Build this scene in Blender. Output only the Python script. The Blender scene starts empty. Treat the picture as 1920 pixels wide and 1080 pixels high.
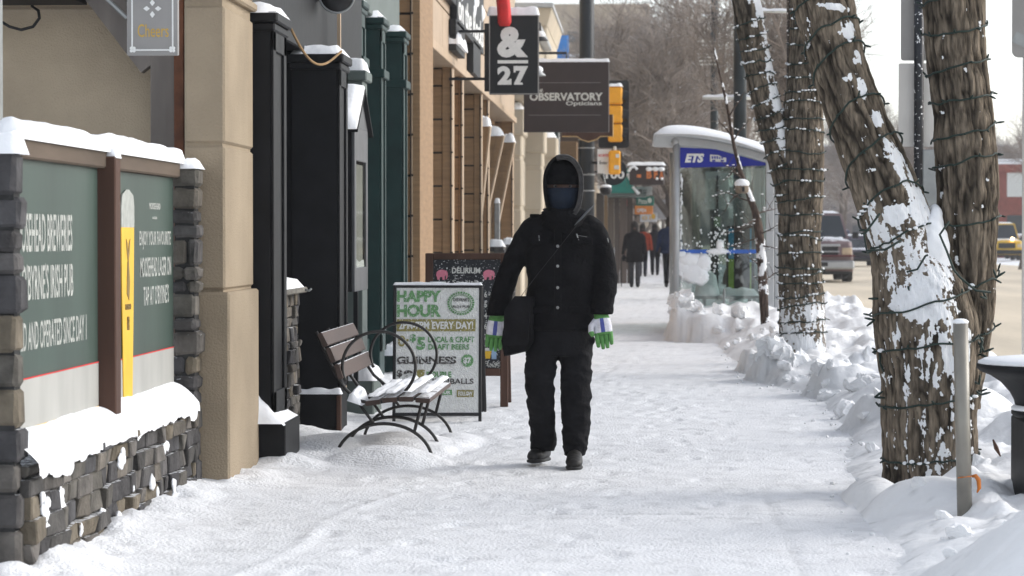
import bpy, math, random
import numpy as np
from mathutils import Vector, Matrix, Euler, noise as mn
random.seed(7)
R = math.radians
scene = bpy.context.scene
COL = scene.collection

# ---------------------------------------------------------------- camera
FPX = 5000.0
cam_d = bpy.data.cameras.new("camera")
cam = bpy.data.objects.new("camera", cam_d)
COL.objects.link(cam)
cam_d.sensor_width = 36.0
cam_d.lens = FPX / 1920 * 36
cam.location = (0, 0, 1.35)
cam.rotation_euler = Euler((R(90 - 1.123), 0, R(2.748)), 'XYZ')
cam_d.clip_start = 0.5
cam_d.clip_end = 3000
cam_d.dof.use_dof = True
cam_d.dof.focus_distance = 15.6
cam_d.dof.aperture_fstop = 6.5
scene.camera = cam
CR = cam.rotation_euler.to_matrix()

def W(u, v, Y):
    """point of the street at distance Y that a surveyed picture position belongs to"""
    d = CR @ Vector(((u - 960) / FPX, -(v - 540) / FPX, -1))
    t = Y / d.y
    return Vector((0, 0, 1.35)) + d * t
def UX(u, Y): return W(u, 442, Y).x
def VZ(v, Y, u=960): return W(u, v, Y).z

# ---------------------------------------------------------------- light
SUN_EL, SUN_AZ = 29.0, 72.0      # azimuth measured from +Y (down the street) towards +X
world = bpy.data.worlds.new("World")
scene.world = world
world.use_nodes = True
nt = world.node_tree
nt.nodes.clear()
sky = nt.nodes.new("ShaderNodeTexSky")
sky.sky_type = 'NISHITA'
sky.sun_disc = False
sky.sun_elevation = R(SUN_EL)
sky.sun_rotation = R(SUN_AZ)
sky.air_density = 1.0
sky.dust_density = 1.2
sky.ozone_density = 1.0
bg = nt.nodes.new("ShaderNodeBackground")
bg.inputs[1].default_value = 0.15
wo = nt.nodes.new("ShaderNodeOutputWorld")
hz = nt.nodes.new("ShaderNodeHueSaturation")   # thin high cloud: the blue of the dome is muted
hz.inputs["Saturation"].default_value = 0.36
nt.links.new(sky.outputs[0], hz.inputs["Color"])
nt.links.new(hz.outputs[0], bg.inputs[0])
nt.links.new(bg.outputs[0], wo.inputs[0])
sun_d = bpy.data.lights.new("sun", 'SUN')
sun_d.energy = 0.85
sun_d.angle = R(38)
sun_d.color = (1.0, 0.965, 0.91)
sun = bpy.data.objects.new("sun", sun_d)
COL.objects.link(sun)
sd = Vector((math.sin(R(SUN_AZ)) * math.cos(R(SUN_EL)), math.cos(R(SUN_AZ)) * math.cos(R(SUN_EL)), math.sin(R(SUN_EL))))
sun.rotation_euler = sd.to_track_quat('Z', 'Y').to_euler()
scene.view_settings.view_transform = 'Standard'
scene.view_settings.look = 'None'
scene.view_settings.gamma = 1
scene.view_settings.exposure = 0.95

# ---------------------------------------------------------------- materials
def mat(name, col, rough=0.7, metal=0.0, ns=6.0, na=0.18, bs=0.0, bstr=0.3, attr=False, dust=0.0, dscale=40.0,
        stretch=(1, 1, 1), spec=0.4, alpha=None, emit=None, speck=0.0):
    m = bpy.data.materials.new(name)
    m.use_nodes = True
    t = m.node_tree
    L = t.links.new
    b = t.nodes["Principled BSDF"]
    b.inputs["Roughness"].default_value = rough
    b.inputs["Metallic"].default_value = metal
    b.inputs["Specular IOR Level"].default_value = spec
    tc = t.nodes.new("ShaderNodeTexCoord")
    mp = t.nodes.new("ShaderNodeMapping")
    mp.inputs["Scale"].default_value = stretch
    L(tc.outputs["Object"], mp.inputs[0])
    src = None
    if attr:
        at = t.nodes.new("ShaderNodeAttribute")
        at.attribute_name = "col"
        src = at.outputs["Color"]
    n = t.nodes.new("ShaderNodeTexNoise")
    n.inputs["Scale"].default_value = ns
    n.inputs["Detail"].default_value = 6
    L(mp.outputs[0], n.inputs["Vector"])
    mr = t.nodes.new("ShaderNodeMapRange")
    mr.inputs[1].default_value = 0.3
    mr.inputs[2].default_value = 0.7
    mr.inputs[3].default_value = 1 - na
    mr.inputs[4].default_value = 1 + na
    L(n.outputs[0], mr.inputs[0])
    mx = t.nodes.new("ShaderNodeVectorMath")
    mx.operation = 'SCALE'
    if src is None:
        mx.inputs[0].default_value = col[:3]
    else:
        L(src, mx.inputs[0])
    L(mr.outputs[0], mx.inputs["Scale"])
    out = mx.outputs[0]
    if speck:
        n3 = t.nodes.new("ShaderNodeTexNoise")
        n3.inputs["Scale"].default_value = dscale
        n3.inputs["Detail"].default_value = 3
        L(tc.outputs["Object"], n3.inputs["Vector"])
        r3 = t.nodes.new("ShaderNodeMapRange")
        r3.inputs[1].default_value = 0.62 - speck * .2
        r3.inputs[2].default_value = 0.68 - speck * .2
        L(n3.outputs[0], r3.inputs[0])
        k = t.nodes.new("ShaderNodeMix")
        k.data_type = 'RGBA'
        L(r3.outputs[0], k.inputs[0])
        L(out, k.inputs[6])
        k.inputs[7].default_value = (.8, .8, .8, 1)
        out = k.outputs[2]
    if dust:
        g = t.nodes.new("ShaderNodeNewGeometry")
        sx = t.nodes.new("ShaderNodeSeparateXYZ")
        L(g.outputs["Normal"], sx.inputs[0])
        n2 = t.nodes.new("ShaderNodeTexNoise")
        n2.inputs["Scale"].default_value = dscale
        n2.inputs["Detail"].default_value = 4
        L(tc.outputs["Object"], n2.inputs["Vector"])
        a = t.nodes.new("ShaderNodeMath")
        a.operation = 'ADD'
        L(sx.outputs[2], a.inputs[0])
        L(n2.outputs[0], a.inputs[1])
        r2 = t.nodes.new("ShaderNodeMapRange")
        r2.inputs[1].default_value = 1.45 - dust
        r2.inputs[2].default_value = 1.60 - dust
        L(a.outputs[0], r2.inputs[0])
        k = t.nodes.new("ShaderNodeMix")
        k.data_type = 'RGBA'
        L(r2.outputs[0], k.inputs[0])
        L(out, k.inputs[6])
        k.inputs[7].default_value = (.82, .83, .85, 1)
        out = k.outputs[2]
    L(out, b.inputs["Base Color"])
    if bs:
        nb = t.nodes.new("ShaderNodeTexNoise")
        nb.inputs["Scale"].default_value = bs
        nb.inputs["Detail"].default_value = 5
        L(mp.outputs[0], nb.inputs["Vector"])
        bp = t.nodes.new("ShaderNodeBump")
        bp.inputs["Strength"].default_value = bstr
        bp.inputs["Distance"].default_value = 0.02
        L(nb.outputs[0], bp.inputs["Height"])
        L(bp.outputs[0], b.inputs["Normal"])
    if emit:
        b.inputs["Emission Color"].default_value = (*emit[:3], 1)
        b.inputs["Emission Strength"].default_value = emit[3]
    return m

M = {}
M['snow'] = mat('snow', (.86, .87, .89), .75, ns=5, na=.02, bs=22, bstr=.35, spec=.2)
M['packed'] = mat('packed_snow', (.80, .81, .83), .7, ns=3, na=.05, bs=55, bstr=.6, spec=.25, attr=True)
M['bank'] = mat('bank_snow', (.86, .87, .89), .8, ns=2.5, na=.03, bs=20, bstr=.45, spec=.2, attr=True)
M['road'] = mat('road_snow', (.66, .57, .44), .75, ns=.5, na=.16, bs=8, bstr=.4, stretch=(1, .16, 1), spec=.2)
M['stucco'] = mat('stucco', (.31, .25, .178), .9, ns=1.6, na=.16, bs=90, bstr=.4, spec=.15)
M['stucco_dark'] = mat('wall_stucco', (.40, .325, .235), .9, ns=1.6, na=.16, bs=90, bstr=.4, spec=.15)
M['stucco_light'] = mat('pale_stucco', (.52, .45, .35), .9, ns=1.2, na=.08, bs=60, bstr=.2, spec=.15)
M['stone'] = mat('stone', (.1, .1, .1), .85, ns=9, na=.35, bs=24, bstr=.8, attr=True, spec=.2, dust=.02, dscale=30)
M['black_paint'] = mat('black_paint', (.0075, .008, .0095), .55, ns=5, na=.3, bs=12, bstr=.12, spec=.19)
M['black_metal'] = mat('black_metal', (.014, .014, .015), .5, ns=8, na=.3)
M['bench_iron'] = mat('bench_iron', (.02, .018, .017), .45, ns=8, na=.3, dust=.0)
M['teal_paint'] = mat('dark_green_paint', (.013, .036, .034), .5, ns=4, na=.22, bs=30, bstr=.06, spec=.25)
M['grey_green'] = mat('grey_green_board', (.10, .125, .115), .6, ns=3, na=.1)
M['cedar'] = mat('cedar_boards', (.275, .172, .092), .65, ns=3, na=.16, bs=5, bstr=.15, stretch=(1, 1, 9), spec=.25)
M['cedar_lit_trim'] = mat('sunlit_cedar_and_trim', (.42, .31, .21), .6, ns=4, na=.1)  # paler cedar: sunlight painted on pier and fin sides, also plain trim
M['tan_panel'] = mat('tan_panel', (.42, .32, .23), .75, ns=2, na=.08)
M['dark_gap'] = mat('dark_seam', (.03, .024, .02), .9)
M['brown_wood'] = mat('brown_wood', (.078, .042, .030), .7, ns=6, na=.3, bs=10, bstr=.25, stretch=(1, 1, .12), spec=.2)
M['beam_wood'] = mat('weathered_beam', (.11, .083, .062), .8, ns=6, na=.3, bs=10, bstr=.3, stretch=(1, .12, 1), spec=.2)
M['slat_wood'] = mat('bench_slat_wood', (.062, .038, .030), .65, ns=8, na=.25, bs=20, bstr=.2, stretch=(1, .1, 1), dust=.13, dscale=26)
M['post_wood'] = mat('grey_weathered_post', (.15, .13, .115), .8, ns=5, na=.35, bs=8, bstr=.3, stretch=(1, 1, .2))
M['rust'] = mat('rusty_steel', (.16, .06, .028), .8, ns=7, na=.4, bs=20, bstr=.3)
M['galv'] = mat('galvanised_steel', (.30, .31, .31), .45, metal=.6, ns=9, na=.15)
M['grey_post'] = mat('grey_painted_steel', (.25, .235, .205), .42, metal=.35, ns=7, na=.15, bs=9, bstr=.1)
M['alu'] = mat('brushed_aluminium', (.42, .43, .44), .45, metal=.35, ns=5, na=.08)
M['sign_back'] = mat('sign_back_metal', (.27, .26, .25), .6, ns=5, na=.1)
M['sign_back_light'] = mat('pale_sign_back', (.55, .53, .50), .6, ns=5, na=.06)
M['wire'] = mat('dark_green_wire', (.012, .028, .022), .6)
M['poster_text'] = mat('poster_text', (.36, .37, .34), .7, ns=20, na=.15)
M['white'] = mat('white_print', (.74, .74, .72), .7, ns=20, na=.06)
M['off_white'] = mat('off_white_print', (.60, .60, .56), .7, ns=20, na=.08)
M['poster_green'] = mat('poster_green', (.040, .064, .052), .45, ns=2.2, na=.22, spec=.35, stretch=(1, 1, .3), bs=3, bstr=.15)
M['poster_white'] = mat('poster_white', (.36, .355, .33), .55, ns=4, na=.14, stretch=(1, 1, .3))
M['red'] = mat('red_fabric', (.60, .03, .03), .7, bs=30)
M['yellow_beer'] = mat('beer_yellow', (.70, .42, .03), .55, ns=5, na=.1)
M['glass_dark'] = mat('dark_window', (.02, .026, .03), .08, spec=.6, ns=1, na=.2)
M['orange'] = mat('signal_yellow', (.80, .36, .02), .5, ns=6, na=.08, dust=.0)
M['brown_sign'] = mat('brown_sign_face', (.036, .024, .022), .5, ns=4, na=.15)
M['black_sign'] = mat('black_sign_face', (.011, .013, .015), .6, ns=4, na=.15, speck=0)
M['jacket'] = mat('black_cotton', (.006, .006, .007), .9, ns=14, na=.35, bs=55, bstr=.5, spec=.12)
M['trousers'] = mat('black_trouser_cloth', (.0095, .0095, .011), .9, ns=10, na=.35, bs=30, bstr=.5, spec=.12)
M['skin'] = mat('skin', (.085, .05, .038), .8, ns=10, na=.1)  # kept dark: shade under the hood is put into the skin colour
M['navy'] = mat('navy_knit', (.006, .013, .027), .9, ns=30, na=.2, bs=90, bstr=.4)
M['fleece'] = mat('grey_fleece', (.065, .063, .064), .95, ns=40, na=.3, bs=120, bstr=.6)
M['rubber'] = mat('black_rubber', (.02, .02, .02), .7)
M['boot'] = mat('dark_leather', (.013, .012, .011), .55, bs=40, bstr=.3)

# snowy glass
def glass_mat(name, tint=(.80, .86, .84), rough=.03, refl=.10):
    m = bpy.data.materials.new(name)
    m.use_nodes = True
    t = m.node_tree
    t.nodes.clear()
    o = t.nodes.new("ShaderNodeOutputMaterial")
    tr = t.nodes.new("ShaderNodeBsdfTransparent")
    tr.inputs[0].default_value = (*tint, 1)
    gl = t.nodes.new("ShaderNodeBsdfGlossy")
    gl.inputs["Roughness"].default_value = rough
    mx = t.nodes.new("ShaderNodeMixShader")
    fr = t.nodes.new("ShaderNodeTexNoise")
    fr.inputs["Scale"].default_value = 3
    mr = t.nodes.new("ShaderNodeMapRange")
    mr.inputs[3].default_value = refl * .6
    mr.inputs[4].default_value = refl * 1.4
    t.links.new(fr.outputs[0], mr.inputs[0])
    t.links.new(mr.outputs[0], mx.inputs[0])
    t.links.new(tr.outputs[0], mx.inputs[1])
    t.links.new(gl.outputs[0], mx.inputs[2])
    t.links.new(mx.outputs[0], o.inputs[0])
    return m
M['glass'] = glass_mat('shelter_glass', (.74, .80, .79))
M['clear_glass'] = glass_mat('case_glass', (.85, .86, .84), refl=.12)

# ---------------------------------------------------------------- numpy noise
def _h(ix, iy, s):
    n = (ix.astype(np.int64) * 374761393 + iy.astype(np.int64) * 668265263 + s * 144269) & 0x7fffffff
    n = (n ^ (n >> 13)) * 1274126177 & 0x7fffffff
    n = (n ^ (n >> 16)) & 0xffff
    return n / 65535.0
def vn(x, y, s=0):
    x = np.asarray(x, float); y = np.asarray(y, float)
    x, y = np.broadcast_arrays(x, y)
    ix = np.floor(x); iy = np.floor(y)
    fx = x - ix; fy = y - iy
    fx = fx * fx * (3 - 2 * fx); fy = fy * fy * (3 - 2 * fy)
    a = _h(ix, iy, s); b = _h(ix + 1, iy, s); c = _h(ix, iy + 1, s); d = _h(ix + 1, iy + 1, s)
    return (a * (1 - fx) + b * fx) * (1 - fy) + (c * (1 - fx) + d * fx) * fy
def fbm(x, y, s=0, o=4):
    r = 0; a = .5; t = 0
    for i in range(o):
        r = r + a * vn(x * 2 ** i, y * 2 ** i, s + i * 17); t += a; a *= .5
    return r / t
def sst(a, b, x):
    t = np.clip((x - a) / (b - a), 0, 1)
    return t * t * (3 - 2 * t)

# ---------------------------------------------------------------- mesh builder
def world_off(p):
    o = Vector((0, 0, 0))
    while p is not None:
        o += p.location
        p = p.parent
    return o

class MB:
    def __init__(s):
        s.v = []; s.f = []; s.c = []; s.k = (.5, .5, .5)
    def add(s, vs, fs, col=None):
        n = len(s.v)
        s.v.extend([tuple(p) for p in vs])
        s.f.extend([tuple(i + n for i in f) for f in fs])
        s.c.extend([col or s.k] * len(fs))
        return s
    def box(s, x0, y0, z0, x1, y1, z1, col=None, T=None, taper=None):
        if x0 > x1: x0, x1 = x1, x0
        if y0 > y1: y0, y1 = y1, y0
        if z0 > z1: z0, z1 = z1, z0
        v = [(x0, y0, z0), (x1, y0, z0), (x1, y1, z0), (x0, y1, z0), (x0, y0, z1), (x1, y0, z1), (x1, y1, z1), (x0, y1, z1)]
        if T is not None: v = [T @ Vector(p) for p in v]
        return s.add(v, [(0, 3, 2, 1), (4, 5, 6, 7), (0, 1, 5, 4), (1, 2, 6, 5), (2, 3, 7, 6), (3, 0, 4, 7)], col)
    def bbox(s, x0, y0, z0, x1, y1, z1, b=.01, col=None, T=None):
        """box with chamfered edges (all 12)"""
        if x0 > x1: x0, x1 = x1, x0
        if y0 > y1: y0, y1 = y1, y0
        if z0 > z1: z0, z1 = z1, z0
        b = min(b, (x1 - x0) * .45, (y1 - y0) * .45, (z1 - z0) * .45)
        X = (x0, x1); Y = (y0, y1); Z = (z0, z1)
        v = []; idx = {}
        for i in (0, 1):
            for j in (0, 1):
                for k in (0, 1):
                    for a in range(3):
                        p = [X[i], Y[j], Z[k]]
                        sg = (1 - 2 * i, 1 - 2 * j, 1 - 2 * k)
                        for q in range(3):
                            if q != a: p[q] += sg[q] * b
                        idx[i, j, k, a] = len(v)
                        v.append(p)
        f = []
        for a in range(3):
            o = [q for q in range(3) if q != a]
            for sd in (0, 1):
                ring = []
                for (m, n) in ((0, 0), (1, 0), (1, 1), (0, 1)):
                    key = [0, 0, 0]; key[a] = sd; key[o[0]] = m; key[o[1]] = n
                    ring.append(idx[key[0], key[1], key[2], a])
                flip = (sd == 0) ^ (a == 1)
                f.append(tuple(reversed(ring)) if flip else tuple(ring))
            # edges along axis a
            for (m, n) in ((0, 0), (1, 0), (1, 1), (0, 1)):
                k0 = [0, 0, 0]; k0[o[0]] = m; k0[o[1]] = n
                k1 = list(k0); k1[a] = 1
                q = [idx[(*k0, o[0])], idx[(*k0, o[1])], idx[(*k1, o[1])], idx[(*k1, o[0])]]
                f.append(tuple(q))
        for i in (0, 1):
            for j in (0, 1):
                for k in (0, 1):
                    f.append((idx[i, j, k, 0], idx[i, j, k, 1], idx[i, j, k, 2]))
        if T is not None: v = [T @ Vector(p) for p in v]
        return s.add(v, f, col)
    def tube(s, pts, r, n=8, col=None, cap=True):
        pts = [Vector(p) for p in pts]
        if not hasattr(r, '__len__'): r = [r] * len(pts)
        rings = []
        up = None
        for i, p in enumerate(pts):
            d = (pts[min(i + 1, len(pts) - 1)] - pts[max(i - 1, 0)])
            if d.length < 1e-9: d = Vector((0, 0, 1))
            d.normalize()
            if up is None:
                up = Vector((1, 0, 0)) if abs(d.x) < .8 else Vector((0, 1, 0))
            a = (up - d * up.dot(d)).normalized()
            b = d.cross(a)
            up = a
            rings.append([p + (a * math.cos(t) + b * math.sin(t)) * r[i] for t in [2 * math.pi * j / n for j in range(n)]])
        return s.rings(rings, cap, col)
    def rings(s, rings, cap=True, col=None):
        n = len(rings[0]); v = []; f = []
        for rg in rings: v.extend(rg)
        for i in range(len(rings) - 1):
            for j in range(n):
                a = i * n + j; b = i * n + (j + 1) % n
                f.append((a, b, b + n, a + n))
        if cap:
            f.append(tuple(reversed(range(n))))
            f.append(tuple(range((len(rings) - 1) * n, len(rings) * n)))
        return s.add(v, f, col)
    def limb(s, secs, n=16, col=None, axis='z', wr=0.0, seed=0, se=1.0):
        """secs: (x,y,z,rx,ry) elliptical sections in a horizontal (or across-Y) plane"""
        rg = []
        for i, (x, y, z, rx, ry) in enumerate(secs):
            ring = []
            for j in range(n):
                t = 2 * math.pi * j / n
                c_, s_ = math.cos(t), math.sin(t)
                c_ = math.copysign(abs(c_) ** se, c_); s_ = math.copysign(abs(s_) ** se, s_)
                w = 1 + wr * (mn.noise(Vector((c_ * 1.7 + seed, s_ * 1.7, i * 1.3 + seed * 3))))
                if axis == 'z': ring.append((x + c_ * rx * w, y + s_ * ry * w, z))
                else: ring.append((x + c_ * rx * w, y, z + s_ * ry * w))
            rg.append(ring)
        return s.rings(rg, True, col)
    def dense(s, secs, k=4):
        out = []
        for a, b in zip(secs[:-1], secs[1:]):
            for i in range(k):
                t = i / k
                out.append(tuple(a[q] * (1 - t) + b[q] * t for q in range(len(a))))
        out.append(secs[-1])
        return out
    def lathe(s, prof, c=(0, 0, 0), n=24, col=None):
        rg = [[(c[0] + r * math.cos(2 * math.pi * j / n), c[1] + r * math.sin(2 * math.pi * j / n), c[2] + z) for j in range(n)] for r, z in prof]
        return s.rings(rg, True, col)
    def prism(s, poly, d0, d1, axis='y', col=None, T=None):
        """poly in the plane across axis, extruded from d0 to d1"""
        def P(a, b, d):
            return {'y': (a, d, b), 'x': (d, a, b), 'z': (a, b, d)}[axis]
        n = len(poly)
        v = [P(a, b, d0) for a, b in poly] + [P(a, b, d1) for a, b in poly]
        if T is not None: v = [T @ Vector(p) for p in v]
        f = [tuple(range(n)), tuple(reversed(range(n, 2 * n)))]
        for i in range(n):
            j = (i + 1) % n
            f.append((i, i + n, j + n, j))
        return s.add(v, f, col)
    def sphere(s, c, r, n=10, col=None, m=6):
        if not hasattr(r, '__len__'): r = (r, r, r)
        rg = []
        for i in range(m + 1):
            ph = math.pi * (i / m) * .998 + .003
            rg.append([(c[0] + r[0] * math.sin(ph) * math.cos(2 * math.pi * j / n), c[1] + r[1] * math.sin(ph) * math.sin(2 * math.pi * j / n),
                        c[2] - r[2] * math.cos(ph)) for j in range(n)])
        return s.rings(rg, True, col)
    def text(s, txt, x0, z0, x1, z1, T, y=-.001, bold=0.0, shear=0.0, col=None):
        """lettering fitted to a rectangle of a panel (panel x, z; y is proud of it)"""
        cu = bpy.data.curves.new("t", 'FONT')
        cu.body = txt
        cu.offset = bold
        cu.shear = shear
        cu.resolution_u = 3
        cu.fill_mode = 'BOTH'
        cu.extrude = .004
        ob = bpy.data.objects.new("t", cu)
        COL.objects.link(ob)
        dg = bpy.context.evaluated_depsgraph_get()
        me = bpy.data.meshes.new_from_object(ob.evaluated_get(dg))
        n = len(me.vertices)
        if n:
            a = np.empty(n * 3); me.vertices.foreach_get('co', a); a = a.reshape(-1, 3)
            mn_, mx_ = a.min(0), a.max(0)
            sx = (x1 - x0) / max(mx_[0] - mn_[0], 1e-6); sz = (z1 - z0) / max(mx_[1] - mn_[1], 1e-6)
            vs = [T @ Vector((x0 + (p[0] - mn_[0]) * sx, y - p[2] * .3, z0 + (p[1] - mn_[1]) * sz)) for p in a]
            s.add(vs, [tuple(p.vertices) for p in me.polygons], col)
        bpy.data.objects.remove(ob); bpy.data.meshes.remove(me); bpy.data.curves.remove(cu)
        return s
    def build(s, name, m, parent=None, smooth=False, loc=None):
        off = world_off(parent) if parent is not None else Vector(loc or (0, 0, 0))
        me = bpy.data.meshes.new(name)
        a = np.array(s.v, float).reshape(-1, 3) - np.array(off)
        me.from_pydata(a.tolist(), [], s.f)
        ca = me.color_attributes.new("col", 'FLOAT_COLOR', 'CORNER')
        lt = np.array([len(f) for f in s.f])
        cc = np.ones((len(s.f), 4)); cc[:, :3] = np.array(s.c, float).reshape(-1, 3)
        ca.data.foreach_set('color', np.repeat(cc, lt, 0).ravel())
        if smooth: me.polygons.foreach_set('use_smooth', [True] * len(me.polygons))
        me.materials.append(m)
        me.validate()
        o = bpy.data.objects.new(name, me)
        COL.objects.link(o)
        if parent is not None: o.parent = parent
        else: o.location = off
        return o

def grid_mesh(name, P, m, parent=None, col=None, keep=None, loc=None, smooth=True):
    """P: (a,b,3) array of points; keep: (a-1,b-1) bool; col (a,b,3)"""
    a, b, _ = P.shape
    off = world_off(parent) if parent is not None else Vector(loc or (0, 0, 0))
    idx = np.arange(a * b).reshape(a, b)
    q = np.stack([idx[:-1, :-1], idx[:-1, 1:], idx[1:, 1:], idx[1:, :-1]], -1).reshape(-1, 4)
    if keep is not None: q = q[keep.ravel()]
    used = np.unique(q)
    re = np.full(a * b, -1); re[used] = np.arange(len(used))
    q = re[q]
    V = (P.reshape(-1, 3) - np.array(off))[used]
    me = bpy.data.meshes.new(name)
    me.vertices.add(len(V)); me.vertices.foreach_set('co', V.ravel())
    me.loops.add(q.size); me.loops.foreach_set('vertex_index', q.ravel().astype(np.int32))
    me.polygons.add(len(q)); me.polygons.foreach_set('loop_start', np.arange(0, q.size, 4, dtype=np.int32))
    me.update(calc_edges=True)
    if col is not None:
        ca = me.color_attributes.new("col", 'FLOAT_COLOR', 'POINT')
        C4 = np.ones((len(used), 4)); C4[:, :3] = col.reshape(-1, 3)[used]
        ca.data.foreach_set('color', C4.ravel())
    if smooth: me.polygons.foreach_set('use_smooth', [True] * len(me.polygons))
    me.materials.append(m)
    o = bpy.data.objects.new(name, me)
    COL.objects.link(o)
    if parent is not None: o.parent = parent
    else: o.location = off
    return o

def tag(o, label=None, cat=None, group=None, kind=None):
    if label: o['label'] = label
    if cat: o['category'] = cat
    if group: o['group'] = group
    if kind: o['kind'] = kind
    return o
def thing(name, label, cat, loc=(0, 0, 0), group=None):
    o = bpy.data.objects.new(name, None)
    COL.objects.link(o)
    o.location = loc
    o.empty_display_size = .2
    return tag(o, label, cat, group)
KIDS = {}
def copy_tree(o, parent=None):
    c = o.copy()
    COL.objects.link(c)
    if parent is not None: c.parent = parent
    for ch in list(o.children): copy_tree(ch, c)
    return c
def remesh(o, vox, it=2, tex=None):
    r = o.modifiers.new("r", 'REMESH')
    r.mode = 'VOXEL'; r.voxel_size = vox; r.use_smooth_shade = True
    s = o.modifiers.new("s", 'SMOOTH'); s.iterations = it; s.factor = .5
    return o
def frame(o, x, z):
    """panel transform: origin o, x axis dir, z axis dir"""
    x = Vector(x).normalized(); z = Vector(z).normalized()
    y = z.cross(x).normalized()
    m = Matrix((x, y, z)).transposed().to_4x4()
    m.translation = Vector(o)
    return m

def snow_cap(mb, x0, y0, x1, y1, z, h, seed=0, over=.01, step=None, tilt=(0, 0), rough=.35):
    """a rounded, uneven layer of snow lying on the rectangle; z base height, h thickness"""
    dx, dy = x1 - x0, y1 - y0
    st = step or max(min(dx, dy) / 7, .012)
    nx = int(min(60, max(6, dx / st))) + 1
    ny = int(min(140, max(6, dy / st))) + 1
    top = []
    for i in range(nx):
        for j in range(ny):
            a, b = i / (nx - 1), j / (ny - 1)
            x = x0 - over + a * (dx + 2 * over); y = y0 - over + b * (dy + 2 * over)
            e = min(a, 1 - a) * dx; e2 = min(b, 1 - b) * dy
            w = min(dx, dy) * .3 + .001
            ed = min(1, e / min(w, h * 1.2)) if dx > 0 else 1
            ed2 = min(1, e2 / min(w, h * 1.2))
            k = math.sqrt(max(0, 1 - (1 - ed) ** 2)) * math.sqrt(max(0, 1 - (1 - ed2) ** 2))
            nz = 1 + rough * mn.noise(Vector((x * 5 / max(.2, min(dx, 1)) + seed, y * 3 + seed, seed))) * 1.6
            jx = .3 * over * mn.noise(Vector((x * 20, y * 20, seed)))
            top.append((x + jx, y + jx, z + tilt[0] * (a - .5) + tilt[1] * (b - .5) + h * k * nz - (.006 if (i in (0, nx - 1) or j in (0, ny - 1)) else 0)))
    f = []
    for i in range(nx - 1):
        for j in range(ny - 1):
            f.append((i * ny + j, (i + 1) * ny + j, (i + 1) * ny + j + 1, i * ny + j + 1))
    mb.add(top, f)
    # underside
    n = len(top)
    bot = [(p[0], p[1], z + tilt[0] * ((k // ny) / (nx - 1) - .5) + tilt[1] * ((k % ny) / (ny - 1) - .5) - .004) for k, p in enumerate(top)]
    rim = [i * ny for i in range(nx)] + [(nx - 1) * ny + j for j in range(1, ny)] + [i * ny + ny - 1 for i in range(nx - 2, -1, -1)] + [j for j in range(ny - 2, 0, -1)]
    vs = [top[k] for k in rim] + [bot[k] for k in rim]
    m = len(rim)
    mb.add(vs, [(i, i + m, (i + 1) % m + m, (i + 1) % m) for i in range(m)] + [tuple(range(m, 2 * m))])
    return mb
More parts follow.
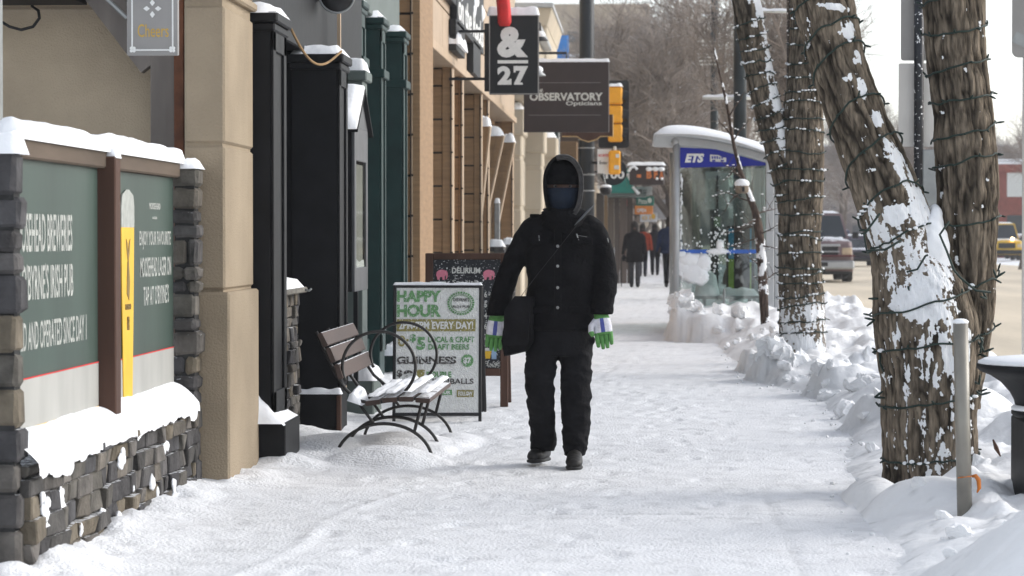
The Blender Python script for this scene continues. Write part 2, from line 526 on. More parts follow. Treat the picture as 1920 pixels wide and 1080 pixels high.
# ================================================================ ground
EY = [0, 9, 10.6, 12.2, 13, 14.5, 15.6, 17.3, 19, 21, 23.2, 24.3, 25.2, 27, 31, 33.5, 34.2, 38, 40, 43, 48, 60, 300]
EX = [.85, .92, 1.02, 1.12, 1.12, 1.18, 1.22, 1.40, 1.44, 1.52, 1.40, 1.12, 1.06, 1.06, 1.0, .95, .36, .36, .55, .9, .95, 1.0, 1.0]
HY = [0, 8.6, 9.6, 10.6, 12, 13, 15, 17, 20, 23, 24.6, 25.6, 26.5, 30, 33.5, 34.6, 37, 38.5, 45, 300]
HH = [.50, .50, .40, .20, .09, .13, .15, .20, .24, .22, .20, .20, .20, .22, .28, .36, .36, .26, .26, .26]
def bank_h(x, y):
    e = np.interp(y, EY, EX) + .16 * (fbm(y * 1.3, x * .4, 3) - .5) + .04 * (fbm(y * 3, x * 3, 5) - .5)
    H = np.interp(y, HY, HH)
    rise = np.where((y > 33.8) & (y < 39), .16, .34 + .45 * fbm(y * .9, x * 0 + 2, 9))
    t = np.clip((x - e) / rise, 0, 1)
    prof = t ** .75 * (1 - .08 * t) + .30 * sst(1.9, 2.6, x) * (y > 14) 
    lump = (fbm(x * 2.6, y * 1.9, 21) - .5) * .26 + (fbm(x * 7, y * 5, 22) - .5) * .10
    chunk = np.abs(fbm(x * 3.3 + 5, y * 2.6, 23, 2) - .5) * .22
    h = prof * (H + (lump - chunk * .6 + .05) * (.55 + .45 * t))
    h = h + prof * ((fbm(x * 13, y * 9, 24) - .5) * .040 + (fbm(x * 26, y * 19, 25) - .5) * .016)
    wx, wy = x + .10 * (fbm(x * 5, y * 4, 26) - .5), y + .22 * (fbm(x * 4, y * 3, 27) - .5)
    # block of ploughed snow by the second tree
    def blk(cx, cy, rx, ry, hh, rot):
        c, s = math.cos(rot), math.sin(rot)
        a = ((wx - cx) * c + (wy - cy) * s) / rx; b = (-(wx - cx) * s + (wy - cy) * c) / ry
        d = (np.abs(a) ** 3 + np.abs(b) ** 3) ** (1 / 3) + .35 * (fbm(x * 7, y * 6, 31) - .5)
        return hh * sst(1.25, .55, d) * (1 - .22 * a + .5 * (fbm(x * 9, y * 7, 32) - .5))
    for b in ((1.24, 24.8, .18, .40, .24, .3), (1.42, 24.3, .2, .30, .16, -.2), (1.16, 26.6, .14, .34, .20, .1),
              (.55, 34.5, .19, .34, .42, .1), (.9, 34.7, .24, .3, .28, -.1), (1.25, 33.8, .16, .3, .30, .5), (1.75, 22.4, .28, .5, .26, .3),
              (2.05, 28, .4, .8, .34, .2), (1.68, 18.4, .22, .4, .22, .2), (2.3, 20.5, .4, .7, .34, .4)):
        h = np.maximum(h, blk(*b) * (x > e - .1))
    # big heap in the near corner and the heap at the foot of the first tree
    def heap(cx, cy, rx, ry, hh):
        d = np.sqrt(((x - cx) / rx) ** 2 + ((y - cy) / ry) ** 2) + .16 * (fbm(x * 4, y * 4, 41) - .5)
        return hh * np.clip(1 - d * d, 0, 1) ** .8
    for b in ((1.75, 8.8, .78, 1.5, .56), (1.42, 12.9, .34, .62, .19), (1.20, 13.6, .16, .7, .12), (1.9, 14.6, .4, .9, .2), (2.1, 17.2, .45, .8, .40),
              (2.1, 10.9, .5, .9, .30), (1.42, 11.9, .25, .4, .10)):
        h = np.maximum(h, heap(*b))
    out = sst(3.3, 2.8, x)
    return np.maximum(h, 0) * out - .14 * (1 - out)
WY = [0, 14.1, 14.15, 15.2, 15.25, 15.9, 16, 17.9, 18, 21, 22, 300]
WX = [-2.32, -2.32, -2.19, -2.19, -2.03, -2.03, -2.27, -2.27, -2.3, -2.3, -2.35, -2.35]
def left_h(x, y):
    w = np.interp(y, WY, WX)
    d = np.clip(x - w, 0, 9)
    amp = np.interp(y, [8, 12, 14, 15, 16, 18, 22, 30, 60], [.10, .10, .09, .08, .06, .06, .07, .06, .06])
    n = fbm(x * 5, y * 3.2, 51)
    h = amp * (1.5 * n) * np.exp(-(d / (.10 + .20 * fbm(y * 1.6, x * 0, 55))) ** 1.5)
    h = h + .018 * np.exp(-(d / .45) ** 2) * fbm(x * 3, y * 2, 56)
    def heap(cx, cy, rx, ry, hh):
        dd = np.sqrt(((x - cx) / rx) ** 2 + ((y - cy) / ry) ** 2) + .25 * (fbm(x * 5, y * 5, 61) - .5)
        return hh * np.clip(1 - dd * dd, 0, 1)
    for b in ((-1.52, 15.75, .42, .42, .105), (-1.55, 16.8, .5, .9, .10), (-1.95, 16.6, .4, 1.2, .10), (-1.22, 17.4, .2, .6, .05)):
        h = np.maximum(h, heap(*b))
    return h
_rp = random.Random(19)
PRINTS = []
for tk in range(15):
    px, py, dr = _rp.uniform(-1.5, 1.0), _rp.uniform(7, 20), _rp.choice((-1, 1)); hd = _rp.gauss(0, .06); sd_ = 1
    for k in range(22):
        PRINTS.append((px + sd_ * .09, py, hd + _rp.gauss(0, .08))); py += .68; px += hd * .6 + _rp.gauss(0, .03); sd_ = -sd_
def base_h(x, y):
    tr = (fbm(x * 1.1, y * .8, 71) - .5) * .014 + (fbm(x * 6, y * 5, 72) - .5) * .006 + (vn(x * 16, y * 13, 73) - .5) * .007
    # trodden marks, denser along the walked middle
    tr = np.array(tr) - .003 * sst(.62, .75, fbm(x * 4.4, y * 2.2, 74, 2)) * np.exp(-((x + .1) / 1.2) ** 2)
    for (px, py, an) in PRINTS:
        if py > 30: continue
        m = (np.abs(x[0] - px) < .25), (np.abs(y[:, 0] - py) < .25) if x.ndim == 2 else (None, None)
        if x.ndim != 2: continue
        ix = np.where(m[0])[0]; iy = np.where(m[1])[0]
        if len(ix) < 2 or len(iy) < 2: continue
        sl_ = np.ix_(iy, ix); c, s = math.cos(an), math.sin(an); dx, dy = x[sl_] - px, y[sl_] - py
        a, b = (dx * c + dy * s) / .055, (-dx * s + dy * c) / .15
        rr_ = np.sqrt(a * a + b * b); tr[sl_] += -.007 * sst(1.1, .75, rr_) + .004 * np.exp(-((rr_ - 1.25) / .2) ** 2)
    # paving joints showing through
    j = np.exp(-((x - .655 + .01 * np.sin(y * 3)) / .012) ** 2) * (y < 14.4) + np.exp(-((y - 12.95 - .02 * np.sin(x * 5)) / .022) ** 2) * (x > -.6) * (x < .9)
    # swept edge of the drift
    s = np.exp(-((x + 1.62 - .35 * sst(10, 14.5, y) + .06 * np.sin(y * 2.1)) / .03) ** 2) * (y < 14.8) * .018 * fbm(x * 9, y * 3, 75)
    return tr - .008 * j + s, j
def ground_z(x, y):
    a = np.array([float(x)]); b = np.array([float(y)])
    return float(np.maximum(base_h(a, b)[0] + left_h(a, b), bank_h(a, b))[0])

ys = [6.2]
while ys[-1] < 300:
    ys.append(ys[-1] + max(.032, .0000016 * ys[-1] ** 3.2 + .0011 * ys[-1] ** 1.2))
    if ys[-1] - ys[-2] > 1.5: ys[-1] = ys[-2] + 1.5
ys = np.array(ys)
xs = np.concatenate([np.arange(-2.7, -1.0, .030), np.arange(-1.0, .3, .034), np.arange(.3, 3.5, .032)])
GX, GY = np.meshgrid(xs, ys)
hb = bank_h(GX, GY); bh, jn = base_h(GX, GY); hl = left_h(GX, GY)
Z = np.where(hb > .004, hb + .4 * bh, bh + hl)
Z = np.where(GX > 2.9, hb, Z)
P = np.stack([GX, GY, Z], -1)
g = .83 - .05 * fbm(GX * 1.2, GY * .9, 81) - .10 * sst(.60, .72, fbm(GX * 13, GY * 9, 82, 3)) - .10 * jn
wk = np.exp(-((GX + .1) / .9) ** 2) * .05
g = g - wk * fbm(GX * 2, GY * 1.0, 83)
C = np.stack([g, g * 1.004, g * 1.02], -1)
isb = (hb > .006) | (GX > 1.6)
cb = .87 - .06 * sst(.55, .7, fbm(GX * 1.5, GY * 1.2, 88)) - .04 * fbm(GX * 2, GY * 2, 84) - .22 * sst(.68, .78, fbm(GX * 17, GY * 14, 85, 3)) * sst(.5, .02, hb)
CB = np.stack([cb, cb * 1.0, cb * 1.005], -1)
kb = isb[:-1, :-1] | isb[1:, 1:] | isb[1:, :-1] | isb[:-1, 1:]
o = grid_mesh('sidewalk', P, M['packed'], col=C, keep=~kb)
tag(o, kind='structure')
o = grid_mesh('snow_bank', P, M['bank'], col=CB, keep=kb)
tag(o, kind='structure')
# road and outer ground
rx = np.linspace(3.2, 19, 60); ry = np.concatenate([np.linspace(-5, 120, 260), np.linspace(122, 900, 160)])
RX, RY = np.meshgrid(rx, ry)
RZ = -.16 + .035 * (fbm(RX * .9, RY * .25, 91) - .5)
o = grid_mesh('road', np.stack([RX, RY, RZ], -1), M['road']); tag(o, kind='structure')
mb = MB(); mb.add([(-900, -300, -.22), (900, -300, -.22), (900, 2500, -.22), (-900, 2500, -.22)], [(0, 1, 2, 3)])
tag(mb.build('ground', M['snow']), kind='structure')

# broken chunks thrown up on the bank
mb = MB(); rc = random.Random(41)
def chunk(x, y, s, sz, bury=.35):
    z = ground_z(x, y); n = 2
    T = Matrix.Translation((x, y, z + sz * (.5 - bury))) @ Euler((rc.gauss(0, .35), rc.gauss(0, .35), rc.uniform(0, 3))).to_matrix().to_4x4()
    q = MB(); q.bbox(-s, -s * rc.uniform(.6, 1.1), -sz / 2, s, s * rc.uniform(.6, 1.1), sz / 2, min(s, sz) * .38)
    # finer faces so that the broken sides can be rough
    for _ in range(2 if s > .05 else 1):
        nv, nf, mid = list(q.v), [], {}
        for f in q.f:
            c_ = tuple(sum(q.v[i][k] for i in f) / len(f) for k in range(3)); ci = len(nv); nv.append(c_); em = []
            for i, j in zip(f, f[1:] + f[:1]):
                key = (min(i, j), max(i, j))
                if key not in mid: mid[key] = len(nv); nv.append(tuple((q.v[i][k] + q.v[j][k]) / 2 for k in range(3)))
                em.append(mid[key])
            for k_, i in enumerate(f): nf.append((em[k_ - 1], i, em[k_], ci))
        q.v, q.f = nv, nf
    vv = []
    for p in q.v:
        v_ = Vector(p); v_ += Vector((mn.noise(v_ * 28 + Vector((x, y, 0))), mn.noise(v_ * 28 + Vector((y, x, 3))), mn.noise(v_ * 28 + Vector((x, 9, y))))) * s * .28; v_ += Vector((mn.noise(v_ * 7 + Vector((x, y, 0))), mn.noise(v_ * 7 + Vector((y, x, 3))), mn.noise(v_ * 7 + Vector((x, 9, y))))) * s * .75
        vv.append(tuple(T @ v_))
    c = rc.uniform(.80, .87); mb.add(vv, q.f, (c, c, c * 1.005))
chunk(1.22, 24.75, .13, .20, .35); chunk(1.44, 24.4, .10, .15, .3); chunk(1.14, 25.2, .09, .15, .2); chunk(1.34, 24.95, .10, .16, .2); chunk(1.30, 24.5, .08, .14, .2); chunk(1.5, 24.8, .08, .13, .2)
for (a, b, s_) in ((.52, 34.5, .13), (.75, 34.4, .10), (1.0, 34.5, .09), (1.25, 34.1, .12), (.48, 35.3, .12), (.62, 34.8, .12)): chunk(a, b, s_, s_ * 1.5, .1)
for k in range(95):
    y = rc.choice((rc.uniform(9.5, 24), rc.uniform(16, 34), rc.uniform(16, 45))); e = float(np.interp(y, EY, EX)); x = e + abs(rc.gauss(.0, .35)) + .04
    if abs(y - 14.1) < .5 and 1.2 < x < 1.9: continue
    s_ = rc.uniform(.012, .07) * (1.2 if y > 18 else .8); chunk(min(x, 2.8), y, s_, s_ * rc.uniform(.8, 1.6), .3)
for k in range(60):
    y = rc.uniform(9, 30); e = float(np.interp(y, EY, EX)); s_ = rc.uniform(.005, .016); chunk(e - abs(rc.gauss(0, .12)) + .02, y, s_, s_ * 1.3, .2)
tag(mb.build('snow_chunks', M['bank']), kind='stuff')

# ================================================================ stone walls
SC = [(.115, .105, .095), (.085, .08, .078), (.06, .058, .06), (.055, .052, .052), (.125, .11, .092), (.14, .118, .088), (.10, .092, .08), (.07, .066, .062)]
def stone_face(mb, a0, a1, z0, z1, place, rnd, course=(.05, .13), wid=(.07, .24), dep=.05, top=None):
    """ragged courses of split stones; place(a, d, z) -> world point, d = distance proud of the wall"""
    z = z0
    while z < z1 - .02:
        h = rnd.uniform(*course)
        if z + h > z1 - .03: h = z1 - z
        a = a0
        while a < a1 - .01:
            w = rnd.uniform(*wid) * (1.1 if h < .08 else .85)
            if a + w > a1 - .05: w = a1 - a
            d = dep * rnd.uniform(.25, 1.0)
            c = rnd.choice(SC); f = rnd.uniform(.8, 1.2); c = tuple(q * f for q in c)
            g = .002
            pts = []
            zz0, zz1 = z + g, z + h - g
            if top is not None:
                zt = top(a + w / 2)
                if zz0 > zt: a += w; continue
                zz1 = min(zz1, zt + rnd.uniform(-.01, .02))
            for (da, dz) in ((0, 0), (1, 0), (1, 1), (0, 1)):
                pts.append((a + g + da * (w - 2 * g) + rnd.uniform(-.006, .006), zz0 + dz * (zz1 - zz0) + rnd.uniform(-.005, .005)))
            b = .007
            cx = sum(p[0] for p in pts) / 4; cz = sum(p[1] for p in pts) / 4
            dj = [d + rnd.uniform(-.009, .009) for _ in range(4)]
            back = [place(p[0], -.02, p[1]) for p in pts]
            mid = [place(p[0], dj[i] - b, p[1]) for i, p in enumerate(pts)]
            fr = [place(p[0] + (b if p[0] < cx else -b), dj[i], p[1] + (b if p[1] < cz else -b)) for i, p in enumerate(pts)]
            mb.rings([back, mid, fr], True, c)
            a += w
        z += h
    return mb
rn = random.Random(3)
# low wall with ledge in front of the patio screen
wall = thing('stone_planter_wall', 'low rugged dark stone wall with a snow-covered sloping ledge, under the green posters', 'stone wall', (-2.4, 12, 0))
mb = MB()
stone_face(mb, 10.12, 13.93, -.05, .46, lambda a, d, z: (-2.36 + d + .012 * math.sin(a * 9), a, z), rn, (.04, .095), (.09, .30), .05)
mb.box(-2.75, 10.14, -.1, -2.365, 13.93, .44, (.05, .05, .05))
mb.build('wall', M['stone'], wall)
# snow slope lying on the ledge
ny, nx = 240, 16
PY = np.linspace(10.13, 13.92, ny); A = np.linspace(0, 1, nx)
PY2, A2 = np.meshgrid(PY, A, indexing='ij')
edge = -2.315 + .03 * (fbm(PY2 * 3, 0 * PY2, 5) - .3) + .02 * (fbm(PY2 * 14, 0 * PY2, 6) - .5)
drop = .045 * sst(.55, .8, fbm(PY2 * 3.2, 0 * PY2, 7)) + .025 * fbm(PY2 * 12, 0 * PY2, 8)
px = -2.465 + (edge + 2.465) * np.minimum(A2 / .86, 1)
pz = .585 - .11 * (A2 / .86) ** 1.6 + .02 * (fbm(PY2 * 4, A2 * 2, 9) - .5) - np.where(A2 > .9, drop * ((A2 - .86) / .14), 0)
pz = np.where(A2 < .1, pz - .0, pz)
px = px + np.where(A2 > .9, .004, 0)
grid_mesh('snow_cover', np.stack([px, PY2, pz], -1)[:, ::-1], M['snow'], wall)
# clumps caught on the stones
mb = MB()
for i in range(12):
    y = rn.uniform(10.3, 13.8); z = rn.choice([rn.uniform(.05, .4), rn.uniform(.05, .2)])
    s_ = rn.uniform(.012, .035)
    mb.sphere((-2.318, y, z), (s_ * .45, s_ * 1.6, s_ * rn.uniform(.7, 1.6)), 7, m=5)
for (y, z, h_) in ((10.35, .30, .16), (10.62, .3, .10), (11.9, .36, .07), (13.0, .33, .06)):
    for k in range(5):
        mb.sphere((-2.328, y + rn.uniform(-.05, .05), z + (k / 6 - .5) * h_), (.010, .022 + .008 * (6 - k), .025), 7, m=5)
mb.v = [(p[0] - .004 + .006 * mn.noise(Vector(p) * 30), p[1] + .02 * mn.noise(Vector(p) * 40 + Vector((5, 0, 0))), p[2] + .02 * mn.noise(Vector(p) * 40)) for p in mb.v]
tag(mb.build('snow_clumps', M['snow'], wall, smooth=True), kind='stuff')

def stone_pillar(label, x0, x1, y0, y1, z1, seed, cap_h, course=(.07, .17)):
    r_ = random.Random(seed)
    t = thing('stone_pillar', label, 'stone pillar', ((x0 + x1) / 2, (y0 + y1) / 2, 0), 'stone pillars of the patio')
    mb = MB()
    z = -.05
    while z < z1 - .02:
        h = r_.uniform(*course)
        if z + h > z1 - .05: h = z1 - z
        n = 1 if r_.random() < .6 else 2
        cuts = [x0, x1] if n == 1 else [x0, x0 + (x1 - x0) * r_.uniform(.35, .65), x1]
        for a, b in zip(cuts[:-1], cuts[1:]):
            c = r_.choice(SC); f = r_.uniform(.85, 1.2)
            j = lambda: r_.uniform(-.012, .012)
            T = Matrix.Identity(4)
            q = MB(); q.bbox(a + .002 + (j() if a == x0 else 0), y0 + j(), z + .004, b - .002 + (j() if b == x1 else 0), y1 + j(), z + h - .004, .016, tuple(p * f for p in c))
            vv = [(p[0] + r_.uniform(-.005, .005), p[1] + r_.uniform(-.005, .005), p[2] + r_.uniform(-.003, .003)) for p in q.v]
            mb.add(vv, q.f, q.c[0])
        z += h
    mb.box(x0 + .02, y0 + .02, -.05, x1 - .02, y1 - .02, z1 - .03, (.03, .03, .03))
    mb.build('pillar_stones', M['stone'], t)
    s = MB(); snow_cap(s, x0, y0, x1, y1, z1 - .002, cap_h, seed, .012)
    s.build('snow_cover', M['snow'], t, True)
    return t
stone_pillar('tall stacked stone pillar of the patio screen, cut by the left picture edge', -2.80, UX(49, 10.19), 10.05, 10.19, 1.67, 11, .085, (.08, .16))
stone_pillar('tall dark stone pillar between the lager poster and the beige building pillar', -2.47, -2.327, 13.94, 14.12, 1.71, 14, .045, (.06, .15))

# ================================================================ patio screen with posters
scr = thing('patio_screen', 'timber patio screen with weathered beam and snow on top, carrying two green posters', 'patio screen', (-2.45, 12, .5))
mb = MB(); mb.bbox(-2.50, 10.34, 1.655, -2.415, 13.93, 1.735, .008)
mb.build('beam', M['beam_wood'], scr)
s = MB(); snow_cap(s, -2.505, 10.30, -2.41, 14.02, 1.734, .075, 4, .012, rough=.25); s.build('snow_cover', M['snow'], scr, True)
mb = MB(); mb.bbox(-2.50, 11.98, .40, -2.372, 12.10, 1.71, .006); mid_post = mb.build('post', M['brown_wood'], scr)
s = MB(); snow_cap(s, -2.415, 11.99, -2.37, 12.09, 1.708, .035, 3, .004); s.build('snow_cover', M['snow'], mid_post, True)
mb = MB(); mb.bbox(-2.50, 10.34, .53, -2.462, 13.93, .60, .005); mb.build('bottom_rail', M['brown_wood'], scr)
def poster(label, y0, y1, z0, z1, X, right):
    t = thing('poster', label, 'poster', (X, (y0 + y1) / 2, z0), 'green posters on the patio screen')
    T = frame((X, y0, z0), (0, 1, 0), (0, 0, 1))
    w, h = y1 - y0, z1 - z0
    mb = MB(); mb.box(0, 0, 0, w, .012, h, T=T); mb.build('backing_board', M['poster_green'], t)
    q = MB(); q.box(0, -.003, .004, w, -.0005, h * .185, T=T); q.build('white_band', M['poster_white'], t)
    q = MB(); q.box(0, -.005, h * .186, w, -.001, h * .1905, T=T); q.build('red_stripe', M['red'], t)
    q = MB(); q.box(0, -.004, 0, w, -.001, .005, T=T); q.build('yellow_stripe', M['yellow_beer'], t)
    return t, T, w, h
XP = -2.452
t, T, w, h = poster('larger green poster with white brewery lettering, left of the timber post', 10.36, 11.965, .575, 1.657, XP, 0)
q = MB()
q.text("OOSEHEAD BREWERIES", .03, h * .655, w * .66, h * .80, T, bold=.012)
q.text("& O'BYRNE'S IRISH PUB", .02, h * .475, w * .67, h * .61, T, bold=.012)
q.text("NED AND OPERATED SINCE DAY 1", .03, h * .29, w * .84, h * .395, T, bold=.008)
_k = [i for i, f in enumerate(q.f) if min(q.v[j][1] for j in f) > 10.36]
q.f = [q.f[i] for i in _k]; q.c = [q.c[i] for i in _k]
q.build('lettering', M['poster_text'], t)
q = MB(); q.text("MUST BE LEGAL DRINKING AGE", .04, h * .075, w * .62, h * .115, T, bold=.02); q.build('small_print', mat('grey_print', (.23, .23, .23), .7), t)
t, T, w, h = poster('narrower green poster with a tall yellow glass of beer, right of the timber post', 12.11, 13.92, .56, 1.652, XP, 1)
q = MB()
q.text("ENJOY YOUR FAVOURITE", w * .475, h * .66, w * .955, h * .745, T, bold=.01)
q.text("MOOSEHEAD LAGER ON", w * .485, h * .535, w * .96, h * .625, T, bold=.01)
q.text("TAP AT O'BYRNE'S", w * .53, h * .405, w * .92, h * .495, T, bold=.01)
q.text("MOOSEHEAD", w * .62, h * .845, w * .79, h * .875, T, bold=.03); q.text("LAGER", w * .67, h * .80, w * .74, h * .812, T, bold=.03)
q.build('lettering', M['poster_text'], t)
q = MB(); q.text("MUST BE LEGAL DRINKING AGE", w * .47, h * .085, w * .96, h * .125, T, bold=.02); q.build('small_print', bpy.data.materials['grey_print'], t)
gx0, gx1 = w * .205, w * .38
gm = (gx0 + gx1) / 2
q = MB(); q.prism([(gx0 + .05, .012), (gx1 - .05, .012), (gx1 - .012, h * .5), (gx1, h * .76), (gx0, h * .76), (gx0 + .012, h * .5)], -.008, -.003, T=T)
g_ = q.build('beer_glass', M['yellow_beer'], t)
q = MB(); q.prism([(gx0, h * .76), (gx1, h * .76), (gx1 + .004, h * .85), (gx1 - .02, h * .90), (gm + .03, h * .925), (gm - .03, h * .925), (gx0 + .02, h * .90), (gx0 - .004, h * .85)], -.009, -.0035, T=T)
q.build('foam', M['poster_text'], g_)
q = MB()
ant = [(0, 0), (.03, .05), (.05, .12), (.02, .10), (.0, .05), (-.0, .05), (-.02, .10), (-.05, .12), (-.03, .05)]
q.prism([(gm + a, h * .60 + b) for a, b in ant], -.0105, -.0085, T=T)
q.prism([(gm - .035, h * .47), (gm + .02, h * .44), (gm + .04, h * .52), (gm + .015, h * .61), (gm - .02, h * .61), (gm - .03, h * .53)], -.0105, -.0085, T=T)
q.text("MOOSEHEAD", gm - .07, h * .40, gm + .07, h * .425, T, y=-.009, bold=.03)
q.text("LAGER", gm - .03, h * .31, gm + .03, h * .37, T, y=-.009, bold=.03)
q.build('moose_print', mat('amber_print', (.20, .13, .03), .6), g_)

# ================================================================ beige building with the square pillar
bb = thing('beige_building', 'beige stucco building with a square banded pillar behind the patio screen', 'building', (-3, 16, 0))
mb = MB()
yb = 14.6
z0 = -.1
for z1 in (1.06, 1.84, 2.62, 4.2):
    mb.bbox(-5.5, yb, z0, -2.5, yb + .6, z1 - .012, .012); z0 = z1
mb.box(-5.5, yb + .02, -.1, -2.5, yb + .62, 4.2)
mb.build('wall', M['stucco_dark'], bb)
PXL = UX(346, 14.15)
mb = MB(); mb.box(PXL, 14.16, 1.048, -2.226, 15.19, 1.06)
mb.bbox(PXL, 14.12, -.15, -2.185, 15.215, 1.048, .012)
mb.bbox(PXL, 14.15, 1.062, -2.213, 15.19, 1.828, .012)
mb.bbox(PXL, 14.15, 1.845, -2.213, 15.19, 2.575, .012)
mb.box(PXL, 14.165, 1.0, -2.228, 15.18, 2.628)
mb.bbox(PXL - .02, 14.12, 2.63, -2.19, 15.22, 2.68, .012); mb.bbox(PXL, 14.15, 2.682, -2.213, 15.19, 4.2, .012)
mb.build('pillar', M['stucco'], bb)
pt = thing('steel_corner_post', 'grey weathered post with rust streaks and a diagonal brace against the beige wall', 'post', (UX(310, 14.35), 14.35, 0))
mb = MB(); xa, xb = UX(285, 14.4), UX(331, 14.4)
mb.bbox(xa, 14.36, .0, xb, 14.5, 4.0, .006); mb.build('post', M['post_wood'], pt)
mb = MB(); mb.bbox(xb, 14.33, .0, UX(347, 14.35), 14.5, 4.0, .005); mb.build('rusty_edge', M['rust'], pt)
mb = MB(); a = W(288, 118, 14.38); b = W(150, -62, 14.38); d = (b - a); n_ = Vector((-d.z, 0, d.x)).normalized() * .085
mb.prism([(a.x - n_.x, a.z - n_.z), (a.x + n_.x, a.z + n_.z), (b.x + n_.x, b.z + n_.z), (b.x - n_.x, b.z - n_.z)], 14.37, 14.46); mb.build('brace', M['post_wood'], pt)
mb = MB(); a = W(345, 110, 14.3); b = W(180, -40, 14.3); mb.tube([W(238, 34, 14.3), W(190, -12, 14.3), W(150, -50, 14.3)], .012, 6); mb.build('rod', M['galv'], pt)
mb = MB(); mb.box(-4.2, 13.95, VZ(0, 14.3), UX(150, 14.3), 14.5, VZ(0, 14.3) + .12); mb.build('overhang_beam', M['black_paint'], pt)
mb = MB(); mb.bbox(UX(-30, 12), 11.8, .3, UX(7, 12), 12.0, 3, .006); o = mb.build('downpipe', M['galv'], None, loc=(UX(-10, 12), 11.9, 0))
tag(o, 'grey vertical downpipe at the very left edge above the stone pillar', 'downpipe')
mb = MB(); mb.tube([W(3, 41, 14.45), W(18, 50, 14.45), W(40, 56, 14.45), W(62, 50, 14.45), W(74, 34, 14.45), W(72, 20, 14.45), W(60, 12, 14.5), W(66, -8, 14.5)], .009, 6)
tag(mb.build('cable', M['black_metal'], None, True, loc=W(40, 40, 14.45)), 'loose black cable curling on the beige wall, top left corner', 'cable')

# ---- hanging plaque "Cheers"
pq = thing('hanging_plaque', 'grey pub plaque with a white knotwork border reading Cheers in gold', 'sign', W(286, 104, 12.6))
A_, B_ = W(238, 104, 12.6), W(334, 104, 12.6)
T = frame(A_, (1, 0, 0), (0, 0, 1)); w = (B_ - A_).x; h = .62
mb = MB(); mb.bbox(0, 0, 0, w, .03, h, .004, T=T); mb.build('board', M['sign_back'], pq)
bpy.data.materials['sign_back_metal']
q = MB()
zz = .022
q.box(.022, -.003, zz, w - .022, -.0005, zz + .007, T=T); q.box(.022, -.003, zz, .029, -.0005, h, T=T); q.box(w - .029, -.003, zz, w - .022, -.0005, h, T=T)
for cx in (.028, w - .028):
    for a in range(4):
        q.sphere(T @ Vector((cx + .009 * math.cos(a * math.pi / 2 + .78), -.002, zz + .006 + .009 * math.sin(a * math.pi / 2 + .78))), (.008, .003, .008), 8)
for a in range(4):
    an = a * math.pi / 2
    q.prism([(w / 2 + .012 * math.cos(an), .222 + .012 * math.sin(an)), (w / 2 + .03 * math.cos(an - .42), .222 + .03 * math.sin(an - .42)), (w / 2 + .044 * math.cos(an), .222 + .044 * math.sin(an)),
             (w / 2 + .03 * math.cos(an + .42), .222 + .03 * math.sin(an + .42))], -.003, -.0005, T=T)
q.build('border', M['white'], pq)
q = MB(); q.text("Cheers", .052, .087, w - .045, .148, T, bold=.0); q.build('lettering', mat('gold_leaf', (.52, .33, .06), .5), pq)
mb = MB(); mb.tube([T @ Vector((w / 2, .015, h)), T @ Vector((w / 2, .015, h + .3))], .01, 6); mb.build('hanger', M['black_metal'], pq)
# ================================================================ black pub front
pub = thing('black_pub_front', 'black painted pub front with panelled columns, glossy windows and snow on its bases', 'shop front', (-2.4, 17, 0))
def panel_column(name, x1, y0, y1, z1, m, root, capz=None, depth=.32, inset=True, bands=()):
    mb = MB()
    mb.bbox(x1 - depth, y0, -.1, x1, y1, z1, .008)
    if inset:   # raised frame of the street face: two stiles and rails with a sunk panel
        yw = (y1 - y0)
        mb.bbox(x1 + .001, y0 + .0, .30, x1 + .016, y0 + .09 * yw / .5, z1 - .10, .003); mb.bbox(x1 + .001, y1 - .09 * yw / .5, .30, x1 + .016, y1, z1 - .10, .003)
        mb.bbox(x1 + .001, y0, z1 - .22, x1 + .016, y1, z1 - .10, .003); mb.bbox(x1 + .001, y0, .30, x1 + .016, y1, .45, .003)
    c = mb.build(name, m, root)
    mb = MB()
    mb.bbox(x1 - depth - .03, y0 - .04, z1 - .06, x1 + .045, y1 + .04, z1, .01)
    mb.bbox(x1 - depth - .01, y0 - .03, z1 - .11, x1 + .028, y1 + .03, z1 - .061, .01)
    for bz in bands: mb.bbox(x1 - depth, y0 - .02, bz - .04, x1 + .045, y1 + .02, bz + .04, .008)
    mb.build('capital', m, c)
    s = MB(); snow_cap(s, x1 - depth, y0 - .04, x1 + .04, y1 + .04, z1 - .001, .06, 5 + y0, .0, rough=.2); s.build('snow_cover', M['snow'], c, True)
    return c
c1 = panel_column('column', -2.12, 15.26, 15.82, 2.635, M['black_paint'], pub)
mb = MB(); mb.bbox(-2.42, 15.235, -.1, -2.035, 15.87, .275, .006); mb.build('plinth', M['black_paint'], c1)
# snow heaped on the plinth against the column
n1, n2 = 14, 26
U_, V_ = np.meshgrid(np.linspace(0, 1, n1), np.linspace(0, 1, n2), indexing='ij')
grid_mesh('snow_heap', np.stack([-2.20 + U_ * .165, 15.16 + V_ * .72, .272 + .175 * (1 - U_) ** 1.1 * (.85 + .3 * fbm(U_ * 4, V_ * 4, 3)) * sst(0, .12, V_) * (1 - .45 * V_) - .01 * (U_ > .97)], -1)[::-1], M['snow'], c1)
c2 = panel_column('column', -2.072, 18.22, 18.72, 2.60, M['black_paint'], pub)
mb = MB()
mb.bbox(-2.50, 18.26, .30, -2.39, 18.6, 2.9, .004)
mb.bbox(-2.44, 18.19, -.1, -2.05, 18.60, .27, .006); mb.build('plinth', M['black_paint'], c2)
mb = MB(); mb.bbox(-2.075, 18.165, -.05, -2.045, 18.21, .255, .004); mb.build('worn_edge', M['brown_wood'], c2)
s = MB(); snow_cap(s, -2.42, 18.17, -2.05, 18.23, .27, .03, 8, .01); s.build('ledge_snow', M['snow'], c2, True)
